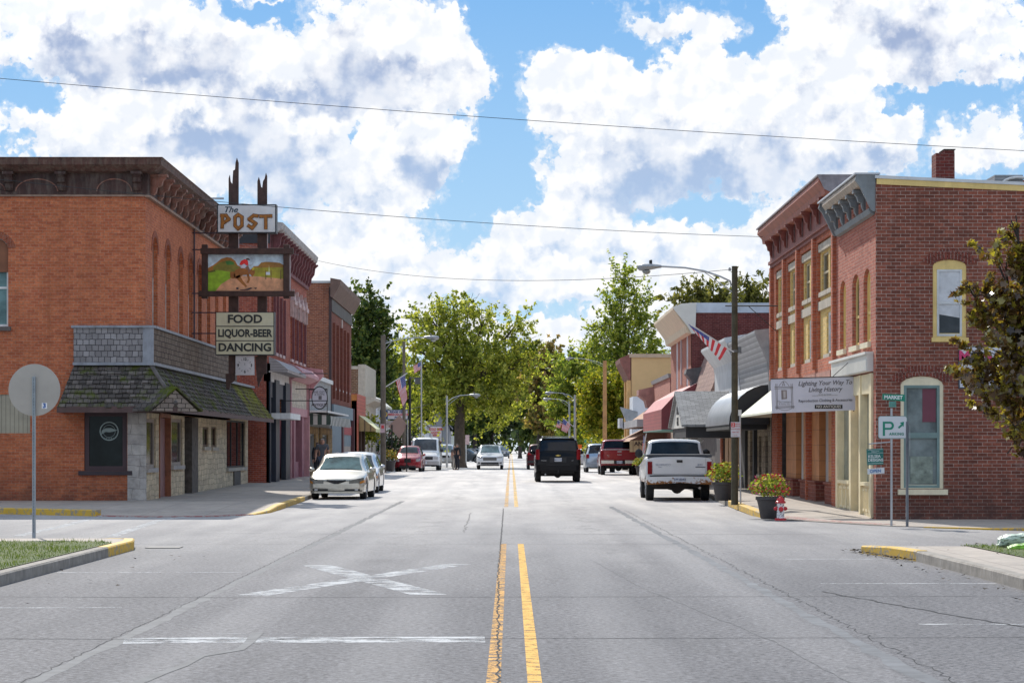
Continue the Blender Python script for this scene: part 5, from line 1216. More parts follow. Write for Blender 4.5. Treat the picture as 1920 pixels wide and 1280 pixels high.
mb = MB(); mb.box(XR-.48, XR+.6, Y2a-.02, 74.95, 8.42, 8.46); mb.prism([(XR-.46, Y2a-.01, 8.42), (XR+1.2, Y2a-.01, 8.42), (XR+1.2, Y2a-.01, 7.9), (XR, Y2a-.01, 7.95), (XR-.3, Y2a-.01, 8.1)], (0, .03, 0)); mb.build('cornice_cap', paint((.27, .24, .25), .6, .4, 4), B)
for k in range(8): bracket(fr_, Y2a+.9+k*1.85, wd=.18, zt=7.97, hgt=.5, dep=.2, m=ccm, par=B)
mb = MB(); mb.box(XR+.2, 20, Y2a+.05, Y2b-.02, 7.7, 7.75); mb.build('roof', paint((.1, .1, .1), .9), B)
# rear walls so nothing is open
mb = MB(); mb.box(XR+.3, 20, Y2a-.2, Y2a-.02, 6.5, 8.3); mb.build('party_wall', r2, B)
# ground floor: boarded windows in a recess
fb = F((XR+.35, 0, 0), (0, 1, 0), (-1, 0, 0)); orb = lines((.46, .19, .07), (.22, .09, .04), .42, .06, axis=1); orb_l = paint((.5, .22, .09), .8, .3, 6)
mb = MB(); fb.box(mb, 60.9, 73.4, -.1, 3.1, -.2, -.1); mb.build('recess_wall', paint((.20, .17, .15), .8), B)
for a0, a1 in ((61.2, 63.2), (65.1, 66.7), (66.9, 68.6), (70.4, 72.9)):
    mb = MB(); fb.box(mb, a0, a1, .72, 2.95, -.1, .12); mb.build('boarded_window', orb, B)
    mb = MB(); fb.box(mb, a0-.03, a1+.03, -.1, .66, -.1, .22); fb.box(mb, a0-.06, a1+.06, .66, .72, -.1, .26); mb.build('stall_riser', brick((.28, .08, .05), (.2, .05, .04), (.3, .2, .16), rh=.1, bw=.4), B)
mb = MB(); fb.box(mb, 63.5, 64.8, .1, 2.9, -.1, -.02); mb.build('door', paint((.33, .31, .30), .6), B)
mb = MB(); fb.box(mb, 68.9, 70.2, .1, 2.9, -.1, -.02); mb.build('door', paint((.45, .44, .42), .6), B)
mb = MB(); fb.box(mb, 66.72, 66.88, -.1, 2.95, -.1, .28); mb.build('brick_mullion', r2, B)
mb = MB(); fr_.box(mb, 60.9, 66.5, 3.25, 3.6, .001, .03); mb.build('old_sign_panel', paint((.40, .19, .15), .8, .3, 3, grime=.3), B)
mb = MB(); fr_.box(mb, 67.2, 71.5, 3.2, 3.5, .001, .03); mb.build('rust_panel', paint((.30, .05, .04), .8, .3, 3), B)
cra = paint((.74, .74, .60), .8, .06, 2)
mb = MB(); mb.poly([fr_.p(60.2, 3.42, .02), fr_.p(74.7, 3.42, .02), fr_.p(74.7, 2.62, 1.0), fr_.p(60.2, 2.62, 1.0)]); mb.poly([fr_.p(60.2, 2.62, 1.0), fr_.p(74.7, 2.62, 1.0), fr_.p(74.7, 2.56, 1.0), fr_.p(60.2, 2.56, 1.0)])
for a in (60.2, 74.7): mb.poly([fr_.p(a, 3.42, .02), fr_.p(a, 2.62, 1.0), fr_.p(a, 2.56, 1.0), fr_.p(a, 2.56, .02)])
mb.build('cream_awning', cra, B, fixn=False)
mb = MB(); mb.tube([fr_.p(73.2, 5.95, 0), fr_.p(73.2, 5.95, 1.6)], .02, 5); mb.tube([fr_.p(73.2, 5.95, .9), fr_.p(73.6, 5.2, 0)], .012, 5); mb.build('sign_rod', black_m, B)

# ---- corrugated metal front
Y3a, Y3b = 75.0, 84.5
def cove(y0, y1, out, ztop, zbot, z_in, n=10):
    pr = []
    for k in range(n+1):
        t = k/n; d = out*(1-math.sin(t*math.pi/2))**1.0 if t < 1 else 0
        pr.append((out*math.cos(t*math.pi/2)+.0, ztop-(ztop-z_in)*math.sin(t*math.pi/2)))
    return pr
B = thing('corrugated_shop', 'grey corrugated metal shopfront that flares out at the top over a black barrel awning', 'building', (XR, Y3a, 0))
corr = lines((.46, .46, .47), (.2, .2, .21), .16, .5, axis=1, rough=.45, metal=.35, soft=True)
pr = [(.0, 5.35), (.5, 5.3), (.5, 5.22), (.42, 5.0), (.24, 4.6), (.12, 4.3), (.06, 3.7), (.06, 2.6)]
ribs = []
mb = MB()
for k in range(len(pr)-1):
    z0, z1 = pr[k][1], pr[k+1][1]
    mb.poly([fr_.p(Y3a, pr[k][1], pr[k][0]), fr_.p(Y3b, pr[k][1], pr[k][0]), fr_.p(Y3b, pr[k+1][1], pr[k+1][0]), fr_.p(Y3a, pr[k+1][1], pr[k+1][0])])
mb.build('corrugated_front', corr, B)
mb = MB()
for a in (Y3a, Y3b-.08): mb.prism([fr_.p(a, z, d+.02) for d, z in pr]+[fr_.p(a, 2.6, -.3), fr_.p(a, 5.35, -.3)], (0, .08, 0))
mb.build('edge_trim', paint((.36, .37, .38), .5, .3, 3, metal=.3), B)
mb = MB(); mb.box(XR+.06, 19, Y3a+.02, Y3a+.2, 3, 5.5); mb.box(XR+.3, 19, Y3a+.2, Y3b, 5.2, 5.3); mb.build('rear_wall', paint((.5, .42, .34), .8, .4, 3, grime=.5), B)
stR = stone((.36, .30, .22), (.22, .17, .13), (.1, .08, .07), .42, .16)
wall(fr_, [(Y3a, -.2), (Y3b, -.2), (Y3b, 2.65), (Y3a, 2.65)], [arch(75.9, 76.7, .75, 2.0), arch(77.9, 78.7, .75, 2.0), arch(80.2, 81.6, .1, 2.2)], 'stone_front', stR, B)
for a in (75.9, 77.9): window(fr_, a, a+.8, .75, 2.0, B, dark_in, gl_dark, rec=.12, sill=lime)
mb = MB(); fr_.box(mb, 80.2, 81.6, .1, 2.2, -.2, -.12); mb.build('door', paint((.03, .03, .03), .5), B)
mb = MB(); fr_.box(mb, 79.2, 79.6, .0, 2.65, .001, .12); fr_.box(mb, 82.4, 84.4, .0, 2.65, .001, .1); mb.build('dark_pier', paint((.03, .03, .03), .7), B)
# barrel awning: quarter-round profile
bp = [(1.25*math.sin(t), 2.35+1.25*math.cos(t)) for t in np.linspace(0, math.pi/2, 9)]
mb = MB()
for k in range(8):
    mb.poly([fr_.p(75.2, bp[k][1], bp[k][0]+.05), fr_.p(84.3, bp[k][1], bp[k][0]+.05), fr_.p(84.3, bp[k+1][1], bp[k+1][0]+.05), fr_.p(75.2, bp[k+1][1], bp[k+1][0]+.05)])
bw = mb.build('barrel_awning', lines((.33, .34, .35), (.12, .12, .13), .5, .12, axis=0, rough=.35, metal=.4), B, smooth=True)
mb = MB()
for a in (75.19, 84.3): mb.prism([fr_.p(a, z, d+.05) for d, z in bp]+[fr_.p(a, 2.35, .05)], (0, .02, 0))
mb.build('awning_end', paint((.015, .015, .017), .6), bw)
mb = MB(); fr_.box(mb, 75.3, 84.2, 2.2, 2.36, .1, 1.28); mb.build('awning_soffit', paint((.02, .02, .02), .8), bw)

# ---- white flared front with shingled porch
Y4a, Y4b = 84.6, 95.0
B = thing('porch_shop', 'shop with a smooth white flared parapet and a grey shingled gable porch over the sidewalk', 'building', (XR, Y4a, 0))
pr = [(0, 5.6), (.6, 5.5), (.6, 5.4), (.1, 4.75), (.06, 4.5), (.06, 2.3)]
whf = paint((.60, .61, .62), .5, .15, 1.5, grime=.25)
mb = MB()
for k in range(len(pr)-1): mb.poly([fr_.p(Y4a, pr[k][1], pr[k][0]), fr_.p(Y4b, pr[k][1], pr[k][0]), fr_.p(Y4b, pr[k+1][1], pr[k+1][0]), fr_.p(Y4a, pr[k+1][1], pr[k+1][0])])
for a in (Y4a, Y4b-.05): mb.prism([fr_.p(a, z, d+.01) for d, z in pr]+[fr_.p(a, 2.3, -.3), fr_.p(a, 5.65, -.3)], (0, .05, 0))
mb.build('flared_front', whf, B)
mb = MB(); mb.box(XR+.3, 19, Y4a, Y4b, 5.3, 5.4); mb.build('roof', paint((.1, .1, .1), .9), B)
wall(fr_, [(Y4a, -.2), (Y4b, -.2), (Y4b, 2.32), (Y4a, 2.32)], [arch(85.6+k*1.3, 86.0+k*1.3, .55, 2.1) for k in range(4)], 'tan_front', paint((.56, .36, .22), .7, .15, 3, grime=.2), B, depth=.1)
mb = MB(); fr_.box(mb, 85.3, 91, .3, 2.2, -.14, -.1); mb.build('slot_glass', gl_dark, B)
mb = MB(); fr_.box(mb, 91.2, 94.9, .05, 2.3, .001, .06); mb.build('dark_entrance', paint((.06, .05, .05), .6), B)
mb = MB(); fr_.box(mb, 91.3, 91.9, 0, 2.3, .06, .12); mb.build('brick_pier', r2, B)
# porch
px0, px1 = XR, 6.2; yA, yB, yM = 85.5, 92.5, 89.0; zE, zR = 2.42, 3.62
grs = shingles((.30, .30, .30), (.20, .20, .205), .3, .14, gap=(.12, .12, .12))
mb = MB(); mb.prism([(px0, yA-.2, zE-.06), (px0, yM, zR), (px0, yB+.2, zE-.06), (px0, yB+.2, zE-.0), (px0, yM, zR+.1), (px0, yA-.2, zE+.03)], (px1-px0-.12, 0, 0)); pr_ = mb.build('porch_roof', grs, B)
mb = MB(); mb.prism([(px1, yA, zE-.08), (px1, yB, zE-.08), (px1, yM, zR-.04)], (.06, 0, 0)); gb = mb.build('gable_end', paint((.62, .60, .55), .6), pr_)
mb = MB()
for k, (dy, w_) in enumerate(((0, 2.4), (0, 3.6))): mb.box(px1-.012, px1-.002, yM-w_/2, yM+w_/2, 2.75-k*.22, 2.86-k*.22) if False else None
def wtext(s, X, y, z, size, mat, parent, nm='lettering', **kw): return text(s, F((X, 0, 0), (0, -1, 0), (-1, 0, 0)), -y, z, .002, size, mat, parent, nm, **kw)
wtext('BAR &', px1, yM, 2.98, .42, black_m, gb, bold=.01); wtext('GRILL', px1, yM, 2.58, .42, black_m, gb, bold=.01)
mb = MB(); mb.box(px1+.05, px0, yA+.02, yB-.02, 1.98, zE-.06); mb.build('porch_beam', paint((.025, .025, .028), .6), B)
mb = MB(); mb.prism([(6.75, 90, 1.75), (7.1, 90, 2.0), (7.25, 90, 1.9), (7.0, 90, 1.62)], (0, .3, 0)); mb.build('porch_light', alu, B)

# ---- shingled mansard building
Y5a, Y5b = 95.2, 107.5
B = thing('mansard_shop', 'low shop with a steep brown shingled mansard front', 'building', (XR, Y5a, 0))
brs = shingles((.36, .24, .20), (.26, .17, .15), .35, .2, gap=(.16, .11, .1)); 
mb = MB(); mb.prism([fr_.p(Y5a+.5, z, d) for d, z in ((-.9, 5.75), (-.55, 5.75), (.55, 2.9), (-.9, 2.9))], (0, 11.5, 0)); mb.build('mansard', brs, B)
mb = MB(); mb.box(XR+.1, 19, Y5a, Y5a+.45, -.2, 4.9); mb.box(XR, 18, Y5a+.45, Y5b, -.2, 2.9); mb.build('walls', paint((.10, .085, .08), .9, .4, 4), B)
mb = MB(); fr_.prism(mb, [(Y5a+.5, 5.8), (Y5b-.5, 5.8), (Y5b-.5, 5.9), (Y5a+.5, 5.9)], -1, -.5); mb.build('ridge_trim', paint((.3, .28, .27), .7), B)
mb = MB(); mb.prism([fr_.p(106.2, z, d) for d, z in ((-.3, 5.2), (.35, 5.1), (.4, 4.9), (.15, 4.6), (.1, 4.2), (-.3, 4.2))], (0, 1.2, 0)); mb.build('old_cornice', paint((.12, .12, .12), .7, .4, 5, grime=.3), B)

# ---- brick building with cream cornice
Y6a, Y6b = 108.0, 122.0
B = thing('cream_corniced_building', 'two storey red brick building with a wide cream cornice and tall white arched windows', 'building', (XR, Y6a, 0))
r6s = brick((.19, .05, .045), (.12, .03, .03), (.26, .15, .14), stain=.2); r6f = brick((.42, .16, .11), (.34, .11, .08), (.4, .26, .2), stain=.15)
f6 = FF(Y6a)
mb = MB(); f6.box(mb, XR, 22, -.2, 7.75, -.3, 0); mb.build('side_wall', r6s, B)
hs6 = [arch(110.2, 111.4, 3.9, 7.0, .5), arch(117.0, 118.2, 3.9, 7.0, .5)]
wall(fr_, [(Y6a, -.2), (Y6b, -.2), (Y6b, 7.6), (Y6a, 7.6)], hs6, 'street_wall', r6f, B)
for a in (110.2, 117.0): window(fr_, a, a+1.2, 3.9, 7.0, B, white_p, paint((.62, .64, .68), .6), rise=.5, rec=.02, fw=.12, sill=lime)
mb = MB(); fr_.box(mb, 114.0, 114.4, 4.6, 7.0, .001, .05); mb.build('narrow_strip', paint((.5, .42, .42), .6), B)
crc = paint((.68, .55, .38), .6, .12, 2, grime=.2); crl = paint((.66, .64, .58), .6, .1)
mb = MB(); mb.prism([fr_.p(Y6a-.1, z, d) for d, z in ((0, 8.15), (.85, 7.98), (.85, 7.85), (.3, 7.1), (.25, 6.8), (0, 6.75))], (0, 14.3, 0)); mb.build('cornice', crc, B)
mb = MB(); mb.prism([fr_.p(Y6a-.12, z, d) for d, z in ((-.2, 8.15), (.5, 8.1), (.87, 7.92), (.25, 7.15), (.0, 6.75), (-.15, 6.75))], (0, -.06, 0)); mb.build('cornice_return', crl, B)
mb = MB(); f6.box(mb, XR-.1, 22, 7.7, 8.15, -.3, .03); mb.build('coping', paint((.5, .55, .62), .5), B)
mb = MB(); mb.box(XR+.1, 21, Y6a+.3, Y6b, 7.4, 7.5); mb.build('roof', paint((.1, .1, .1), .9), B)
mb = MB(); fr_.box(mb, 108.2, 112, 0, 3.0, .001, .05); fr_.box(mb, 115.5, 121.5, 0, 3.0, .001, .05); mb.build('shopfront', paint((.42, .32, .24), .7, .4, .8), B)
mb = MB(); [fr_.box(mb, a, a+.35, 0, 3.0, .05, .14) for a in (108.3, 111.5, 114.6)]; mb.build('green_post', paint((.12, .25, .22), .6), B)
mb = MB(); fr_.box(mb, 112, 114.6, 0, 3.0, .001, .08); mb.build('door_wall', paint((.26, .07, .05), .7), B)
mb = MB(); fr_.box(mb, 112.3, 114.2, 1.9, 2.3, .08, .1); nb_ = mb.build('number_plate', white_p, B)
# gambrel awning
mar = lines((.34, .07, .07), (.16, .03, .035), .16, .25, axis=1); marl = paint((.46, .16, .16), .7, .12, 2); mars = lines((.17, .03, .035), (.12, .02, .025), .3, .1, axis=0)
X7 = 1.55; ya, yb = 105.0, 119.5
pz = [(.0, 4.35), (.95, 3.75), (X7, 2.95+.35), (X7, 2.4), (0, 2.4)]
pz = [(0, 4.45), (1.0, 3.9), (X7, 3.3), (X7, 2.42), (0, 2.42)]
G = B
mb = MB(); mb.poly([fr_.p(ya, pz[0][1], 0), fr_.p(yb, pz[0][1], 0), fr_.p(yb, pz[1][1], pz[1][0]), fr_.p(ya, pz[1][1], pz[1][0])]); mb.poly([fr_.p(ya, pz[1][1], pz[1][0]), fr_.p(yb, pz[1][1], pz[1][0]), fr_.p(yb, pz[2][1], pz[2][0]), fr_.p(ya, pz[2][1], pz[2][0])]); aw = mb.build('gambrel_awning', marl, G)
mb = MB(); mb.poly([fr_.p(ya, 3.3, X7), fr_.p(yb, 3.3, X7), fr_.p(yb, 2.42, X7), fr_.p(ya, 2.42, X7)]); mb.build('awning_face', mar, aw)
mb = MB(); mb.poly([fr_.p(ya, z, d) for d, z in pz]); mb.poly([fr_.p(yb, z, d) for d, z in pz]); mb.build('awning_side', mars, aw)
mb = MB(); mb.box(XR-X7, XR, ya, yb, 2.38, 2.42); mb.build('awning_edge', paint((.15, .3, .26), .6), aw)

# ---- small two tone brick shop
B = thing('small_brick_shop', 'small one storey pink and maroon brick shop beside the tan building', 'building', (XR, 122.2, 0))
mb = MB(); FF(122.2).box(mb, XR, 14, -.2, 5.35, -.3, 0); mb.build('side_wall', brick((.24, .04, .04), (.18, .03, .03), (.2, .08, .08)), B)
pkb = brick((.50, .22, .17), (.44, .17, .13), (.4, .22, .18), stain=.1)
mb = MB(); fr_.box(mb, 122.3, 137, 2.8, 5.25, -.3, .02); fr_.box(mb, 122.3, 137, -.2, 2.8, -.5, -.3); mb.build('street_wall', pkb, B)
mb = MB(); mb.prism([fr_.p(122.2, z, d) for d, z in ((-.3, 5.4), (.15, 5.4), (.1, 5.2), (-.3, 5.2))], (0, 14.8, 0)); mb.build('coping', paint((.3, .28, .28), .7), B)
mb = MB(); mb.prism([fr_.p(136, z, d) for d, z in ((0, 5.1), (.9, 4.9), (.9, 4.6), (.5, 4.3), (.4, 3.9), (0, 3.9))], (0, 2.2, 0)); mb.build('old_cornice', paint((.4, .2, .17), .7, .3, 3), B)
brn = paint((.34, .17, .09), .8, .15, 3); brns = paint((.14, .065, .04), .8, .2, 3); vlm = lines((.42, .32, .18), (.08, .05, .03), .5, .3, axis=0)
mb = MB(); mb.poly([fr_.p(122.5, 4.0, .05), fr_.p(138, 4.0, .05), fr_.p(138, 3.1, 1.3), fr_.p(122.5, 3.1, 1.3)]); mb.build('upper_awning', brn, B)
mb = MB(); fr_.box(mb, 122.6, 139, 2.7, 3.08, .3, 1.7); mb.build('flat_canopy', paint((.36, .35, .36), .6), B)
mb = MB(); fr_.box(mb, 136.8, 139, 2.75, 3.3, 1.75, 1.95); mb.build('canopy_sign', paint((.55, .58, .62), .5), B)
mb = MB(); mb.poly([fr_.p(124, 2.68, .5), fr_.p(141, 2.68, .5), fr_.p(141, 1.95, 2.0), fr_.p(124, 1.95, 2.0)]); mb.poly([fr_.p(124, 2.68, .5), fr_.p(124, 1.95, 2.0), fr_.p(124, 1.95, .5)]); aw = mb.build('lower_awning', brn, B)
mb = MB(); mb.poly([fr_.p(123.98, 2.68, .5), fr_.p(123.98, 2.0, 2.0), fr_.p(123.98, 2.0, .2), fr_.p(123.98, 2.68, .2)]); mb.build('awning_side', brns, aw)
mb = MB(); mb.box(XR-2.0, XR-.1, 123.95, 123.99, 1.4, 2.0); vl = mb.build('valance', lines((.45, .32, .17), (.2, .12, .06), .3, .3, axis=0), aw)
text('ANTIQUES', FF(123.95), XR-1.05, 1.82, .004, .3, paint((.06, .03, .02), .7), vl, 'lettering', bold=.01)

# ---- tan two storey building
B = thing('stucco_building', 'tall tan stucco building with a maroon bracketed corner beyond the small brick shop', 'building', (XR, 163, 0))
mb = MB(); FF(163).box(mb, XR+.05, 18, -.2, 7.75, -8, 0); mb.build('walls', paint((.62, .40, .19), .8, .08, 1), B)
mb = MB(); FF(163).box(mb, XR-.1, 18, 7.75, 8.0, -8, .1); mb.build('coping', paint((.5, .36, .25), .7), B)
mb = MB(); mb.prism([fr_.p(163, z, d) for d, z in ((0, 8.0), (.75, 7.7), (.7, 7.4), (.1, 6.2), (0, 6.2))], (0, 7, 0)); mb.build('cornice', paint((.24, .09, .07), .7, .3, 3), B)
mb = MB(); fr_.box(mb, 162.9, 163.6, -.1, 6.2, .001, .25); fr_.box(mb, 166.5, 167.2, -.1, 6.2, .001, .25); mb.build('pier', paint((.62, .36, .14), .7), B)
mb = MB(); mb.box(XR-.1, XR+1.6, 158, 162.5, -.1, 5.0); wb = mb.build('white_bay', paint((.62, .64, .68), .6, .1), B)
mb = MB(); mb.prism([(XR-.9, 157.9, 4.3), (XR+.2, 157.9, 4.0), (XR+.3, 157.9, 2.9), (XR-.3, 157.9, 2.9)], (0, 1.5, 0)); mb.build('grey_hood', paint((.3, .32, .34), .6, .3, 3), wb)

# ---- rooftop unit, wall sign behind the maple
G = thing('rooftop_unit', 'grey rooftop air unit with a curved white pipe on the corner shop roof', 'air conditioner', (11, 58, 7.3))
a0, a1 = XU(1865, 58), XU(1918, 58)
mb = MB(); mb.box(a0+.0, a1, 58, 59, ZV(352, 58), ZV(328, 58)); mb.build('casing', lines((.32, .34, .36), (.1, .1, .1), .08, .4, axis=1), G)
mb = MB(); mb.tube([(a0+.15+.4*(1-math.cos(t)), 57.95, ZV(350, 58)+.2*math.sin(t)+.02) for t in np.linspace(0, math.pi, 10)], .035, 6); mb.build('curved_pipe', white_p, G)
G = thing('wall_sign', 'white framed wall sign with pink lettering half hidden by the dark maple', 'sign', (sX(1840), YR, 4))
mb = MB(); ff.box(mb, sX(1797), sX(1900), sZ(728), sZ(649), .002, .04); fr0 = mb.build('frame', paint((.04, .06, .08), .6), G)
mb = MB(); ff.box(mb, sX(1799), sX(1898), sZ(726), sZ(651), .04, .05); mb.build('panel', paint((.58, .58, .64), .6), G)
text('More', ff, sX(1828), sZ(669), .052, .34, paint((.55, .04, .14), .6), G, 'lettering', bold=.012)
# ================================================================ TREES
def tree(name, label, cat, u0, Y, lobes, leaf, n_leaf, lsize, bark, trunk_r=.3, ubase=None, group=None, droop=0., seed=1, star=False, depth=1.0, trunk_top=None, elong=1.6, spray=.8, spl=1.5):
    """lobes: (u, v, ru, rv[, weight]) in photo pixels at distance Y"""
    rg = np.random.default_rng(seed); rr = random.Random(seed)
    S = FOC/Y; bx = XU(u0, Y); bz = g(Y)
    G = thing(name, label, cat, (bx, Y, bz), group=group)
    L_ = [(XU(l[0], Y), ZV(l[1], Y), l[2]/S, l[3]/S, (l[4] if len(l) > 4 else 1)) for l in lobes]
    # branches
    mb = MB(); zt = trunk_top if trunk_top is not None else min(z for _, z, *_ in L_)
    zt = max(bz+1.2, zt)
    cx = sum(l[0] for l in L_)/len(L_)
    tp = Vector((bx*.6+cx*.4, Y, zt)); mid = Vector((bx+rr.uniform(-.1, .1)*trunk_r, Y, (bz+zt)/2))
    mb.tube([(bx, Y, bz-.1), (bx, Y, bz+.4), tuple(mid), tuple(tp)], [trunk_r*1.5, trunk_r*1.05, trunk_r*.9, trunk_r*.75], 8)
    ends = []
    for (lx, lz, rx, rz, wg) in L_:
        lc = Vector((lx, Y+rr.uniform(-.5, .5)*rx*depth, lz))
        base = tp.lerp(Vector((mid.x, Y, zt)), rr.uniform(0, .3)); m1 = base.lerp(lc, .5)+Vector((0, 0, .12*(lc-base).length*rr.uniform(.2, 1)))
        r0 = trunk_r*.42*min(1.2, (rx+rz)/3); r0 = max(.04, r0)
        mb.tube([base, m1, lc], [r0, r0*.7, r0*.4], 6, cap=False)
        for k in range(int(5+3*wg)):
            d = Vector((rr.gauss(0, 1), rr.gauss(0, 1)*depth, rr.gauss(.2, .9))); d.normalize()
            e = lc+Vector((d.x*rx, d.y*rx*depth, d.z*rz))*rr.uniform(.6, 1.0); st = m1.lerp(lc, rr.uniform(.4, 1))
            mm = st.lerp(e, .5)+Vector((0, 0, .1*(e-st).length)); mb.tube([st, mm, e], [r0*.3, r0*.2, .012], 4, cap=False); ends.append((e, rx, rz))
    mb.build('trunk', bark, G, smooth=True)
    # leaf clumps: many small clusters on each lobe, denser near the shell
    tot = sum(l[2]*l[3]*l[4] for l in L_); C_ = []; SZ = []
    for (lx, lz, rx, rz, wg) in L_:
        share = max(6, int(n_leaf*rx*rz*wg/tot)); per = 30; nc = max(2, share//per)
        for c_ in range(nc):
            d = rg.normal(size=3); d /= np.linalg.norm(d); r_ = rg.uniform(.2, 1.0)**.5*(1+.2*rg.normal())
            ctr = np.array([lx+d[0]*rx*r_, Y+d[1]*rx*depth*r_, lz+d[2]*rz*r_])
            cs = min(min(rx, rz)*rg.uniform(.09, .19), .5)
            if rg.uniform() < spray:
                dv = np.array([(ctr[0]-lx)/rx, (ctr[1]-Y)/rx/depth, (ctr[2]-lz)/rz*.6+.45])+rg.normal(size=3)*.35; dv /= np.linalg.norm(dv)+1e-6
                tt = rg.uniform(-.3, 1, size=per)[:, None]; ln = spl*rg.uniform(.6, 1.3)
                p_ = ctr+dv*tt*ln+rg.normal(size=(per, 3))*(.07+.10*(1-np.clip(tt, 0, 1)))*ln*.55
                p_[:, 2] -= droop*.35*np.clip(tt[:, 0], 0, 1)**2*ln
            else: p_ = rg.normal(size=(per, 3))*np.array([cs, cs, cs*.75])+ctr
            if droop: p_[:, 2] -= droop*np.abs(rg.normal(size=per))*cs*1.5
            C_.append(p_)
    C_ = np.concatenate(C_); N = len(C_)
    C_ = C_[C_[:, 2] > bz+.5]; N = len(C_)
    a = rg.normal(size=(N, 3)); a[:, 2] -= droop; a /= np.linalg.norm(a, axis=1)[:, None]
    b = np.cross(a, rg.normal(size=(N, 3))); b /= np.linalg.norm(b, axis=1)[:, None]
    s_ = lsize*rg.uniform(.6, 1.35, size=(N, 1))
    if star:
        prof = [(0, -.5), (.32, -.42), (.26, -.12), (.6, .05), (.26, .2), (.22, .5), (0, .62), (-.22, .5), (-.26, .2), (-.6, .05), (-.26, -.12), (-.32, -.42)]
        prof = [(-.08, -.5), (.45, -.35), (.3, 0), (.62, .25), (.2, .3), (0, .7), (-.2, .3), (-.62, .25), (-.3, 0), (-.45, -.35)]
    else: prof = [(-.18, -.5*elong), (.18, -.5*elong), (.5, 0), (.12, .5*elong), (-.12, .5*elong), (-.5, 0)] if lsize > .3 else [(0, -.5*elong), (.5, 0), (0, .5*elong), (-.5, 0)]
    K = len(prof); V = np.empty((N, K, 3)); nrm = np.cross(a, b)
    for k, (x, y) in enumerate(prof): V[:, k] = C_+s_*(b*x+a*y+nrm*(.12*abs(x)))
    me = bpy.data.meshes.new('crown'); V = V.reshape(-1, 3)-np.array([bx, Y, bz])
    me.vertices.add(N*K); me.vertices.foreach_set('co', V.ravel()); me.loops.add(N*K); me.loops.foreach_set('vertex_index', np.arange(N*K, dtype=np.int32))
    me.polygons.add(N); me.polygons.foreach_set('loop_start', np.arange(0, N*K, K, dtype=np.int32)); me.materials.append(leaf)
    at = me.attributes.new('tint', 'FLOAT', 'FACE'); at.data.foreach_set('value', rg.uniform(size=N)); me.update(calc_edges=True)
    o = bpy.data.objects.new('crown', me); COL.objects.link(o); o.parent = G
    return G
bark = paint((.09, .07, .055), .95, .4, 3, bmp=.02); barkd = paint((.05, .04, .035), .95, .4, 3)
lf_dark = leafmat('leaf_dark', (.016, .035, .01), (.055, .10, .025), (.19, .22, .05), .42)
lf_yg = leafmat('leaf_yellow_green', (.06, .09, .018), (.24, .29, .05), (.50, .50, .13), .56)
lf_mid = leafmat('leaf_mid', (.06, .10, .02), (.19, .26, .045), (.44, .46, .11), .54)
lf_lime = leafmat('leaf_lime', (.07, .10, .01), (.19, .23, .02), (.42, .36, .05), .5)
lf_red = leafmat('leaf_rust', (.07, .08, .025), (.2, .2, .06), (.42, .27, .12), .5)
lf_olive = leafmat('leaf_olive', (.04, .05, .012), (.11, .12, .03), (.25, .24, .07), .45)
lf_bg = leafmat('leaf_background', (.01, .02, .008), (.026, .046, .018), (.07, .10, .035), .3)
tree('broadleaf_tree', 'dense dark green tree rising behind the low tan building', 'tree', 698, 205, [(690, 575, 26, 36), (668, 620, 26, 50), (708, 612, 26, 36), (690, 655, 45, 45), (725, 640, 14, 30), (690, 705, 48, 45), (660, 690, 22, 60), (690, 760, 44, 40), (730, 700, 20, 30)], lf_dark, 15000, .22, barkd, .35, seed=2)
tree('shade_tree', 'very large yellow-green shade tree with a thick trunk beside the far parked cars', 'tree', 862, 178, [(852, 592, 40, 34, .8), (812, 602, 26, 30, .6), (790, 600, 25, 20, .5), (908, 600, 34, 30, .6), (962, 618, 32, 30, .6), (1000, 640, 22, 16, .35), (985, 672, 26, 20, .4), (772, 650, 26, 26, .4), (830, 655, 60, 48), (900, 670, 66, 55), (965, 690, 38, 48, .8), (785, 690, 30, 30, .6), (835, 720, 55, 45), (905, 745, 60, 38), (960, 745, 36, 32, .6), (800, 755, 36, 36, .7), (930, 790, 28, 20, .4), (775, 790, 25, 25, .4), (880, 555, 22, 12, .3), (825, 565, 20, 12, .3)], lf_yg, 25000, .165, bark, .42, droop=.5, seed=3, trunk_top=6.2)
tree('ornamental_tree', 'small yellow-green tree behind the veterans hall sign', 'tree', 748, 215, [(745, 700, 30, 34), (738, 745, 28, 34), (752, 780, 30, 26), (770, 740, 20, 30, .6)], lf_yg, 5000, .3, bark, .2, seed=4)
tree('cottonwood', 'tall narrow cottonwood with a pointed top above the tan stucco building', 'tree', 1172, 205, [(1172, 520, 18, 24, .8), (1160, 545, 20, 22, .7), (1190, 552, 20, 26, .7), (1150, 572, 18, 14, .4), (1200, 585, 22, 28, .7), (1168, 590, 26, 34, .8), (1125, 612, 22, 14, .5), (1150, 618, 30, 24, .7), (1222, 610, 16, 26, .5), (1180, 640, 38, 34), (1130, 650, 30, 26, .8), (1225, 648, 22, 24, .7), (1155, 690, 42, 38), (1195, 700, 42, 40), (1110, 668, 18, 16, .4), (1240, 672, 14, 12, .4), (1150, 745, 40, 40), (1200, 750, 36, 40)], lf_mid, 20000, .17, bark, .3, seed=5, trunk_top=9)
tree('yellowing_tree', 'bushy tree with yellowing leaves beside the orange utility pole', 'tree', 1140, 185, [(1150, 740, 36, 32), (1118, 760, 28, 30), (1165, 790, 36, 30), (1130, 800, 34, 28), (1112, 725, 18, 20, .6), (1180, 735, 20, 26, .8)], lf_lime, 12000, .19, bark, .22, seed=6)
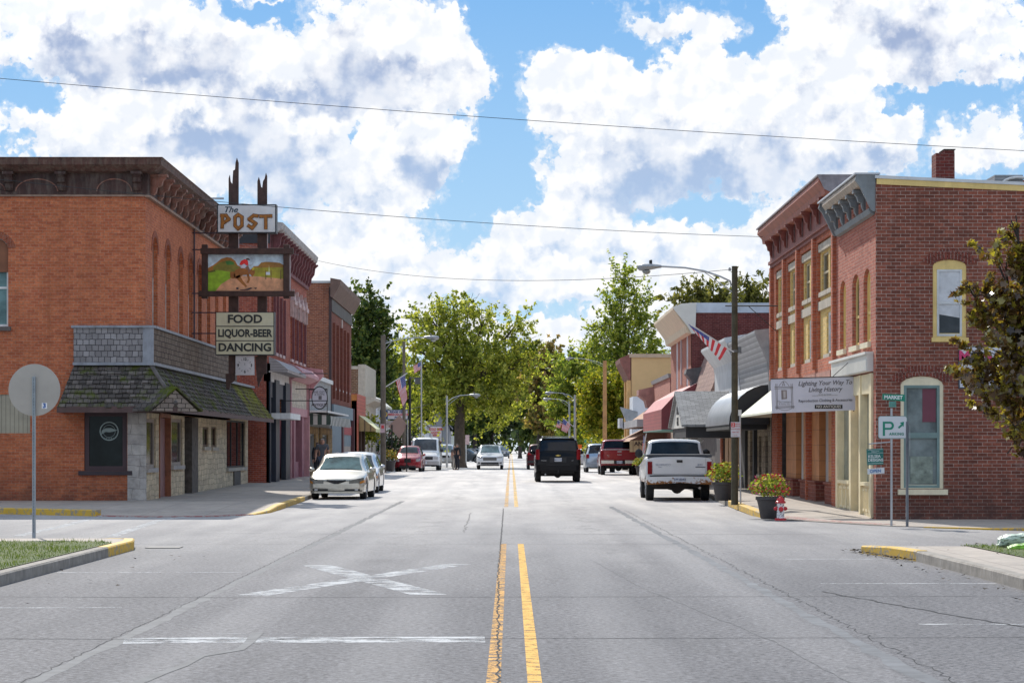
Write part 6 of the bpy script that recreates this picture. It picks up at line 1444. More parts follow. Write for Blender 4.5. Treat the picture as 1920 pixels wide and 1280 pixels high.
tree('rust_edged_maple', 'rust-tinged green maple behind the far black vehicle', 'tree', 1010, 240, [(1012, 700, 20, 26), (1030, 680, 22, 26), (1008, 745, 20, 30), (1020, 790, 24, 34), (1042, 730, 24, 30)], lf_red, 9000, .3, barkd, .25, seed=7)
tree('round_green_tree', 'rounded dark green tree behind the pair of street lamps', 'tree', 1062, 225, [(1068, 715, 34, 40), (1052, 770, 24, 40), (1085, 770, 30, 40), (1100, 720, 26, 34), (1082, 680, 24, 24), (1068, 815, 34, 24)], lf_mid, 12000, .22, barkd, .28, seed=8)
for i, (u, Y, lob, lab, mt) in enumerate([
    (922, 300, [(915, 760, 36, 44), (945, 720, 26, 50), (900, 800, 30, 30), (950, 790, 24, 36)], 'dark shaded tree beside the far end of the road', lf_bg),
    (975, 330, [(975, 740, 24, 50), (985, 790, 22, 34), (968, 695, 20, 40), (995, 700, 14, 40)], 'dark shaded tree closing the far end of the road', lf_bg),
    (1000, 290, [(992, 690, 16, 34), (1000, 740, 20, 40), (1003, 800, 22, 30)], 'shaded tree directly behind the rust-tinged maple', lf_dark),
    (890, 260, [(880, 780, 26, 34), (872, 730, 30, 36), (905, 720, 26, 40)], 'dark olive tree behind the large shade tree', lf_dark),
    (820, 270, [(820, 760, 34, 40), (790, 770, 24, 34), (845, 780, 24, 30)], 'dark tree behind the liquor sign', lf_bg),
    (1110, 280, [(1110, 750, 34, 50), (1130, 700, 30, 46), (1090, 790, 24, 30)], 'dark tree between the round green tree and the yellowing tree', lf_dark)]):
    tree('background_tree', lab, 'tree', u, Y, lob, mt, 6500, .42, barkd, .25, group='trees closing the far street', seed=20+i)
tree('silver_maple', 'olive green treetop showing above the cream corniced brick building', 'tree', 1325, 170, [(1310, 560, 30, 14), (1345, 565, 22, 16), (1320, 590, 44, 26), (1290, 580, 16, 10, .6), (1325, 640, 40, 40)], lf_olive, 8000, .16, bark, .3, seed=9, elong=3)
tree('silver_maple', 'green treetop showing just left of the panelled building, behind the lamp post', 'tree', 1415, 175, [(1408, 550, 18, 16), (1430, 570, 18, 14), (1395, 580, 20, 16), (1415, 600, 34, 26), (1415, 650, 30, 40)], lf_olive, 6500, .16, bark, .3, seed=10, elong=3)
lf_pur = leafmat('leaf_purple', (.04, .02, .02), (.15, .085, .03), (.34, .30, .05), .45, rough=.25, spec=1.0)
tree('purple_maple', 'purple and olive leaved maple in front of the corner shop wall', 'tree', 1990, 43, [(1905, 430, 16, 30, .5), (1870, 492, 24, 22, .6), (1905, 510, 36, 44), (1860, 550, 42, 26, .6), (1815, 540, 20, 9, .35), (1900, 590, 56, 46), (1840, 610, 34, 34, .7), (1890, 670, 80, 48), (1835, 690, 28, 40, .6), (1880, 740, 66, 40), (1900, 800, 46, 34), (1910, 840, 26, 22, .6), (1960, 640, 60, 130), (1950, 500, 50, 60), (2010, 700, 50, 120)], lf_pur, 9000, .12, barkd, .12, seed=11, star=True, spray=.7, spl=.5, trunk_top=2.4)
# woods far off, one mass
far = MB(); rg = np.random.default_rng(5)
mass = []
for k in range(17000):
    x = rg.uniform(-75, 75); y = 430+rg.uniform(-30, 40)+abs(x)*.2
    if k % 2: y += 150; x *= 1.3
    if abs(x) < 4.6 and y < 520: continue
    top = 13+5*mnoise.noise(Vector((x*.06, 3, 0)))+3*mnoise.noise(Vector((x*.3, 1, 0)))
    z = top*rg.uniform(0, 1)**.6; s_ = rg.uniform(.7, 1.5); a = Vector(rg.normal(size=3)).normalized(); b = a.cross(Vector(rg.normal(size=3))).normalized(); c_ = Vector((x, y, z))
    far.poly([c_+(a*ca+b*sb)*s_ for ca, sb in ((-1, 0), (0, -.6), (1, 0), (0, .6))])
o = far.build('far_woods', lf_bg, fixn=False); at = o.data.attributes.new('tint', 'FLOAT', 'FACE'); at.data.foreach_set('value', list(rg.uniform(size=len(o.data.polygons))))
tag(o, 'dark distant woods along the horizon', 'woods', kind='stuff')
def bush(name, label, u, v0, Y, w, h, leaf, n, ls, seed, par=None, zb=None, flowers=None, group=None):
    """leafy clump sitting on the ground or in a pot"""
    rg = np.random.default_rng(seed); cx, cz = XU(u, Y), (zb if zb is not None else ZV(v0, Y))
    def cloud(n, ls, mat, nm, par, off=.0, shell=False):
        mb = MB()
        for _ in range(n):
            d = rg.normal(size=3); d /= np.linalg.norm(d); d[2] = abs(d[2]) if rg.uniform() < .8 else d[2]*.4; r_ = rg.uniform(.75 if shell else .3, 1.05)
            wob = 1+.25*mnoise.noise(Vector(d*2.2)+Vector((seed, 0, 0)))
            c_ = Vector((cx+d[0]*w/2*r_*wob, Y+d[1]*w/2*r_*wob, cz+h*.3+d[2]*h*.7*r_*wob)); a = Vector(rg.normal(size=3)).normalized(); b = a.cross(Vector(rg.normal(size=3))).normalized(); s_ = ls*rg.uniform(.6, 1.3)
            mb.poly([c_+(a*ca+b*sb)*s_ for ca, sb in ((-.9, 0), (0, -.5), (.9, 0), (0, .5))])
        o = mb.build(nm, mat, par, fixn=False); at = o.data.attributes.new('tint', 'FLOAT', 'FACE'); at.data.foreach_set('value', list(rg.uniform(size=len(o.data.polygons)))); return o
    G = par
    if par is None: G = thing(name, label, 'shrub' if 'shrub' in name or 'bush' in name else 'plant', (cx, Y, cz), group=group)
    o = cloud(n, ls, leaf, 'foliage', G)
    for i, (col, k) in enumerate(flowers or []): cloud(k, ls*.75, paint(col, .6, .3, 9), 'blossoms', G, shell=True)
    return G
def planter(label, u, vb, Y, flowers, s=1.0, seed=1, leaf=None):
    x = XU(u, Y); z0 = (zFR if x > 0 else zFL)(x, Y)
    G = thing('flower_planter', label, 'planter', (x, Y, z0), group='flower planters on the sidewalks')
    mb = MB(); mb.lathe((x, Y, z0), [(.2*s, 0), (.22*s, .02), (.27*s, .3*s), (.3*s, .42*s), (.33*s, .43*s), (.33*s, .5*s), (.29*s, .5*s), (.28*s, .44*s)], 20); mb.build('pot', paint((.05, .045, .045), .6, .3, 5), G, smooth=True)
    bush('', '', u, 0, Y, .9*s, .62*s, leaf or lf_mid, 600, .055*s, seed, par=G, zb=z0+.42*s, flowers=flowers)
    return G
redf, yelf, pinkf = (.6, .03, .03), (.75, .4, .04), (.65, .1, .16)
planter('black planter of red and yellow flowers beside the spotted hydrant', 1444, 0, 53.9, [(redf, 130), (pinkf, 110), (yelf, 40)], 1.0, 31)
planter('black planter of orange and yellow flowers just behind the lamp post', 1357, 0, 67.5, [(redf, 90), (yelf, 90)], 1.05, 32)
planter('planter of orange flowers on the tavern-side sidewalk beside the red wagon', 730, 0, 139, [((.6, .3, .04), 120), (yelf, 90)], 1.2, 33, lf_olive)
planter('planter of yellow flowers half hidden between the two pickup trucks', 1203, 0, 114, [(yelf, 140)], .95, 34)
bush('flowering_shrub', 'dark shrub topped with pink blossoms beneath the pink diamond sign', 738, 868, 166, 3.6, 2.6, lf_bg, 1800, .13, 41, flowers=[((.5, .28, .28), 260)])
bush('leafy_bush', 'yellow-green bush growing beside the orange shop', 692, 845, 151, 1.7, 2.5, lf_lime, 900, .12, 42)
bush('evergreen_bush', 'small dark conical evergreen beside the white house', 774, 832, 210, 1.4, 2.6, lf_bg, 700, .12, 43)
bush('low_shrub', 'small green shrub at the foot of the orange utility pole', 1118, 862, 175, 2.2, 1.8, lf_lime, 700, .12, 44)

# ================================================================ STREET FURNITURE
galv = paint((.32, .36, .40), .45, .15, 8, metal=.6); steel = paint((.42, .43, .44), .4, .1, 3, metal=.6)
creo = paint((.075, .065, .04), .9, .45, 5, grime=.4, bmp=.01); pole_w = paint((.16, .13, .10), .9, .3, 4); pole_o = paint((.46, .24, .10), .9, .2, 3)
def disc(mb, c, r_, d0, d1, n=48, m=0): mb.lathe(c, [(r_, -d1), (r_, -d0)], n, m, axis='y')
# round sign seen from behind
Ys = 41.2; xs_, z0 = XU(64.5, Ys), .14
G = thing('round_sign', 'bare metal back of a round sign on a perforated steel post by the grass corner', 'sign', (xs_, Ys, z0))
mb = MB(); zc = ZV(731, Ys); mb.lathe((xs_, Ys, zc), [(.44, -.004), (.447, -.002), (.447, .002), (.44, .004)], 56, axis='y'); pl = mb.build('sign_disc', paint((.40, .37, .34), .55, .12, 2, metal=.35), G)
mb = MB(); fS = FF(Ys); c1 = (XU(83.5, Ys), ZV(760.5, Ys)); fS.box(mb, c1[0]-.046, c1[0]+.046, c1[1]-.05, c1[1]+.05, .005, .008); stk = mb.build('sticker', paint((.75, .75, .78), .6, .05), pl)
text('3', fS, *c1, .0085, .11, paint((.03, .12, .4), .6), stk, 'lettering', bold=.004)
mb = MB(); mb.box(xs_-.026, xs_+.026, Ys-.05, Ys-.01, .02, ZV(706, Ys)); mb.box(xs_-.026, xs_-.018, Ys-.06, Ys-.05, .02, ZV(706, Ys)); mb.box(xs_+.018, xs_+.026, Ys-.06, Ys-.05, .02, ZV(706, Ys)); mb.build('post', galv, G)
mb = MB()
for k in range(110):
    z = .16+k*.0254
    if z < ZV(708, Ys): mb.box(xs_-.006, xs_+.006, Ys-.0515, Ys-.0502, z, z+.012)
o_ = mb.build('post_holes', paint((.03, .035, .04), .8), G); o_['kind'] = 'stuff'
# street name, parking arrow, shop direction signs on one post
Yp = 49.3; xp = XU(1671.5, Yp); fp = FF(Yp); pu = lambda u: XU(u, Yp); pz_ = lambda v: ZV(v, Yp)
G = thing('parking_sign_post', 'steel post carrying the green Market street blade and the white parking arrow sign', 'sign', (xp, Yp, .02))
mb = MB(); mb.tube([(xp, Yp, .02), (xp, Yp, pz_(765))], .024, 8); mb.build('post', steel, G)
grn = paint((.01, .22, .14), .5, .1); wsg = paint((.62, .64, .66), .45, .06)
mb = MB(); fp.prism(mb, [(pu(1654), pz_(738)), (pu(1696), pz_(739.5)), (pu(1696.5), pz_(752.5)), (pu(1654), pz_(749))], .03, .04); b_ = mb.build('street_blade', grn, G)
text('MARKET', fp, pu(1674.5), pz_(745), .042, .1, paint((.75, .78, .76), .5), b_, 'lettering', rot=-.03, bold=.003)
mb = MB(); fp.box(mb, pu(1667), pu(1680), pz_(763), pz_(752), -.02, .03); cl_ = mb.build('blade_clamp', paint((.10, .28, .24), .5, .3, 20), G)
mb = MB(); a0, a1, z0_, z1_ = pu(1646), pu(1700.5), pz_(822), pz_(779.5)
def rrect(a0, a1, z0, z1, r_, n=5):
    pts = []
    for (cx, cz, t0) in ((a1-r_, z0+r_, -math.pi/2), (a1-r_, z1-r_, 0), (a0+r_, z1-r_, math.pi/2), (a0+r_, z0+r_, math.pi)):
        pts += [(cx+r_*math.cos(t0+k*math.pi/2/n), cz+r_*math.sin(t0+k*math.pi/2/n)) for k in range(n+1)]
    return pts
fp.prism(mb, rrect(a0, a1, z0_, z1_, .05), .03, .034); ps = mb.build('parking_panel', paint((.20, .30, .28), .5), G)
mb = MB(); fp.prism(mb, rrect(a0+.012, a1-.012, z0_+.012, z1_-.012, .045), .034, .036); mb.build('parking_face', wsg, ps)
mb = MB(); P2 = lambda u, v: (pu(1430+u/6.096), pz_(690+v/6.096))
fp.prism(mb, [P2(1370, 610), P2(1395, 610), P2(1395, 772), P2(1370, 772)], .036, .04)
arc = [(1455+42*math.cos(t), 656+46*math.sin(t)) for t in np.linspace(-math.pi/2, math.pi/2, 12)]; arci = [(1450+22*math.cos(t), 656+24*math.sin(t)) for t in np.linspace(-math.pi/2, math.pi/2, 12)]
arc = [(1395, 610)]+arc+[(1395, 702)]; arci = [(1395, 632)]+arci+[(1395, 680)]
for k in range(len(arc)-1): fp.prism(mb, [P2(*arc[k]), P2(*arc[k+1]), P2(*arci[k+1]), P2(*arci[k])], .036, .04)
mb.build('letter_p', grn, ps)
mb = MB(); fp.prism(mb, [P2(1542, 676), P2(1580, 640), P2(1596, 656), P2(1556, 690)], .036, .04); fp.prism(mb, [P2(1565, 622), P2(1612, 610), P2(1608, 668)], .036, .04); mb.build('arrow', grn, ps)
text('ARKING', fp, *P2(1528, 752), .037, .078, grn, ps, 'lettering', bold=.001, spacing=1.12, sx=.98)
Yk = 49.3
G = thing('hanging_direction_sign', 'small green shop direction sign with an open board hung from the parking post', 'sign', (pu(1640), Yk, pz_(860)))
mb = MB(); mb.tube([(pu(1629), Yk, pz_(832)), (xp, Yk, pz_(828))], .014, 6); mb.build('arm', steel, G)
gr2 = paint((.02, .16, .14), .5, .2)
mb = MB(); fp.prism(mb, [P2(1186, 925), P2(1378, 912), P2(1380, 1100), P2(1195, 1108)], -.01, .01); b_ = mb.build('green_board', gr2, G)
lw = paint((.66, .72, .70), .5)
text('KELSEA', fp, *P2(1275, 1008), .011, .085, lw, b_, 'lettering', bold=.002, rot=.04, sx=.92); text('DESIGNS', fp, *P2(1290, 1050), .011, .085, lw, b_, 'lettering', bold=.002, rot=.02, sx=.95)
mb = MB(); seg(fp, [(P2(1200, 935), P2(1370, 925)), (P2(1200, 975), P2(1375, 965)), (P2(1205, 1090), P2(1375, 1083)), (P2(1240, 945), P2(1300, 955)), (P2(1240, 962), P2(1330, 945))], .006, .011, mb); mb.build('board_ornament', lw, b_)
mb = MB(); fp.prism(mb, [P2(1195, 1150), P2(1390, 1135), P2(1392, 1200), P2(1200, 1212)], -.008, .008); b_ = mb.build('open_board', wsg, G)
text('OPEN', fp, *P2(1288, 1176), .009, .09, paint((.05, .15, .35), .5), b_, 'lettering', rot=.06, bold=.0015)
mb = MB(); [mb.tube([(pu(u), Yk, pz_(v0)), (pu(u), Yk, pz_(v1))], .004, 4) for u, v0, v1 in ((1630, 832, 842), (1652, 830, 841), (1632, 872, 878), (1652, 871, 877))]; mb.build('hanging_chain', steel, G)
# second post with an edge-on sign
xq = XU(1701, 48.6); G = thing('edge_on_sign_post', 'grey channel post with a sign seen edge-on beside the parking sign', 'sign', (xq, 48.6, .02))
mb = MB(); mb.box(xq-.025, xq+.025, 48.6, 48.63, .02, ZV(790, 48.6)); mb.box(xq-.025, xq-.017, 48.58, 48.6, .02, ZV(790, 48.6)); mb.box(xq+.017, xq+.025, 48.58, 48.6, .02, ZV(790, 48.6)); mb.build('post', paint((.24, .25, .27), .5, .2, 5, metal=.4), G)
mb = MB(); oc = [(.0+.34*math.cos(t), .34*math.sin(t)) for t in np.linspace(math.pi/8, 2*math.pi+math.pi/8, 9)[:-1]]
ang = R(80); mb.prism([(xq+.045+a*math.cos(ang), 48.56+a*math.sin(ang), ZV(826, 48.6)+b) for a, b in oc], (.004, 0, 0)); mb.build('sign_blade', paint((.36, .36, .38), .5), G)
# lamp with wooden pole
def cobra(mb, x, y, z, dx, s=1.0):
    """luminaire hanging at the end of an arm; dx = direction it points"""
    rings = []
    for t, w_, h0, h1 in ((0, .05, -.04, .04), (.12, .09, -.06, .06), (.3, .15, -.10, .08), (.5, .17, -.14, .08), (.62, .13, -.12, .06), (.68, .04, -.06, .02)):
        rings.append([(x+dx*t*s, y+w_*s*math.cos(a), z+((h1 if math.sin(a) > 0 else -h0)*math.sin(a))*s) for a in np.linspace(0, 2*math.pi, 11)])
    mb.grid(rings); mb.poly(rings[0][:-1]); mb.poly(rings[-1][:-1])
def lamp(label, u, Y, vb, vt, pm, arm_pts, r_=.085, head=True, s=1.0, group='street lamps along the road', top=None, brace=True):
    x = XU(u, Y); z0 = ZV(vb, Y) if vb else g(Y)+.13
    G = thing('street_lamp', label, 'street lamp', (x, Y, z0), group=group)
    mb = MB(); mb.tube([(x, Y, z0), (x, Y, ZV(vt, Y))], [r_, r_*.82], 12); mb.build('pole', pm, G, smooth=True)
    A = [(XU(a, Y), Y, ZV(v, Y)) for a, v in arm_pts]
    mb = MB(); mb.tube(A, .028*s, 6)
    if brace: mb.tube([(x, Y, A[0][2]-.22*s), tuple(Vector(A[len(A)//2])+Vector((0, 0, -.02)))], .014*s, 5)
    mb.build('arm', steel, G, smooth=True)
    dx = 1 if A[-1][0] > x else -1
    mb = MB(); cobra(mb, A[-1][0], Y, A[-1][2], dx, s); hd = mb.build('lamp_head', paint((.34, .35, .36), .4, .2, 8, metal=.4), G, smooth=True)
    mb = MB(); mb.lathe((A[-1][0]+dx*.42*s, Y, A[-1][2]-.15*s), [(.11*s, .03), (.12*s, 0), (.08*s, -.05), (.02, -.07)], 12); mb.build('lamp_lens', glass((.35, .36, .34), .2), hd, smooth=True)
    mb = MB(); mb.lathe((A[-1][0]+dx*.3*s, Y, A[-1][2]+.08*s), [(.04, 0), (.04, .09), (.02, .1)], 8); mb.build('photocell', black_m, hd)
    return G
def arcp(u0, v0, u1, v1, k=.35, n=9):
    return [(u0+(u1-u0)*t, v0+(v1-v0)*(1-(1-t)**2)) for t in np.linspace(0, 1, n)]
Yl = 62.0
L1 = lamp('tall dark wooden lamp post with a long curved arm beside the white pickup', 1377.5, Yl, 946, 499, creo, [(1371, 536), (1369, 527), (1350, 518), (1320, 508), (1285, 502), (1240, 499.5)], r_=.092, s=.92)
xl = XU(1377.5, Yl)
mb = MB(); fL_ = FF(Yl-.1)
mb.lathe((xl, Yl, ZV(658, Yl)), [(.1, -.03), (.105, -.03), (.105, .03), (.1, .03)], 12); mb.box(xl+.08, xl+.17, Yl-.05, Yl+.05, ZV(662, Yl), ZV(650, Yl)); mb.build('pole_clamp', paint((.12, .13, .14), .5), L1)
mb = MB(); mb.tube([(xl-.1, Yl, ZV(505, Yl)), (xl-.16, Yl, ZV(505, Yl))], .02, 6); mb.lathe((xl-.13, Yl, ZV(508, Yl)), [(.03, 0), (.035, .05), (.02, .09)], 8); mb.build('insulator', paint((.3, .3, .3), .5), L1)
G = thing('time_limit_sign', 'small red and white two hour parking sign fixed to the wooden lamp post', 'sign', (xl, Yl-.12, ZV(805, Yl)))
mb = MB(); fL2 = FF(Yl-.12); a0, a1 = XU(1369.5, Yl), XU(1387, Yl); fL2.box(mb, a0, a1, ZV(819, Yl), ZV(791, Yl), 0, .005); pn = mb.build('panel', paint((.62, .6, .64), .5), G)
rd = paint((.62, .05, .05), .5)
mb = MB(); fL2.box(mb, a0+.01, a0+.105, ZV(800.5, Yl), ZV(792, Yl), .005, .008); mb.build('red_square', rd, pn)
text('2', fL2, a0+.057, ZV(796.3, Yl), .009, .11, paint((.75, .75, .75), .5), pn, 'lettering'); text('HOUR', fL2, a0+.17, ZV(794.5, Yl), .006, .045, rd, pn, 'lettering'); text('PARKING', fL2, a0+.17, ZV(798.5, Yl), .006, .03, rd, pn, 'lettering')
text('9 AM TO 6 PM', fL2, (a0+a1)/2, ZV(804, Yl), .006, .036, rd, pn, 'lettering'); text('MON - SAT', fL2, (a0+a1)/2, ZV(810, Yl), .006, .036, rd, pn, 'lettering'); text('<-->', fL2, (a0+a1)/2, ZV(816, Yl), .006, .05, rd, pn, 'lettering')
G = thing('metal_conduit_post', 'thin pale metal post standing against the wooden lamp post', 'post', (XU(1388.5, Yl), Yl, .15))
mb = MB(); mb.tube([(XU(1388.5, Yl), Yl-.02, .12), (XU(1387.5, Yl), Yl-.02, ZV(776, Yl))], .024, 6); mb.build('pipe', paint((.5, .5, .5), .4, .1, 3, metal=.3), G)
mb = MB(); mb.box(XU(1384, Yl), XU(1390, Yl), Yl-.05, Yl+.03, ZV(779, Yl), ZV(768, Yl)); mb.build('cap', white_p, G)
L2 = lamp('wooden lamp post beside the second silver car with a flag on it', 718.5, 124, 884, 628, pole_w, [(722, 650), (722, 644), (735, 639), (760, 634), (795, 632)], r_=.15, s=1.15)
L3 = lamp('thin grey metal lamp post in front of the large shade tree', 838, 163, None, 742, steel, [(838, 754), (848, 746), (862, 741), (880, 740)], r_=.08, s=1.1, group='street lamps along the road')
L4 = lamp('grey metal lamp post above the black vehicle with a flag on it', 1078, 168, 868, 740, steel, [(1078, 749), (1068, 741), (1055, 737), (1040, 736)], r_=.1, s=1.0)
L5 = lamp('farther grey metal lamp post just behind the one with the flag', 1067.5, 190, 862, 752, steel, [(1067.5, 758), (1060, 752), (1048, 748), (1034, 747.5)], r_=.08, s=1.0)
L6 = lamp('orange-brown wooden utility pole with a thin lamp arm', 1134, 150, 872, 676, pole_o, [(1133, 684), (1120, 678), (1100, 673), (1075, 671)], r_=.14, s=.7)
# sign on left pole, plain poles
G = thing('no_parking_sign', 'small red and white sign strapped to the tavern-side wooden lamp post', 'sign', (XU(717, 123.6), 123.6, 2.5))
mb = MB(); f_ = FF(123.6); f_.box(mb, XU(713, 123.6), XU(721.5, 123.6), ZV(811, 123.6), ZV(794.5, 123.6), 0, .01); mb.build('panel', paint((.6, .42, .45), .5, .3, 9), G)
mb = MB(); f_.box(mb, XU(715, 123.6), XU(720, 123.6), ZV(803, 123.6), ZV(797, 123.6), .01, .014); mb.build('red_symbol', rd, G)
def pole(name, label, cat, u, Y, vb, vt, r_, m, group=None, n=10):
    x = XU(u, Y); z0 = g(Y); mb = MB(); G = thing(name, label, cat, (x, Y, z0), group=group); mb.tube([(x, Y, z0), (x, Y, ZV(vt, Y))], [r_, r_*.8], n); mb.build('shaft', m, G, smooth=True); return G
pu1 = pole('utility_pole', 'weathered tan utility pole behind the drooping flag', 'utility pole', 757.5, 158, 0, 640, .12, pole_w)
mb = MB(); mb.tube([(XU(757.5, 158), 158, ZV(668, 158)), (XU(752, 158), 158, ZV(650, 158)), (XU(760, 158), 158, ZV(645, 158))], .03, 5); mb.build('bracket', steel, pu1)
pu2 = pole('utility_pole', 'black utility pole with a small crossarm just past the drooping flag', 'utility pole', 768.5, 160, 0, 708, .1, black_m)
mb = MB(); mb.box(XU(768, 160), XU(790, 160), 159.9, 160, ZV(709, 160), ZV(707, 160)); mb.box(XU(778, 160), XU(788, 160), 159.8, 160.0, ZV(720, 160), ZV(709, 160)); mb.build('crossarm', paint((.1, .1, .1), .6), pu2)
pu3 = pole('flagpole', 'tall silver flagpole flying a small flag in front of the big tree', 'flagpole', 790, 161, 0, 676, .065, steel)
# flags
def flag(label, Y, hoist0, hoist1, fly0, fly1, wave=.08, seed=1, pole_pts=None, group='American flags along the street', n=26, m=13, fold=0.0, tone=1):
    """hoist0/1: pixel of the hoist edge (canton end first), fly0/1 the matching fly corners"""
    x = [Vector((XU(*(q[0], Y)), Y, ZV(q[1], Y))) for q in (hoist0, hoist1, fly0, fly1)]
    G = thing('flag', label, 'flag', x[0], group=group)
    rows = []; rr = random.Random(seed)
    size = (x[0]-x[2]).length
    mats = [paint((.62, .05, .06), .8, .1, 3), paint((.72, .68, .68), .8, .08, 3), paint((.07, .09, .30), .8, .2, 30)]
    mb = MB(); w_ = n+1
    for j in range(m+1):
        s_ = j/m
        for i in range(n+1):
            t = i/n; p0 = x[0].lerp(x[2], t); p1 = x[1].lerp(x[3], t); p_ = p0.lerp(p1, s_)
            ph = t*9+s_*2.2+seed; off = wave*size*math.sin(ph)*(.25+.75*t)
            mb.v.append((p_.x+.25*off*math.cos(ph*.7)*.5, p_.y+off, p_.z+.18*off))
    for j in range(m):
        for i in range(n):
            a = j*w_+i; can = (j < 7 and i < n*.4)
            mb.f.append((a, a+1, a+w_+1, a+w_)); mb.m.append(2 if can else j % 2)
    o = mb.build('cloth', mats, G, smooth=True, fixn=False)
    mb = MB(); 
    rows = 0
    for jj in range(5):
        for ii in range(6):
            s_ = (jj+.5)/5*7/13; t = (ii+.5)/6*.4; p0 = x[0].lerp(x[2], t); p1 = x[1].lerp(x[3], t); p_ = p0.lerp(p1, s_)
            ph = t*9+s_*2.2+seed; off = wave*size*math.sin(ph)*(.25+.75*t); c_ = Vector((p_.x+.25*off*math.cos(ph*.7)*.5, p_.y+off-.012, p_.z+.18*off)); r_ = size*.012
            mb.poly([c_+Vector((r_*math.cos(a), 0, r_*math.sin(a))) for a in np.linspace(0, 6.28, 6)[:-1]])
    st_ = mb.build('stars', mats[1], o, fixn=False); st_['kind'] = 'stuff'
    if pole_pts:
        a, b = [Vector((XU(q[0], Y), Y, ZV(q[1], Y))) for q in pole_pts]; mb = MB(); mb.tube([a, b], .018 if Y < 100 else .03, 6); mb.build('staff', paint((.6, .58, .55), .5), G)
    return G
flag('large red and white flag blown diagonally from the dark wooden lamp post', 61.7, (1290, 607), (1364, 652), (1303, 623), (1350, 676), .09, 3, [(1376, 660), (1287, 603)], fold=.5)
flag('large drooping flag on a slanted staff at the tavern-side wooden lamp post', 124, (759, 702), (742, 714), (764, 748), (755, 762), .05, 5, [(720, 727), (764, 699)])
flag('small flag flying from the silver flagpole', 161, (789, 678), (789, 692), (775, 686), (777, 700), .1, 7)
flag('flag with blue corner above the black vehicle, on the far grey lamp post', 168, (1056, 784), (1070, 795), (1052, 806), (1063, 812), .06, 9, [(1078, 802), (1055, 783)])
flag('smaller crumpled flag left of the one above the black vehicle', 188, (1046, 787), (1054, 795), (1042, 800), (1049, 803), .12, 11, [(1067, 800), (1045, 786)])
flag('narrow furled flag standing between the red and the white pickup', 104, (1207, 815), (1210, 822), (1203, 848), (1211, 850), .05, 13, [(1212, 812), (1204, 856)])
# cables across the street
def cable(label, pts, Ya, Yb, r_=.01, sag=0):
    A = Vector((XU(pts[0][0], Ya), Ya, ZV(pts[0][1], Ya))); B = Vector((XU(pts[-1][0], Yb), Yb, ZV(pts[-1][1], Yb)))
    P_ = []
    for k in range(33):
        t = k/32; p_ = A.lerp(B, t); p_.z -= 4*sag*t*(1-t); P_.append(p_)
    mb = MB(); mb.tube(P_, r_, 5); tag(mb.build('overhead_cable', black_m), label, 'cable', 'cables crossing the street')
cable('highest thin cable crossing the whole sky above both rows', [(-60, 142), (1980, 286)], 56, 56, .007, .12)
cable('middle cable running from the tavern roof to the panelled building', [(-60, 330), (1430, 444)], 60, 74, .008, .22)
cable('cable from the ornate red building to the dark lamp post', [(597, 489), (1372, 505)], 108, 62.5, .009, .55)
cable('faint low cable in front of the orange brick wall', [(-60, 340), (560, 478)], 64, 90, .009, .1)
cable('thin cable between the weathered utility pole and the grey lamp post', [(760, 768), (838, 744)], 160, 186, .02, .1)
cable('thin horizontal sign cable in front of the pink storefront', [(505, 700), (615, 700)], 98, 98, .02, 0)
cable('second lower sign cable in front of the pink storefront', [(505, 751), (615, 751)], 98, 98, .02, 0)
# oval sign
Yo = 104; fo_ = FF(Yo); ou = lambda u: XU(u, Yo); oz = lambda v: ZV(v, Yo)
G = thing('oval_shop_sign', 'white oval shop sign with a black rim hanging over the left sidewalk', 'sign', (ou(598), Yo, oz(746)))
el_ = lambda r_, n=28: [(ou(599.5)+r_*15.2/FOC*Yo*math.cos(6.2832*k/n), oz(745.5)+r_*22/FOC*Yo*math.sin(6.2832*k/n)) for k in range(n)]
mb = MB(); fo_.prism(mb, el_(1), 0, .06); rim = mb.build('rim', black_m, G)
mb = MB(); fo_.prism(mb, el_(.9), .06, .07); fc_ = mb.build('face', paint((.55, .54, .6), .5, .08), G)
for s_, v, z in (('PERU FAMILY', 735, .13), ('SUITE', 739.5, .11), ('DENTAL', 759, .13)): pass
text('FINE GIFTS', fo_, ou(599.5), oz(735), .071, .14, ink, fc_, 'lettering'); text('& HOME', fo_, ou(599.5), oz(739.5), .071, .12, ink, fc_, 'lettering'); text('ANTIQUES', fo_, ou(599.5), oz(759), .071, .15, ink, fc_, 'lettering', bold=.005)
mb = MB(); fo_.box(mb, ou(597.5), ou(603.5), oz(749), oz(742), .07, .075); mb.build('emblem', ink, fc_)
mb = MB(); fo_.ring(mb, arch(ou(579), ou(614), oz(779), oz(730)), arch(ou(580.2), ou(612.8), oz(778), oz(731.2)), -.05, -.01); mb.tube([(X1, Yo, oz(729)), (ou(614), Yo, oz(729))], .02, 5); mb.build('hanging_frame', black_m, G)
# veterans hall sign, diamond sign, liquor sign and others beyond the left row
def board_sign(name, label, u0, u1, v0, v1, Y, posts, face, rimm=None, pm=None, d=.1):
    G = thing(name, label, 'sign', (XU((u0+u1)/2, Y), Y, g(Y))); f_ = FF(Y)
    mb = MB(); f_.box(mb, XU(u0, Y), XU(u1, Y), ZV(v1, Y), ZV(v0, Y), -d, 0); bd_ = mb.build('board', rimm or face, G)
    if rimm: mb = MB(); e = .9; f_.box(mb, XU(u0+e, Y), XU(u1-e, Y), ZV(v1-e, Y), ZV(v0+e, Y), 0, .01); mb.build('face', face, bd_)
    for u in posts: mb = MB(); mb.box(XU(u, Y)-.05, XU(u, Y)+.05, Y+.02, Y+.12, g(Y), ZV(v1 if u0 <= u <= u1 else v0, Y)); mb.build('post', pm or paint((.5, .5, .5), .5), G)
    return G, f_, bd_
wpl = paint((.66, .62, .64), .5, .08)
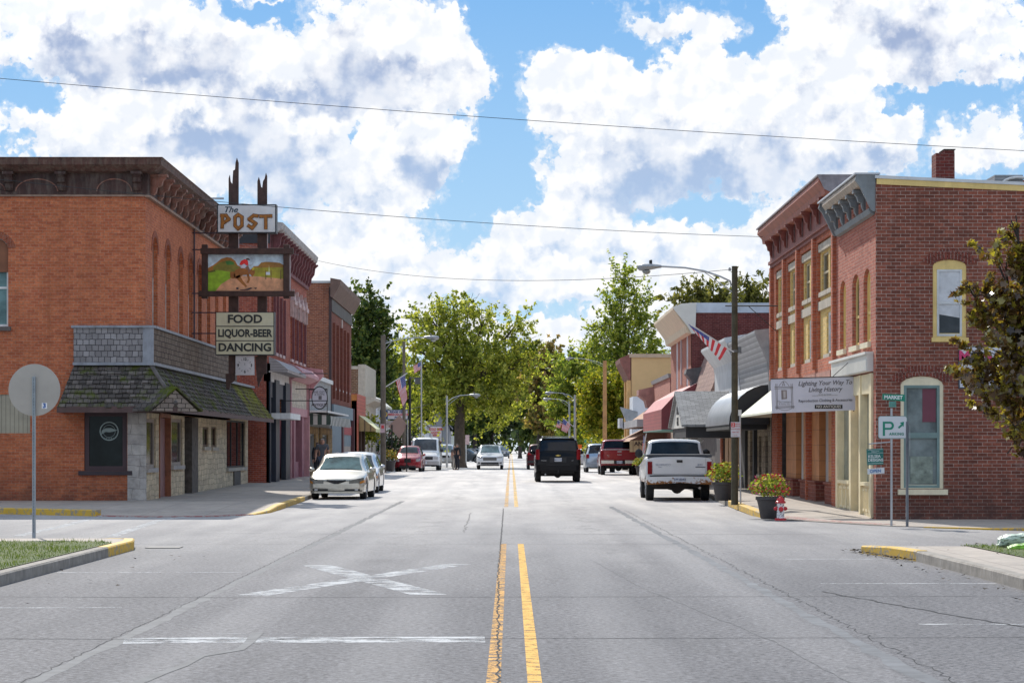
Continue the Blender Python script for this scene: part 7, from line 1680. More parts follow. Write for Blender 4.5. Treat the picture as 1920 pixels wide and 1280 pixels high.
G, f_, bd_ = board_sign('veterans_hall_sign', 'white and navy hall sign on posts with a gold round emblem', 712, 765, 768, 786, 163, (713, 764), wpl, paint((.03, .09, .2), .5))
mb = MB(); f_.box(mb, XU(713, 163), XU(727, 163), ZV(785, 163), ZV(769, 163), .01, .03); mb.build('navy_panel', paint((.02, .07, .18), .5), bd_)
mb = MB(); disc(mb, (XU(721.5, 163), 163, ZV(776.5, 163)), .19, .03, .05, 20); em = mb.build('round_emblem', paint((.6, .4, .08), .5), bd_)
mb = MB(); disc(mb, (XU(721.5, 163), 163, ZV(776.5, 163)), .11, .05, .06, 20); mb.build('emblem_center', paint((.03, .08, .2), .5), em)
text('RIDGE VIEW', f_, XU(746, 163), ZV(772, 163), .012, .2, paint((.05, .08, .2), .5), bd_, 'lettering', bold=.01); text('AMERICAN LEGION', f_, XU(746, 163), ZV(777, 163), .012, .2, paint((.55, .08, .1), .5), bd_, 'lettering', bold=.01, sx=.9); text('POST', f_, XU(746, 163), ZV(782.5, 163), .012, .18, paint((.05, .08, .2), .5), bd_, 'lettering', bold=.01)
G2, f2b, b2 = board_sign('message_board', 'pale changeable message board below the hall sign, partly hidden by the diamond sign', 714, 748, 788, 802, 163.3, (), paint((.6, .52, .5), .5))
mb = MB(); mb.box(XU(716, 163.3), XU(717.4, 163.3), 163.3, 163.4, g(163), ZV(802, 163)); mb.build('post', white_p, G2)
text('BINGO THURS', f2b, XU(731, 163.3), ZV(794.5, 163.3), .01, .22, paint((.2, .1, .1), .5), b2, 'lettering')
G = thing('diamond_sign', 'plain pinkish-brown diamond sign seen from behind on two dark posts', 'sign', (XU(749, 148), 148, g(148)))
mb = MB(); D = lambda u, v: (XU(u, 148), ZV(v, 148)); f_ = FF(148); f_.prism(mb, [D(749, 822), D(728, 799), D(749, 777.5), D(764.5, 797)], 0, .02); mb.build('panel', paint((.33, .22, .19), .6, .1, 2), G)
for u in (735, 762.5): mb = MB(); mb.box(XU(u, 148)-.04, XU(u, 148)+.04, 147.9, 147.96, g(148), ZV(796, 148)); mb.build('post', black_m, G)
G, f_, bd_ = board_sign('liquor_sign', 'white sign with red lettering in a dark frame advertising cold beer', 806, 829, 798, 829, 190, (812, 826), wpl, black_m, black_m)
rdl = paint((.62, .06, .05), .5)
for s_, v in (('COLD BEER', 804.5), ('LIQUOR', 810.5), ('WINE', 816)): text(s_, f_, XU(817.3, 190), ZV(v, 190), .012, .25, rdl, bd_, 'lettering', bold=.012, sx=.8)
text('ICE & MORE', f_, XU(817.3, 190), ZV(821, 190), .012, .17, ink, bd_, 'lettering', sx=.8)
mb = MB(); f_.box(mb, XU(807.5, 190), XU(827.5, 190), ZV(828, 190), ZV(826.3, 190), .012, .02); mb.build('orange_strip', paint((.6, .25, .1), .5), bd_)
board_sign('far_board', 'blank white board before the shade tree trunk', 846, 859, 817, 834, 215, (848, 857), paint((.56, .6, .56), .5))
board_sign('far_banner', 'pinkish narrow banner beyond the shade tree trunk', 872.5, 880, 815, 833, 215, (874,), paint((.6, .42, .42), .5, .3, 4))
board_sign('construction_sign', 'bright orange road work sign behind the black vehicle', 1083, 1091, 833, 841, 172, (1087,), paint((.75, .14, .01), .6))
board_sign('green_guide_sign', 'small green sign near the yellowing tree', 1096, 1112, 822, 831, 200, (1104,), paint((.03, .28, .18), .6))
board_sign('grey_sign', 'grey back of a small sign beside the yellowing tree', 1104, 1112, 826, 838, 178, (1108,), paint((.45, .45, .45), .6))
# painted hydrant
x, Y = XU(1463.5, 53.1), 53.1; z0 = zFR(x, Y)
G = thing('fire_hydrant', 'fire hydrant painted white with black spots and a red top', 'fire hydrant', (x, Y, z0))
mb = MB(); mb.lathe((x, Y, z0), [(.1, 0), (.1, .05), (.085, .06), (.08, .36), (.088, .38)], 18)
dalm, T = newmat('spotted_paint'); vv = T.n('ShaderNodeTexVoronoi'); vv.inputs['Scale'].default_value = 26; T.l(T.geo, vv.inputs['Vector'])
T.l(T.mix(T.mapr(vv.outputs['Distance'], .30, .36), (.02, .02, .02), (.72, .7, .7)), T.b.inputs['Base Color']); setb(T, Roughness=.4)
mb.build('barrel', dalm, G, smooth=True); hr = paint((.5, .02, .03), .4, .2, 6)
mb = MB(); mb.lathe((x, Y, z0+.38), [(.115, 0), (.115, .035), (.09, .05), (.08, .09), (.045, .13), (.025, .135), (.025, .165)], 18); mb.build('bonnet', hr, G, smooth=True)
mb = MB(); mb.lathe((x, Y, z0), [(.13, 0), (.13, .04), (.11, .05)], 18); mb.build('base_flange', hr, G)
for s_ in (-1, 1): mb = MB(); mb.lathe((x, Y, z0+.26), [(.045, s_*.07), (.045, s_*.12), (.03, s_*.14), (.02, s_*.15)], 12, axis='x'); mb.build('hose_cap', hr, G)
mb = MB(); mb.lathe((x, Y, z0+.25), [(.055, -.07), (.055, -.13), (.035, -.15)], 12, axis='y'); mb.build('pumper_cap', hr, G)
x, Y = XU(633, 112), 112; z0 = zFL(x, Y)
G = thing('red_mailbox', 'red box with a white domed top on the sidewalk behind the silver cars', 'newspaper box', (x, Y, z0))
mb = MB(); mb.box(x-.2, x+.2, Y-.2, Y+.2, z0, z0+.9); mb.build('cabinet', paint((.5, .03, .04), .5), G, bevel=.04)
mb = MB(); mb.lathe((x, Y, z0+.9), [(.2, 0), (.19, .1), (.12, .18), (.03, .21)], 14); mb.build('domed_top', paint((.68, .6, .6), .5), G, smooth=True)
# bags by the right lawn
Y = 35.4
for i, (u0, u1, v0, v1, col, lab) in enumerate(((1871, 1925, 1022, 997, (.50, .58, .47), 'pale green and white plastic bag lying on the lawn'), (1888, 1935, 1036, 1016, (.22, .50, .03), 'bright green bag in front of the pale bag on the lawn'))):
    Yb = Y-i*.6; G = thing('plastic_bag', lab, 'bag', (XU((u0+u1)/2, Yb), Yb, ZV(v0, Yb)), group='bags on the lawn')
    bm = bmesh.new(); bmesh.ops.create_icosphere(bm, subdivisions=4, radius=1); mb = MB(); bm.verts.index_update()
    w_ = (XU(u1, Yb)-XU(u0, Yb))/2; h_ = (ZV(v1, Yb)-ZV(v0, Yb))/2; cx, cz = XU((u0+u1)/2, Yb), ZV(v0, Yb)+h_*.85
    for v in bm.verts:
        c_ = v.co; n_ = 1+.16*mnoise.noise(c_*2.3+Vector((i*5, 0, 0)))+.09*mnoise.noise(c_*6); e = .55
        sg = lambda q: math.copysign(abs(q)**e, q)
        mb.v.append((cx+sg(c_.x)*w_*n_, Yb+c_.y*w_*.8*n_, max(ZV(v0, Yb)-.02, cz+sg(c_.z)*h_*.85*n_+.04*c_.x)))
    mb.f = [tuple(q.index for q in f.verts) for f in bm.faces]; mb.m = [0]*len(mb.f); bm.free()
    wrinkle, T = newmat('plastic_film'); n_ = T.noise(T.scalev(T.geo, (3, 3, 12)), 3, 5, .7); T.l(T.mix(T.mapr(n_, .42, .55), tuple(q*.45 for q in col), tuple(min(1, q*1.2) for q in col)), T.b.inputs['Base Color']); setb(T, Roughness=.35); bump(T, n_, .8, .03)
    mb.build('film', wrinkle, G, smooth=True)
    mb = MB(); mb.box(cx-w_*.5, cx+w_*.35, Yb-w_*.8-.01, Yb-w_*.8, cz-.03, cz+.03) if False else mb.tube([(cx+w_*.9, Yb, cz), (cx+w_*1.15, Yb, cz+.03)], [.03, .05], 6); mb.build('knot', wrinkle, G)
# distant houses on the left
def house(name, label, u0, u1, vb, ve, vr, Y, dep, wallm, roofm, gable=True, wins=(), cat='house'):
    G = thing(name, label, cat, (XU((u0+u1)/2, Y), Y, g(Y))); f_ = FF(Y); a0, a1 = XU(u0, Y), XU(u1, Y); ze, zr = ZV(ve, Y), ZV(vr, Y); zb = g(Y)-.3
    mb = MB()
    if gable: f_.prism(mb, [(a0, zb), (a1, zb), (a1, ze), ((a0+a1)/2, zr-.1), (a0, ze)], -dep, 0)
    else: f_.prism(mb, [(a0, zb), (a1, zb), (a1, ze), (a0, ze)], -dep, 0)
    mb.build('walls', wallm, G)
    mb = MB(); e = .35; c_ = (a0+a1)/2
    if gable:
        for s_, a in ((-1, a0), (1, a1)): f_.prism(mb, [(c_, zr), (c_, zr+.15), (a+s_*e, ze-.12+.0), (a+s_*e, ze-.27)], -dep-.3, .3)
    else: mb.poly([(a0-e, Y-e, ze), (a1+e, Y-e, ze), (a1-.5, Y+dep/2, zr), (a0+.5, Y+dep/2, zr)]); mb.poly([(a0-e, Y+dep+e, ze), (a1+e, Y+dep+e, ze), (a1-.5, Y+dep/2, zr), (a0+.5, Y+dep/2, zr)]); mb.poly([(a0-e, Y-e, ze), (a0+.5, Y+dep/2, zr), (a0-e, Y+dep+e, ze)]); mb.poly([(a1+e, Y-e, ze), (a1-.5, Y+dep/2, zr), (a1+e, Y+dep+e, ze)])
    mb.build('roof', roofm, G)
    for u, w_, v0, v1 in wins:
        mb = MB(); f_.box(mb, XU(u-w_, Y), XU(u+w_, Y), ZV(v1, Y), ZV(v0, Y), .001, .04); wf = mb.build('window', white_p, G); mb = MB(); f_.box(mb, XU(u-w_*.75, Y), XU(u+w_*.75, Y), ZV(v1-.5, Y), ZV(v0+.5, Y), .04, .05); mb.build('pane', gl_dark, wf)
    return G
grr = paint((.17, .17, .18), .9, .2, 2); whs = lines((.62, .64, .68), (.4, .42, .46), .3, .12, axis=1)
house('white_hall', 'large white hall with a low pitched roof behind the hall sign', 700, 752, 870, 782, 752, 220, 14, whs, paint((.42, .40, .38), .8), wins=((731, 3, 805, 815),))
house('white_house', 'white house with grey roof between the flagpole and the liquor sign', 771, 800, 862, 798, 783, 245, 9, whs, grr, wins=((786, 2, 804, 812),))
house('grey_house', 'grey gabled house behind the liquor sign', 796, 842, 860, 800, 770, 265, 10, paint((.30, .31, .34), .8, .1), paint((.22, .22, .25), .9), wins=((812, 2.5, 784, 794), (826, 2.5, 806, 816)))
house('beige_house', 'small beige house beyond the blank board', 836, 872, 850, 820, 806, 300, 9, paint((.45, .42, .36), .8), grr, gable=False)
# ================================================================ VEHICLES
tyre_m = paint((.02, .02, .021), .85, .3, 9); rim_m = paint((.38, .38, .39), .3, .2, 9, metal=.8); trim_b = paint((.018, .018, .02), .55, .3)
lens_r = glass((.22, .006, .01), .12, .25); lens_w = glass((.42, .42, .42), .1, .3); lens_o = glass((.5, .2, .04), .15); plate_m = paint((.6, .62, .66), .5, .15, 9)
def interp(keys, y, smooth=False):
    if y <= keys[0][0]: return keys[0][1]
    for (a, va), (b, vb) in zip(keys, keys[1:]):
        if y <= b:
            t = (y-a)/max(1e-6, b-a)
            if smooth: t = t*t*(3-2*t)
            return va+(vb-va)*t
    return keys[-1][1]
def rounded(keys, r_=.12):
    """soften the corners of a profile polyline"""
    out = [keys[0]]
    for i in range(1, len(keys)-1):
        a, b, c_ = Vector(keys[i-1]), Vector(keys[i]), Vector(keys[i+1])
        l1, l2 = min(r_, (b-a).length*.4), min(r_, (c_-b).length*.4); p = b+(a-b).normalized()*l1; q = b+(c_-b).normalized()*l2
        for t in (0, .33, .67, 1): out.append(tuple((p*(1-t)**2+b*2*t*(1-t)+q*t*t)))
    out.append(keys[-1])
    for i in range(1, len(out)):
        if out[i][0] <= out[i-1][0]: out[i] = (out[i-1][0]+1e-3, out[i][1])
    return out
class Car: pass
def build_car(name, label, cat, L, W, Ht, wb, f_ov, top, belt, bodym, tyre_r=.32, roof_w=.74, sill=.24, glassm=None, ws=None, rw=None, sw=None, group=None, lower=None, arch_r=None, nose=.8, tail=.88, bed=None, sharp_tail=False):
    """front of the car is y=0, tail y=L, origin between on the ground; top/belt = side profile polylines"""
    glassm = glassm or glass((.02, .024, .028), .04, .3, .3)
    G = thing(name, label, cat, (0, 0, 0), group=group)
    TP = rounded(top); BL = belt; hw = W/2
    plan = [(0, nose*hw), (.06, (nose+.09)*hw), (.2, .955*hw), (.5, .99*hw), (.9, hw), (L-.8, hw), (L-.3, .985*hw), (L-.08, (tail+.05)*hw), (L, tail*hw)]
    yw = (f_ov, f_ov+wb); ar = arch_r or tyre_r+.06
    ys = set(np.round(np.arange(0, L+.001, .14), 3)) | {0., L, .03, .06, .2, L-.03, L-.08} | {k[0] for k in TP}
    for y0 in yw: ys |= {round(y0+ar*math.cos(t), 4) for t in np.linspace(0, math.pi, 15)} | {y0-ar-.012, y0+ar+.012}
    ys = sorted(y for y in ys if 0 <= y <= L)
    def sec(y):
        w = interp(plan, y); tp = interp(TP, y); bl = min(interp(BL, y), tp-.012); zb = sill+(.06 if y < .12 or y > L-.12 else 0)
        for y0 in yw:
            d = ar*ar-(y-y0)**2
            if d > 0: zb = max(zb, tyre_r+math.sqrt(d))
        zb = min(zb, bl-.06); k = min(1, max(0, (tp-bl-.02)/.3)); rw_ = roof_w*hw
        x5 = w*.945; x6 = (w*.86)*(1-k)+rw_*k; z6 = tp-.012-.055*k
        return [(0, sill+.05), (w-.24, sill+.05 if zb < tyre_r+.05 else max(sill+.05, zb-.0)), (w-.015, zb), (w, zb+.45*(bl-zb)), (w*.992, bl-.05), (x5, bl), (x6, z6), (x6*.86, tp-.012*k), (x6*.5, tp+.012), (0, tp+.018)]
    rows = []
    for y in ys:
        s_ = sec(y); rows.append([(x, y-L/2, z) for x, z in s_]+[(-x, y-L/2, z) for x, z in reversed(s_[1:-1])]+[(s_[0][0], y-L/2, s_[0][1])])
    mb = MB(); mb.grid(rows); mb.poly(rows[0][:-1]); mb.poly(rows[-1][:-1]); mb.build('body', bodym, G, smooth=True)
    C_ = Car(); C_.G = G; C_.L = L; C_.W = W; C_.hw = hw; C_.plan = plan; C_.sec = sec; C_.TP = TP
    def topsurf(y, f, lift=.008):
        s_ = sec(y); x = s_[6][0]*f
        pts = [(s_[9]), s_[8], s_[7], s_[6]]; ax = abs(x); z = s_[6][1]
        for (xa, za), (xb, zb) in zip(pts, pts[1:]):
            if xa <= ax <= xb+1e-6: z = za+(zb-za)*(ax-xa)/max(1e-6, xb-xa); break
        return (x, z)
    def slope_patch(nm, ya, yb, m, f=.9, lift=.014, narrow=1.0, par=None):
        ya_, yb_ = ya, yb; n_ = 6; R_ = []
        for i in range(n_+1):
            y = ya_+(yb_-ya_)*i/n_; dz = (interp(TP, min(L, y+.01))-interp(TP, max(0, y-.01)))/.02; nn = Vector((0, -dz, 1)).normalized()
            ff_ = f*(1+(narrow-1)*i/n_); R_.append([tuple(Vector((topsurf(y, ff_*k)[0], y-L/2, topsurf(y, ff_*k)[1]))+nn*lift) for k in (-1, -.75, -.5, 0, .5, .75, 1)])
        mb = MB(); mb.grid(R_); return mb.build(nm, m, par or G, smooth=True)
    def side_patch(nm, ya, yb, m, t0=.12, t1=.88, lift=.012, ya2=None, yb2=None):
        for s_ in (-1, 1):
            R_ = []
            for i in range(9):
                row = []
                for t in (t0, (t0+t1)/2, t1):
                    k = (t-t0)/(t1-t0); A_ = ya+((ya2 if ya2 is not None else ya)-ya)*k; B_ = yb+((yb2 if yb2 is not None else yb)-yb)*k; y = A_+(B_-A_)*i/8; q = sec(y)
                    x = q[5][0]+(q[6][0]-q[5][0])*t+lift; z = q[5][1]+(q[6][1]-q[5][1])*t; row.append((s_*x, y-L/2, z))
                R_.append(row)
            mb = MB(); mb.grid(R_); mb.build(nm, m, G, smooth=True)
    C_.slope = slope_patch; C_.side = side_patch
    if ws: slope_patch('windshield', *ws[:2], glassm, *(ws[2:]))
    if rw: slope_patch('rear_window', *rw[:2], glassm, *(rw[2:]))
    for q in (sw or []): side_patch('side_window', q[0], q[1], glassm, ya2=q[2] if len(q) > 2 else None, yb2=q[3] if len(q) > 3 else None)
    # face patches that follow the plan curve of the nose or the tail
    def py(x, rear):
        w0 = plan[0][1] if not rear else plan[-1][1]; ax = abs(x)
        if ax <= w0: return 0 if not rear else L
        pl = plan if not rear else [(L-a, b) for a, b in reversed(plan)]
        for (a, b), (c_, d) in zip(pl, pl[1:]):
            if b <= ax <= d: y = a+(c_-a)*(ax-b)/max(1e-6, d-b); return y if not rear else L-y
        return .5 if not rear else L-.5
    def face(nm, x0, x1, z0, z1, m, rear=False, lift=.015, z0b=None, z1b=None, mirror=True, par=None, thick=.03):
        out = None
        for s_ in ((-1, 1) if mirror else (1,)):
            n_ = 6; A, B_ = [], []
            for i in range(n_+1):
                t = i/n_; x = x0+(x1-x0)*t; za = z0+((z0b if z0b is not None else z0)-z0)*t; zb = z1+((z1b if z1b is not None else z1)-z1)*t
                y = py(x, rear)+(lift if rear else -lift); yi = y-(thick if rear else -thick)
                A.append([(s_*x, yi-L/2, za), (s_*x, y-L/2, za), (s_*x, y-L/2, zb), (s_*x, yi-L/2, zb)])
            mb = MB(); mb.grid(A); mb.poly(A[0]); mb.poly(A[-1]); out = mb.build(nm, m, par or G)
        return out
    C_.face = face
    # wheels
    tw = .2 if W < 1.85 else .24
    for y0 in yw:
        for s_ in (-1, 1):
            wx = s_*(hw-.03-tw/2); c_ = (wx, y0-L/2, tyre_r)
            mb = MB(); h_ = tw/2
            mb.lathe(c_, [(tyre_r*.64, -h_), (tyre_r*.93, -h_), (tyre_r, -h_*.75), (tyre_r, h_*.75), (tyre_r*.93, h_), (tyre_r*.64, h_)], 26, axis='x'); wh = mb.build('wheel', tyre_m, G, smooth=True)
            mb = MB(); xo = s_*(h_+.004); mb.lathe(c_, [(tyre_r*.62, xo*.9), (tyre_r*.6, xo), (tyre_r*.5, xo*.75), (tyre_r*.16, xo*.8), (tyre_r*.12, xo*1.02)], 20, axis='x')
            for k in range(5):
                a = 6.2832*k/5; mb.tube([(wx+xo*.95, y0-L/2+tyre_r*.15*math.cos(a), tyre_r+tyre_r*.15*math.sin(a)), (wx+xo*.97, y0-L/2+tyre_r*.57*math.cos(a), tyre_r+tyre_r*.57*math.sin(a))], tyre_r*.07, 5)
            mb.build('rim', rim_m, wh)
    # axle shadowing underside
    mb = MB(); mb.box(-hw+.28, hw-.28, .35-L/2, L/2-.35, sill-.04, sill+.06); mb.build('underbody', trim_b, G)
    return C_
def mirrors(C, y, z, m, w=.2, h=.13):
    for s_ in (-1, 1):
        bm = bmesh.new(); bmesh.ops.create_icosphere(bm, subdivisions=2, radius=1); bm.verts.index_update(); mb = MB(); x0 = C.hw+.07
        mb.v = [(s_*x0+v.co.x*w/2, y-C.L/2+v.co.y*.06, z+v.co.z*h/2) for v in bm.verts]; mb.f = [tuple(q.index for q in f.verts) for f in bm.faces]; mb.m = [0]*len(mb.f); bm.free()
        o = mb.build('mirror', m, C.G, smooth=True)
def place(C, u, Y, rot, dx=0, tilt=0, z=None):
    """u: pixel of the centre of the near face, Y its distance; rot 0 = nose to the camera"""
    L_ = C.L; C.G.location = (XU(u, Y), Y+L_/2, g(Y) if z is None else z); C.G.rotation_euler = (0, 0, (0 if rot == 0 else math.pi)+R(tilt))
def plate(C, z, txt, rear, w=.31, off=.03, m=None):
    y = (C.L+off if rear else -off)-C.L/2; mb = MB(); mb.box(-w/2, w/2, y-.008, y+.008, z-.075, z+.075); p_ = mb.build('licence_plate', m or plate_m, C.G)
    if txt:
        fr = F((0, y, 0), (-1, 0, 0), (0, 1, 0)) if rear else F((0, y, 0), (1, 0, 0), (0, -1, 0)); text(txt, fr, 0, z-.005, .01, .1, paint((.03, .05, .15), .5), p_, 'lettering')
# --- silver-beige sedan
def sedan(name, label, bodym, glassm=None, light=lens_w, sc=1.0):
    L, W = 4.75, 1.78
    top = [(0, .56), (.12, .66), (.5, .76), (1.3, .88), (2.05, 1.33), (2.35, 1.41), (3.0, 1.43), (3.45, 1.38), (4.15, 1.05), (4.65, 1.0), (4.75, .86)]
    C = build_car(name, label, 'car', L, W, 1.43, 2.75, .98, top, [(0, .5), (.5, .72), (1.3, .86), (4.2, .95), (4.75, .8)], bodym, ws=(1.36, 2.03, .92, .014, .9), rw=(3.5, 4.1, .88), sw=[(1.75, 2.85, 2.1, 2.85), (2.92, 3.85, 2.92, 3.5)], glassm=glassm, tyre_r=.31)
    C.face('headlight', .40, .85, .50, .60, glass((.17, .17, .16), .06, .5, .9) if light is lens_w else light, z0b=.53, z1b=.69); C.face('turn_signal', .74, .87, .5, .56, lens_o, z0b=.53, z1b=.62, lift=.022)
    C.face('grille', 0, .3, .47, .6, trim_b, z0b=.57, z1b=.62); C.face('bumper', 0, .86, .36, .455, bodym, lift=.03, thick=.06, z0b=.38, z1b=.5)
    C.face('lower_intake', .26, .74, .285, .335, trim_b, lift=.035); C.face('air_dam', 0, .82, .2, .265, bodym, lift=.025); C.face('intake_slot', 0, .8, .262, .272, trim_b, lift=.03)
    C.face('taillight', .5, .84, .78, .94, lens_r, rear=True); C.face('fog_light', .58, .68, .285, .335, lens_w, lift=.042)
    mirrors(C, 1.7, .93, bodym); plate(C, .415, '', False, off=.04, w=.4, m=bodym); mb = MB(); [mb.tube([(x, 1.42-L/2, .925), (x+.35, 1.5-L/2, .965)], .008, 4) for x in (-.55, .05)]; mb.build('wiper', trim_b, C.G); C.face('hood_seam', 0, .7, .605, .612, trim_b, lift=.004)
    mb = MB()
    for s_ in (-1, 1): mb.lathe((s_*.38, 2.5-L/2, .95), [(.16, 0), (.17, .2), (.1, .28)], 8)
    return C
sil = carpaint((.58, .55, .48), .55, .3); silv = carpaint((.55, .56, .58), .6, .28)
wgl = glass((.10, .17, .17), .05, .5)
C = sedan('parked_sedan', 'pale champagne sedan parked nose toward us, nearest car to the tavern', sil, wgl); place(C, 634.5, 74.6, 0, tilt=-1.6)
# inside hints seen through the windshield: seats & wheel built as parts on the glass line
C2 = sedan('parked_sedan', 'silver car parked nose toward us right behind the champagne sedan', silv, glass((.04, .06, .07), .05)); place(C2, 661, 83.5, 0, tilt=-.3)
# --- rounded red wagon
def cruiser():
    L, W = 4.29, 1.72; rd_ = carpaint((.30, .008, .02), .3, .25)
    top = [(0, .74), (.1, .84), (.5, .98), (1.15, 1.10), (1.75, 1.52), (2.1, 1.60), (3.2, 1.58), (3.8, 1.45), (4.15, 1.1), (4.29, .9)]
    C = build_car('parked_wagon', 'rounded bright red compact wagon parked nose toward us past the silver car', 'car', L, W, 1.6, 2.6, .85, top, [(0, .62), (.5, .86), (1.2, .98), (4.0, 1.0), (4.29, .85)], rd_, ws=(1.2, 1.76, .88, .014, .93), rw=(3.82, 4.1, .8), sw=[(1.6, 2.5, 1.9, 2.5), (2.6, 3.7, 2.6, 3.5)], glassm=glass((.06, .08, .09), .05), roof_w=.7, nose=.7)
    C.face('headlight', .52, .76, .62, .78, lens_w, z0b=.66, z1b=.8); C.face('grille', 0, .2, .36, .8, trim_b, z0b=.5, z1b=.84); C.face('bumper', 0, .82, .42, .56, rd_, lift=.07, thick=.1); C.face('lower_intake', 0, .5, .26, .36, trim_b, lift=.04)
    mirrors(C, 1.55, 1.05, rd_); C.face('taillight', .6, .8, .8, 1.1, lens_r, rear=True); return C
C = cruiser(); place(C, 766, 148, 0, tilt=-1.5)
def van(name, label, bodym, L=5.2, W=2.0, Ht=2.0, glassm=None, cat='van', nose_h=1.0):
    top = [(0, nose_h-.05), (.1, nose_h+.02), (1.1, nose_h+.22), (1.95, Ht-.1), (2.3, Ht), (L-.4, Ht), (L-.1, Ht-.12), (L, 1.0)]
    C = build_car(name, label, cat, L, W, Ht, 3.1, .95, top, [(0, .85), (.6, nose_h), (1.2, nose_h+.14), (L, nose_h+.2)], bodym, ws=(1.18, 1.93, .9, .014, .94), rw=(L-.09, L-.03, .8), sw=[(1.8, 2.8, 2.1, 2.8), (2.9, L-.6)], glassm=glassm, tyre_r=.37, roof_w=.84, nose=.9, tail=.95, sill=.32)
    C.face('headlight', .58, .88, .72, .9, lens_w); C.face('grille', 0, .54, .7, .9, trim_b); C.face('bumper', 0, .95, .42, .6, paint((.4, .4, .4), .4, .1, 3, metal=.5), lift=.08, thick=.12); C.face('taillight', .78, .93, .95, 1.3, lens_r, rear=True)
    mirrors(C, 1.7, nose_h+.3, trim_b, .24, .24); plate(C, .5, '', False, off=.1); return C
whp = carpaint((.72, .72, .72), .0, .3); 
C = van('parked_van', 'tall white van parked behind the red wagon', whp, Ht=2.15, glassm=glass((.08, .09, .1), .05)); place(C, 796, 156, 0)
C = van('parked_minivan', 'small silver-grey minivan behind the white van, beside the two people', carpaint((.42, .45, .5), .5), L=4.6, W=1.9, Ht=1.75, nose_h=.85, glassm=glass((.12, .16, .17), .05)); place(C, 829.5, 186, 0)
# --- crossover / SUV
def suv(name, label, bodym, L=4.5, W=1.84, Ht=1.68, glassm=None, tyre_r=.35, hood=.98, cat='car', roof_w=.76, belt_h=1.08, rackm=None, sill=.28, front=True, rim=None, wb=2.69, f_ov=.9, tailslope=.45):
    top = [(0, hood-.2), (.1, hood-.06), (.5, hood), (1.15, hood+.1), (1.95, Ht-.08), (2.3, Ht), (L-.9, Ht-.01), (L-tailslope, Ht-.06), (L-.08, belt_h+.02), (L, belt_h-.15)]
    C = build_car(name, label, cat, L, W, Ht, wb, f_ov, top, [(0, hood-.3), (.5, hood-.05), (1.3, belt_h-.03), (L-.1, belt_h), (L, belt_h-.2)], bodym, ws=(1.22, 1.98, .88, .014, .92), rw=(L-tailslope+.01, L-.11, .9, .014, 1.08), sw=[(1.7, 2.65, 2.05, 2.65), (2.75, 3.6, 2.75, 3.55)]+([(3.7, L-.45, 3.7, L-.65)] if L > 4.4 else []), glassm=glassm, tyre_r=tyre_r, roof_w=roof_w, sill=sill, nose=.86, tail=.9)
    return C
C = suv('white_crossover', 'white crossover driving toward us beside the yellow centre lines', whp, glassm=glass((.14, .2, .2), .05))
C.face('headlight', .5, .86, .76, .88, lens_w, z0b=.8, z1b=.92); C.face('grille', 0, .46, .62, .84, paint((.12, .12, .12), .3, .2, 3, metal=.5)); C.face('lower_intake', 0, .6, .36, .5, trim_b, lift=.03); C.face('bumper', 0, .86, .5, .6, whp, lift=.05); C.face('fog_light', .66, .8, .42, .52, trim_b, lift=.03); mirrors(C, 1.75, 1.12, whp); place(C, 918.5, 162, 0); C.G['category'] = 'car'
C = suv('distant_suv', 'small distant dark SUV coming toward us far up the road', carpaint((.06, .08, .1), .5), glassm=glass((.25, .3, .33), .05), Ht=1.8); C.face('headlight', .5, .86, .76, .88, lens_w); C.face('grille', 0, .46, .62, .84, trim_b); mirrors(C, 1.75, 1.12, trim_b); place(C, 943, 330, 0)
dk = carpaint((.012, .012, .014), .2, .18)
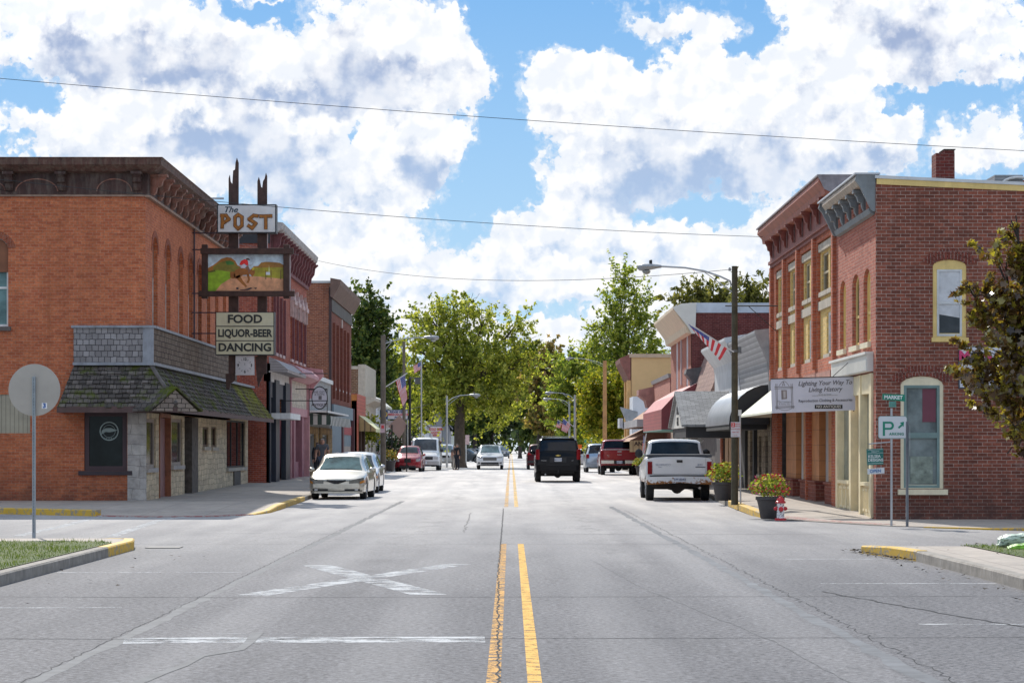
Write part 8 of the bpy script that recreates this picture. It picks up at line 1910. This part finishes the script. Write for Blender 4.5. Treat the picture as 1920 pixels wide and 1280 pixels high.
def tahoe():
    L, W, Ht = 5.13, 2.0, 1.93
    C = suv('black_suv', 'large black SUV driving away from us under the pair of far flags', dk, L=L, W=W, Ht=Ht, glassm=glass((.006, .008, .014), .04, .3, .3), tyre_r=.40, hood=1.2, belt_h=1.22, roof_w=.80, sill=.42, wb=2.95, f_ov=1.0, tailslope=.26)
    rl = dict(rear=True)
    for z0, z1 in ((.98, 1.42),): C.face('taillight', .80, .97, z0, z1, lens_r, **rl)
    C.face('bumper', 0, .93, .52, .74, dk, rear=True, lift=.09, thick=.14); C.face('bumper_step', 0, .5, .74, .76, trim_b, rear=True, lift=.085); C.face('plate_recess', 0, .36, .86, 1.08, trim_b, rear=True, lift=.004)
    plate(C, .97, 'AB 4 172', True, off=.02)
    mb = MB(); y = L/2+.02; mb.prism([(-.1, y, 1.17), (-.035, y, 1.17), (-.035, y, 1.19), (.035, y, 1.19), (.035, y, 1.17), (.1, y, 1.17), (.1, y, 1.135), (.035, y, 1.135), (.035, y, 1.115), (-.035, y, 1.115), (-.035, y, 1.135), (-.1, y, 1.135)], (0, .012, 0)); mb.build('tailgate_emblem', paint((.55, .42, .12), .3, .2, 3, metal=.6), C.G)
    text('TAHOE', F((0, y, 0), (-1, 0, 0), (0, 1, 0)), -.62, .93, .004, .07, rim_m, C.G, 'lettering'); text('LT', F((0, y, 0), (-1, 0, 0), (0, 1, 0)), .62, .93, .004, .07, rim_m, C.G, 'lettering')
    for s_ in (-1, 1):
        mb = MB(); mb.tube([(s_*.66, -.4, Ht-.02), (s_*.66, -.3, Ht+.05), (s_*.66, 2.0, Ht+.05), (s_*.66, 2.15, Ht-.03)], .02, 6); mb.build('roof_rail', rim_m, C.G)
    mb = MB(); mb.box(-.66, .66, .3, .34, Ht+.04, Ht+.06); mb.build('roof_crossbar', rim_m, C.G)
    mb = MB(); mb.box(-.7, .7, L/2-.35, L/2-.22, 1.86, 1.91); mb.build('rear_spoiler', dk, C.G)
    mb = MB(); mb.tube([(0, L/2-.1, .42), (0, L/2+.14, .42)], .035, 6); mb.lathe((0, L/2+.15, .43), [(.03, 0), (.035, .05), (.02, .09)], 8); mb.build('tow_hitch', trim_b, C.G)
    mb = MB(); mb.tube([(.55, L/2-.5, .34), (.55, L/2+.02, .34)], .035, 8); mb.build('exhaust', rim_m, C.G)
    mb = MB(); mb.box(-.75, .75, 1.3, 1.5, .25, .38); mb.lathe((0, 1.42, .33), [(.14, -.12), (.16, 0), (.14, .12)], 10, axis='y'); mb.build('rear_axle', trim_b, C.G)
    mirrors(C, 1.6, 1.28, dk, .26, .2); C.face('headlight', .6, .92, .8, 1.0, lens_w); C.face('grille', 0, .55, .75, 1.0, rim_m); return C
C = tahoe(); place(C, 1046.5, 103.2, 1)
C = suv('dark_red_suv', 'dark maroon SUV driving away, half hidden behind the black SUV', carpaint((.07, .008, .012), .3), Ht=1.72, glassm=glass((.012, .012, .015), .05)); C.face('taillight', .55, .86, 1.0, 1.15, lens_r, rear=True); C.face('bumper', 0, .86, .45, .62, trim_b, rear=True, lift=.06); plate(C, .8, '', True); mirrors(C, 1.75, 1.12, trim_b); place(C, 1013, 161, 1)
C = suv('silver_suv', 'silver blue SUV parked just ahead of the red pickup', carpaint((.36, .41, .47), .6), Ht=1.72, glassm=glass((.03, .035, .045), .05)); C.face('taillight', .68, .86, .85, 1.1, lens_r, rear=True); C.face('bumper', 0, .86, .45, .62, carpaint((.3, .34, .4), .5), rear=True, lift=.06); plate(C, .8, '', True); mirrors(C, 1.75, 1.12, silv); place(C, 1126, 143, 1)
C = sedan('parked_sedan', 'low pale sedan parked beyond the silver blue SUV', carpaint((.5, .5, .52), .3), glass((.05, .1, .11), .05)); place(C, 1102, 176, 1); 
C = sedan('parked_sedan', 'small dark sedan parked on the grass lot near the white crossover', carpaint((.07, .08, .09), .3)); place(C, 873, 235, 0, tilt=70)
C = sedan('parked_sedan', 'distant grey sedan in the lot beside the shade tree trunk', carpaint((.2, .2, .22), .3)); place(C, 890, 255, 0, tilt=60)
# --- pickups
def pickup(name, label, bodym, L, W, Ht, rail, hood, tyre_r, sill, cabm=None, crew=True, glassm=None, group=None, wb=3.6):
    cab0, cab1 = 1.35, (3.7 if crew else 3.3)
    top = [(0, hood-.12), (.1, hood-.02), (cab0-.05, hood+.08), (cab0+.75, Ht-.05), (cab0+1.05, Ht), (cab1-.25, Ht-.005), (cab1-.12, Ht-.06), (cab1+.06, rail+.02), (cab1+.1, rail), (L, rail)]
    C = build_car(name, label, 'pickup truck', L, W, Ht, wb, .95, top, [(0, hood-.25), (.5, hood-.05), (cab0, hood+.04), (cab1, rail-.03), (L, rail-.03)], bodym, ws=(cab0+.02, cab0+.72, .9), rw=(cab1-.115, cab1+.045, .9, .016, 1.04), sw=[(cab0+.5, cab0+1.35, cab0+.85, cab0+1.35), (cab0+1.45, cab1-.25, cab0+1.45, cab1-.3)], glassm=glassm or glass((.012, .015, .02), .05), tyre_r=tyre_r, roof_w=.80, sill=sill, nose=.9, tail=.975)
    C.rail = rail; C.cab1 = cab1
    hw = C.hw; l2 = L/2
    # bed: rails standing up round a dark floor
    mb = MB(); mb.box(-hw*.8, hw*.8, cab1+.12-l2, l2-.08, rail+.012, rail+.03); mb.build('bed_cover', trim_b, C.G)
    mirrors(C, cab0+.6, hood+.32, trim_b, .26, .3); C.face('headlight', .6, .9, .8, 1.0, lens_w); C.face('grille', 0, .56, .72, 1.0, trim_b); C.face('bumper', 0, .95, .5, .7, rim_m, lift=.1, thick=.15)
    mb = MB(); mb.box(-hw+.25, hw-.25, L*.5-1.42, L*.5-1.28, tyre_r-.06, tyre_r+.06); mb.lathe((0, L*.5-1.35, tyre_r-.02), [(.1, -.18), (.17, -.08), (.18, .06), (.1, .16)], 12, axis='y'); mb.build('rear_axle', trim_b, C.G)
    return C
red_p = carpaint((.26, .008, .018), .35, .22)
C = pickup('red_pickup', 'shiny dark red pickup parked past the white pickup with chrome rear bumper', red_p, 5.6, 2.03, 1.92, 1.38, 1.12, .40, .48)
l2 = C.L/2
mb = MB(); mb.box(-.86, .86, l2-.01, l2+.035, .82, 1.36); tg = mb.build('tailgate', red_p, C.G, bevel=.015)
mb = MB(); mb.box(-.98, .98, l2-.06, l2+.04, 1.37, 1.395); mb.build('tailgate_cap', paint((.6, .6, .6), .3, .1, 3, metal=.6), C.G)
mb = MB(); mb.box(-.11, .11, l2+.035, l2+.06, 1.24, 1.3); mb.build('handle', rim_m, tg)
fr = F((0, l2+.036, 0), (-1, 0, 0), (0, 1, 0)); text('FORD', fr, 0, 1.1, .004, .09, rim_m, tg, 'lettering', bold=.002); text('XLT', fr, -.62, 1.07, .004, .07, rim_m, tg, 'lettering'); text('4x4', fr, -.6, 1.0, .004, .06, rim_m, tg, 'lettering')
C.face('taillight', .875, .985, .92, 1.3, lens_r, rear=True, lift=.02); chrome = paint((.62, .6, .56), .22, .1, 3, metal=.9)
C.face('bumper', .3, .99, .62, .8, chrome, rear=True, lift=.13, thick=.18); C.face('bumper_center', 0, .3, .60, .78, trim_b, rear=True, lift=.11, thick=.15); plate(C, .7, 'GHT 518', True, off=.12)
mb = MB(); mb.tube([(0, l2-.1, .5), (0, l2+.2, .5)], .035, 6); mb.build('tow_hitch', trim_b, C.G); mb = MB(); mb.box(-.5, -.2, l2-1.0, l2-.6, .28, .46); mb.build('spare_tyre', tyre_m, C.G)
for s_ in (-1, 1): mb = MB(); mb.box(s_*.78-.12, s_*.78+.12, l2-.82, l2-.80, .22, .55); mb.build('mud_flap', trim_b, C.G)
place(C, 1161.5, 129.5, 1)
# white rusty pickup
rustw, T = newmat('rusty_white_paint')
sp_ = T.n('ShaderNodeSeparateXYZ'); oc = nt_ = T.n('ShaderNodeTexCoord'); T.l(oc.outputs['Object'], sp_.inputs[0])
n_ = T.noise(oc.outputs['Object'], 6.5, 7, .72); lowm = T.mapr(sp_.outputs[2], .52, .96, .8, 0)
rm = T.mapr(T.math('ADD', T.math('MULTIPLY', lowm, .5), T.math('MULTIPLY', n_, .9)), .76, .82)
gr_ = T.mapr(T.noise(oc.outputs['Object'], 1.2, 5, .7), .4, .7, 0, .35)
c0 = T.mix(gr_, (.66, .67, .68), (.46, .45, .42)); rc = T.mix(T.noise(oc.outputs['Object'], 14, 5, .7), (.10, .035, .012), (.42, .17, .04))
T.l(T.mix(rm, c0, rc), T.b.inputs['Base Color']); T.l(T.mapr(rm, 0, 1, .3, .9), T.b.inputs['Roughness']); setb(T, Coat_Weight=.3)
C = pickup('white_pickup', 'old white pickup with rusty rear bumper, nearest parked truck', rustw, 5.7, 2.0, 1.88, 1.33, 1.12, .40, .56, crew=False, glassm=glass((.02, .03, .04), .05), wb=3.55)
l2 = C.L/2
mb = MB(); mb.box(-.80, .80, l2-.01, l2+.03, .80, 1.31); tg = mb.build('tailgate', rustw, C.G, bevel=.02)
mb = MB(); mb.box(-.98, .98, C.cab1-l2+.12, l2-.02, 1.33, 1.41); 
for q in ((-1.0, -.9), (.9, 1.0)): pass
mb.build('bed_liner', paint((.05, .06, .075), .7), C.G)
mb = MB(); mb.box(-.92, .92, l2-.04, l2+.0, 1.41, 1.43); mb.build('liner_lip', paint((.5, .5, .48), .6), C.G)
mb = MB(); mb.box(-.09, .09, l2+.03, l2+.05, 1.17, 1.25); mb.build('handle', trim_b, tg, bevel=.02)
fr = F((0, l2+.031, 0), (-1, 0, 0), (0, 1, 0)); em_ = paint((.28, .29, .34), .5); text('SILVERADO', fr, -.5, 1.1, .004, .085, em_, tg, 'lettering', sx=1.05); text('1500', fr, -.6, 1.03, .004, .05, em_, tg, 'lettering'); text('Z71', fr, .62, 1.1, .004, .075, em_, tg, 'lettering', bold=.003, sx=1.3)
mb = MB(); mb.box(-.78, -.48, l2+.031, l2+.036, 1.02, 1.05); mb.build('badge', paint((.12, .13, .16), .5), tg)
C.face('taillight', .83, .97, .82, 1.2, lens_r, rear=True, lift=.02); C.face('bumper', 0, .99, .56, .76, rustw, rear=True, lift=.14, thick=.2, z0b=.5, z1b=.74); C.face('bumper_step', 0, .9, .745, .78, trim_b, rear=True, lift=.13, thick=.18)
plate(C, .66, 'RM 8042', True, off=.15)
mb = MB(); pts = [(-.85, .5), (-.6, .4), (-.3, .44), (-.1, .3), (.05, .24), (.2, .32), (.45, .38), (.7, .36), (.85, .5)]; mb.prism([(x, l2-.55, z) for x, z in pts]+[(.85, l2-.55, .58), (-.85, l2-.55, .58)], (0, .12, 0)); mb.build('frame_rail', paint((.04, .03, .025), .9, .4, 6), C.G)
mb = MB(); mb.tube([(-.62, l2-1.0, .42), (-.62, l2-.1, .40)], .04, 7); mb.build('exhaust', rim_m, C.G)
place(C, 1276, 72.6, 1, tilt=-.6)

# ================================================================ PEOPLE
def person(label, X, Y, z0, h, pose, clothes, rz=0, name='person', group=None):
    """pose: joint positions in units of body height, front towards -y; one skinned body, clothes as children"""
    G = thing(name, label, 'person', (X, Y, z0), rz, group=group)
    J = dict(pelvis=(0, 0, .53), waist=(0, 0, .60), chest=(0, .005, .74), neck=(0, .0, .825), head=(0, -.012, .875), crown=(0, -.008, .955),
             shl=(.108, 0, .80), ell=(.135, .01, .64), wrl=(.145, -.03, .50), shr=(-.108, 0, .80), elr=(-.135, .01, .64), wrr=(-.145, -.03, .50),
             hil=(.052, 0, .51), knl=(.058, -.02, .285), anl=(.06, .02, .045), tol=(.065, -.085, .018), hir=(-.052, 0, .51), knr=(-.058, -.01, .285), anr=(-.06, .02, .045), tor=(-.065, -.085, .018))
    J.update(pose)
    Rr = dict(pelvis=.085, waist=.078, chest=.098, neck=.034, head=.056, crown=.042, shl=.048, ell=.028, wrl=.02, shr=.048, elr=.028, wrr=.02, hil=.062, knl=.038, anl=.026, tol=.022, hir=.062, knr=.038, anr=.026, tor=.022)
    E = [('pelvis', 'waist'), ('waist', 'chest'), ('chest', 'neck'), ('neck', 'head'), ('head', 'crown'), ('chest', 'shl'), ('shl', 'ell'), ('ell', 'wrl'), ('chest', 'shr'), ('shr', 'elr'), ('elr', 'wrr'), ('pelvis', 'hil'), ('hil', 'knl'), ('knl', 'anl'), ('anl', 'tol'), ('pelvis', 'hir'), ('hir', 'knr'), ('knr', 'anr'), ('anr', 'tor')]
    def skin(nm, joints, edges, scale, mat, extra=None, sub=2, par=None):
        me = bpy.data.meshes.new(nm); ks = list(joints); V = [tuple(Vector(J[k])*h) for k in ks]; Ed = [(ks.index(a), ks.index(b)) for a, b in edges]; rad = [Rr[k]*h*scale for k in ks]
        for pts, rs, root in (extra or []):
            i0 = ks.index(root) if root else None; prev = i0
            for p_, r_ in zip(pts, rs):
                V.append(tuple(p_)); rad.append(r_); Ed.append((prev, len(V)-1)); prev = len(V)-1
        me.from_pydata(V, Ed, []); o = bpy.data.objects.new(nm, me); COL.objects.link(o)
        md = o.modifiers.new('Skin', 'SKIN')
        for i, sv in enumerate(me.skin_vertices[0].data): sv.radius = (rad[i], rad[i]*(.78 if i < len(ks) and ks[i] in ('chest', 'waist', 'pelvis') else 1)); sv.use_root = (i == 0)
        s2 = o.modifiers.new('Sub', 'SUBSURF'); s2.levels = sub; s2.render_levels = sub
        dg = bpy.context.evaluated_depsgraph_get(); m2 = bpy.data.meshes.new_from_object(o.evaluated_get(dg)); o.modifiers.clear(); o.data = m2; m2.materials.clear(); m2.materials.append(mat); m2.polygons.foreach_set('use_smooth', [True]*len(m2.polygons)); o.parent = par or G
        return o
    skin_m = paint((.42, .22, .15), .6, .1, 6)
    extra = []
    for s_, k, e in ((1, 'wrl', 'ell'), (-1, 'wrr', 'elr')):
        w_ = Vector(J[k])*h; d = (w_-Vector(J[e])*h).normalized(); pal = w_+d*.05*h
        side = Vector((0, 1, 0)); side = (side-d*side.dot(d)).normalized(); inn = d.cross(side)
        extra.append(([pal], [.02*h], k))
        base_i = None
        for fi, (o_, ln) in enumerate(((-.016, .034), (-.006, .042), (.005, .04), (.015, .031))):
            b_ = pal+side*o_*h*1.1; extra.append(([b_+d*.006*h, b_+d*(.006+ln*.55)*h, b_+d*(.004+ln)*h+inn*.008*h*s_], [.0062*h, .0058*h, .0048*h], k))
        extra.append(([w_+d*.02*h-side*.018*h, w_+d*.045*h-side*.03*h], [.008*h, .006*h], k))
    skin('body', J.keys(), E, 1.0, skin_m, extra)
    top_e = [('waist', 'chest'), ('pelvis', 'waist'), ('chest', 'shl'), ('chest', 'shr')]+([('shl', 'ell'), ('shr', 'elr')] if clothes.get('sleeve', 'short') else [])
    J['ell_'] = tuple(Vector(J['shl']).lerp(Vector(J['ell']), .62)); J['elr_'] = tuple(Vector(J['shr']).lerp(Vector(J['elr']), .62)); Rr['ell_'] = Rr['elr_'] = .038
    if clothes.get('sleeve') == 'long': te = [('waist', 'chest'), ('pelvis', 'waist'), ('chest', 'shl'), ('chest', 'shr'), ('shl', 'ell'), ('ell', 'wrl'), ('shr', 'elr'), ('elr', 'wrr')]; tj = ['waist', 'chest', 'pelvis', 'shl', 'shr', 'ell', 'elr', 'wrl', 'wrr']
    else: te = [('waist', 'chest'), ('pelvis', 'waist'), ('chest', 'shl'), ('chest', 'shr'), ('shl', 'ell_'), ('shr', 'elr_')]; tj = ['waist', 'chest', 'pelvis', 'shl', 'shr', 'ell_', 'elr_']
    skin('shirt', tj, te, 1.13, paint(clothes['top'], .85, .2, 6))
    skin('trousers', ['pelvis', 'hil', 'knl', 'anl', 'hir', 'knr', 'anr'], [('pelvis', 'hil'), ('hil', 'knl'), ('knl', 'anl'), ('pelvis', 'hir'), ('hir', 'knr'), ('knr', 'anr')], 1.14, paint(clothes['legs'], .85, .2, 6))
    for a, b in (('anl', 'tol'), ('anr', 'tor')): skin('shoe', [a, b], [(a, b)], 1.2, paint(clothes.get('shoes', (.05, .05, .05)), .6), sub=1)
    # head details
    hd = Vector(J['head'])*h; hair = paint(clothes['hair'], .8, .3, 20)
    def ell(nm, c, r_, m, cut=None):
        bm = bmesh.new(); bmesh.ops.create_icosphere(bm, subdivisions=3, radius=1)
        if cut: bmesh.ops.delete(bm, geom=[v for v in bm.verts if cut(v.co)], context='VERTS')
        bm.verts.index_update(); mb = MB(); mb.v = [(c[0]+v.co.x*r_[0]+G.location.x, c[1]+v.co.y*r_[1]+G.location.y, c[2]+v.co.z*r_[2]+G.location.z) for v in bm.verts]; mb.f = [tuple(q.index for q in f.verts) for f in bm.faces]; mb.m = [0]*len(mb.f); bm.free()
        return mb.build(nm, m, G, smooth=True, fixn=False)
    hc = hd+Vector((0, .002*h, .022*h))
    ell('hair', hc+Vector((0, .008*h, .012*h)), (.049*h, .058*h, .058*h), hair, lambda v: v.y < -.2 and v.z < .45 or v.z < -.35)
    for s_ in (-1, 1):
        ell('eye', hc+Vector((s_*.016*h, -.050*h, .002*h)), (.006*h, .004*h, .004*h), paint((.03, .02, .02), .3))
        ell('ear', hc+Vector((s_*.048*h, .0, -.004*h)), (.006*h, .011*h, .017*h), skin_m)
    ell('nose', hc+Vector((0, -.056*h, -.01*h)), (.007*h, .010*h, .013*h), skin_m); ell('mouth', hc+Vector((0, -.050*h, -.032*h)), (.014*h, .005*h, .004*h), paint((.3, .1, .09), .6))
    return G
Yq = 97; person('man in a dark grey shirt walking toward us on the tavern-side sidewalk', XU(604.5, Yq), Yq, zFL(-7.6, Yq), 1.8, dict(knl=(.06, -.06, .29), anl=(.06, -.06, .055), tol=(.065, -.15, .03), knr=(-.055, .02, .29), anr=(-.055, .12, .07), tor=(-.055, .04, .02), wrl=(.15, .03, .5), wrr=(-.15, -.09, .52), elr=(-.14, -.01, .64)), dict(top=(.09, .09, .10), legs=(.05, .055, .08), hair=(.3, .27, .25)))
person('figure in black clothes standing in the shade behind the walking man', XU(595.5, 101), 101, zFL(-8.1, 101), 1.62, {}, dict(top=(.015, .015, .018), legs=(.02, .02, .025), hair=(.02, .015, .012), sleeve='long'), rz=.5)
person('person in light trousers and dark top standing beside the far parked cars', XU(852, 160), 160, g(160), 1.65, dict(ell=(.14, -.03, .65), wrl=(.09, -.12, .66)), dict(top=(.12, .10, .09), legs=(.45, .40, .35), hair=(.45, .36, .24)), rz=.6)
person('person dressed all in black standing next to the one in light trousers', XU(857.5, 159), 159, g(159), 1.78, dict(elr=(-.14, -.02, .65), wrr=(-.1, -.1, .6)), dict(top=(.015, .016, .02), legs=(.02, .02, .03), hair=(.12, .1, .09), sleeve='long'), rz=-.7)
G = thing('sandwich_board', 'small white sandwich board on the tavern-side sidewalk by the lamp post', 'sign', (XU(708, 135), 135, zFL(-7.6, 135)))
for s_ in (-1, 1): x_ = XU(708, 135); mb = MB(); mb.obox((x_-.3, 135+s_*.25, zFL(-7.6, 135)), (.6, 0, 0), (0, .02, 0), (0, -s_*.22, .95)); mb.build('board', paint((.5, .54, .6), .6), G)
G = thing('metal_chair', 'black metal frame chair beside the white pickup on the corner-shop sidewalk', 'chair', (XU(1339, 80), 80, zFR(7, 80)))
x_, z_ = XU(1339, 80), zFR(7, 80)
for dx in (-.2, .2):
    for dy in (-.2, .2): mb = MB(); mb.tube([(x_+dx, 80+dy, z_), (x_+dx*.95, 80+dy, z_+(.9 if dy > 0 else .45))], .016, 6); mb.build('leg', black_m, G)
mb = MB(); mb.box(x_-.22, x_+.22, 79.78, 80.22, z_+.43, z_+.46); mb.build('seat', black_m, G)
mb = MB(); mb.box(x_-.2, x_+.2, 80.19, 80.22, z_+.55, z_+.9); mb.build('backrest', black_m, G)
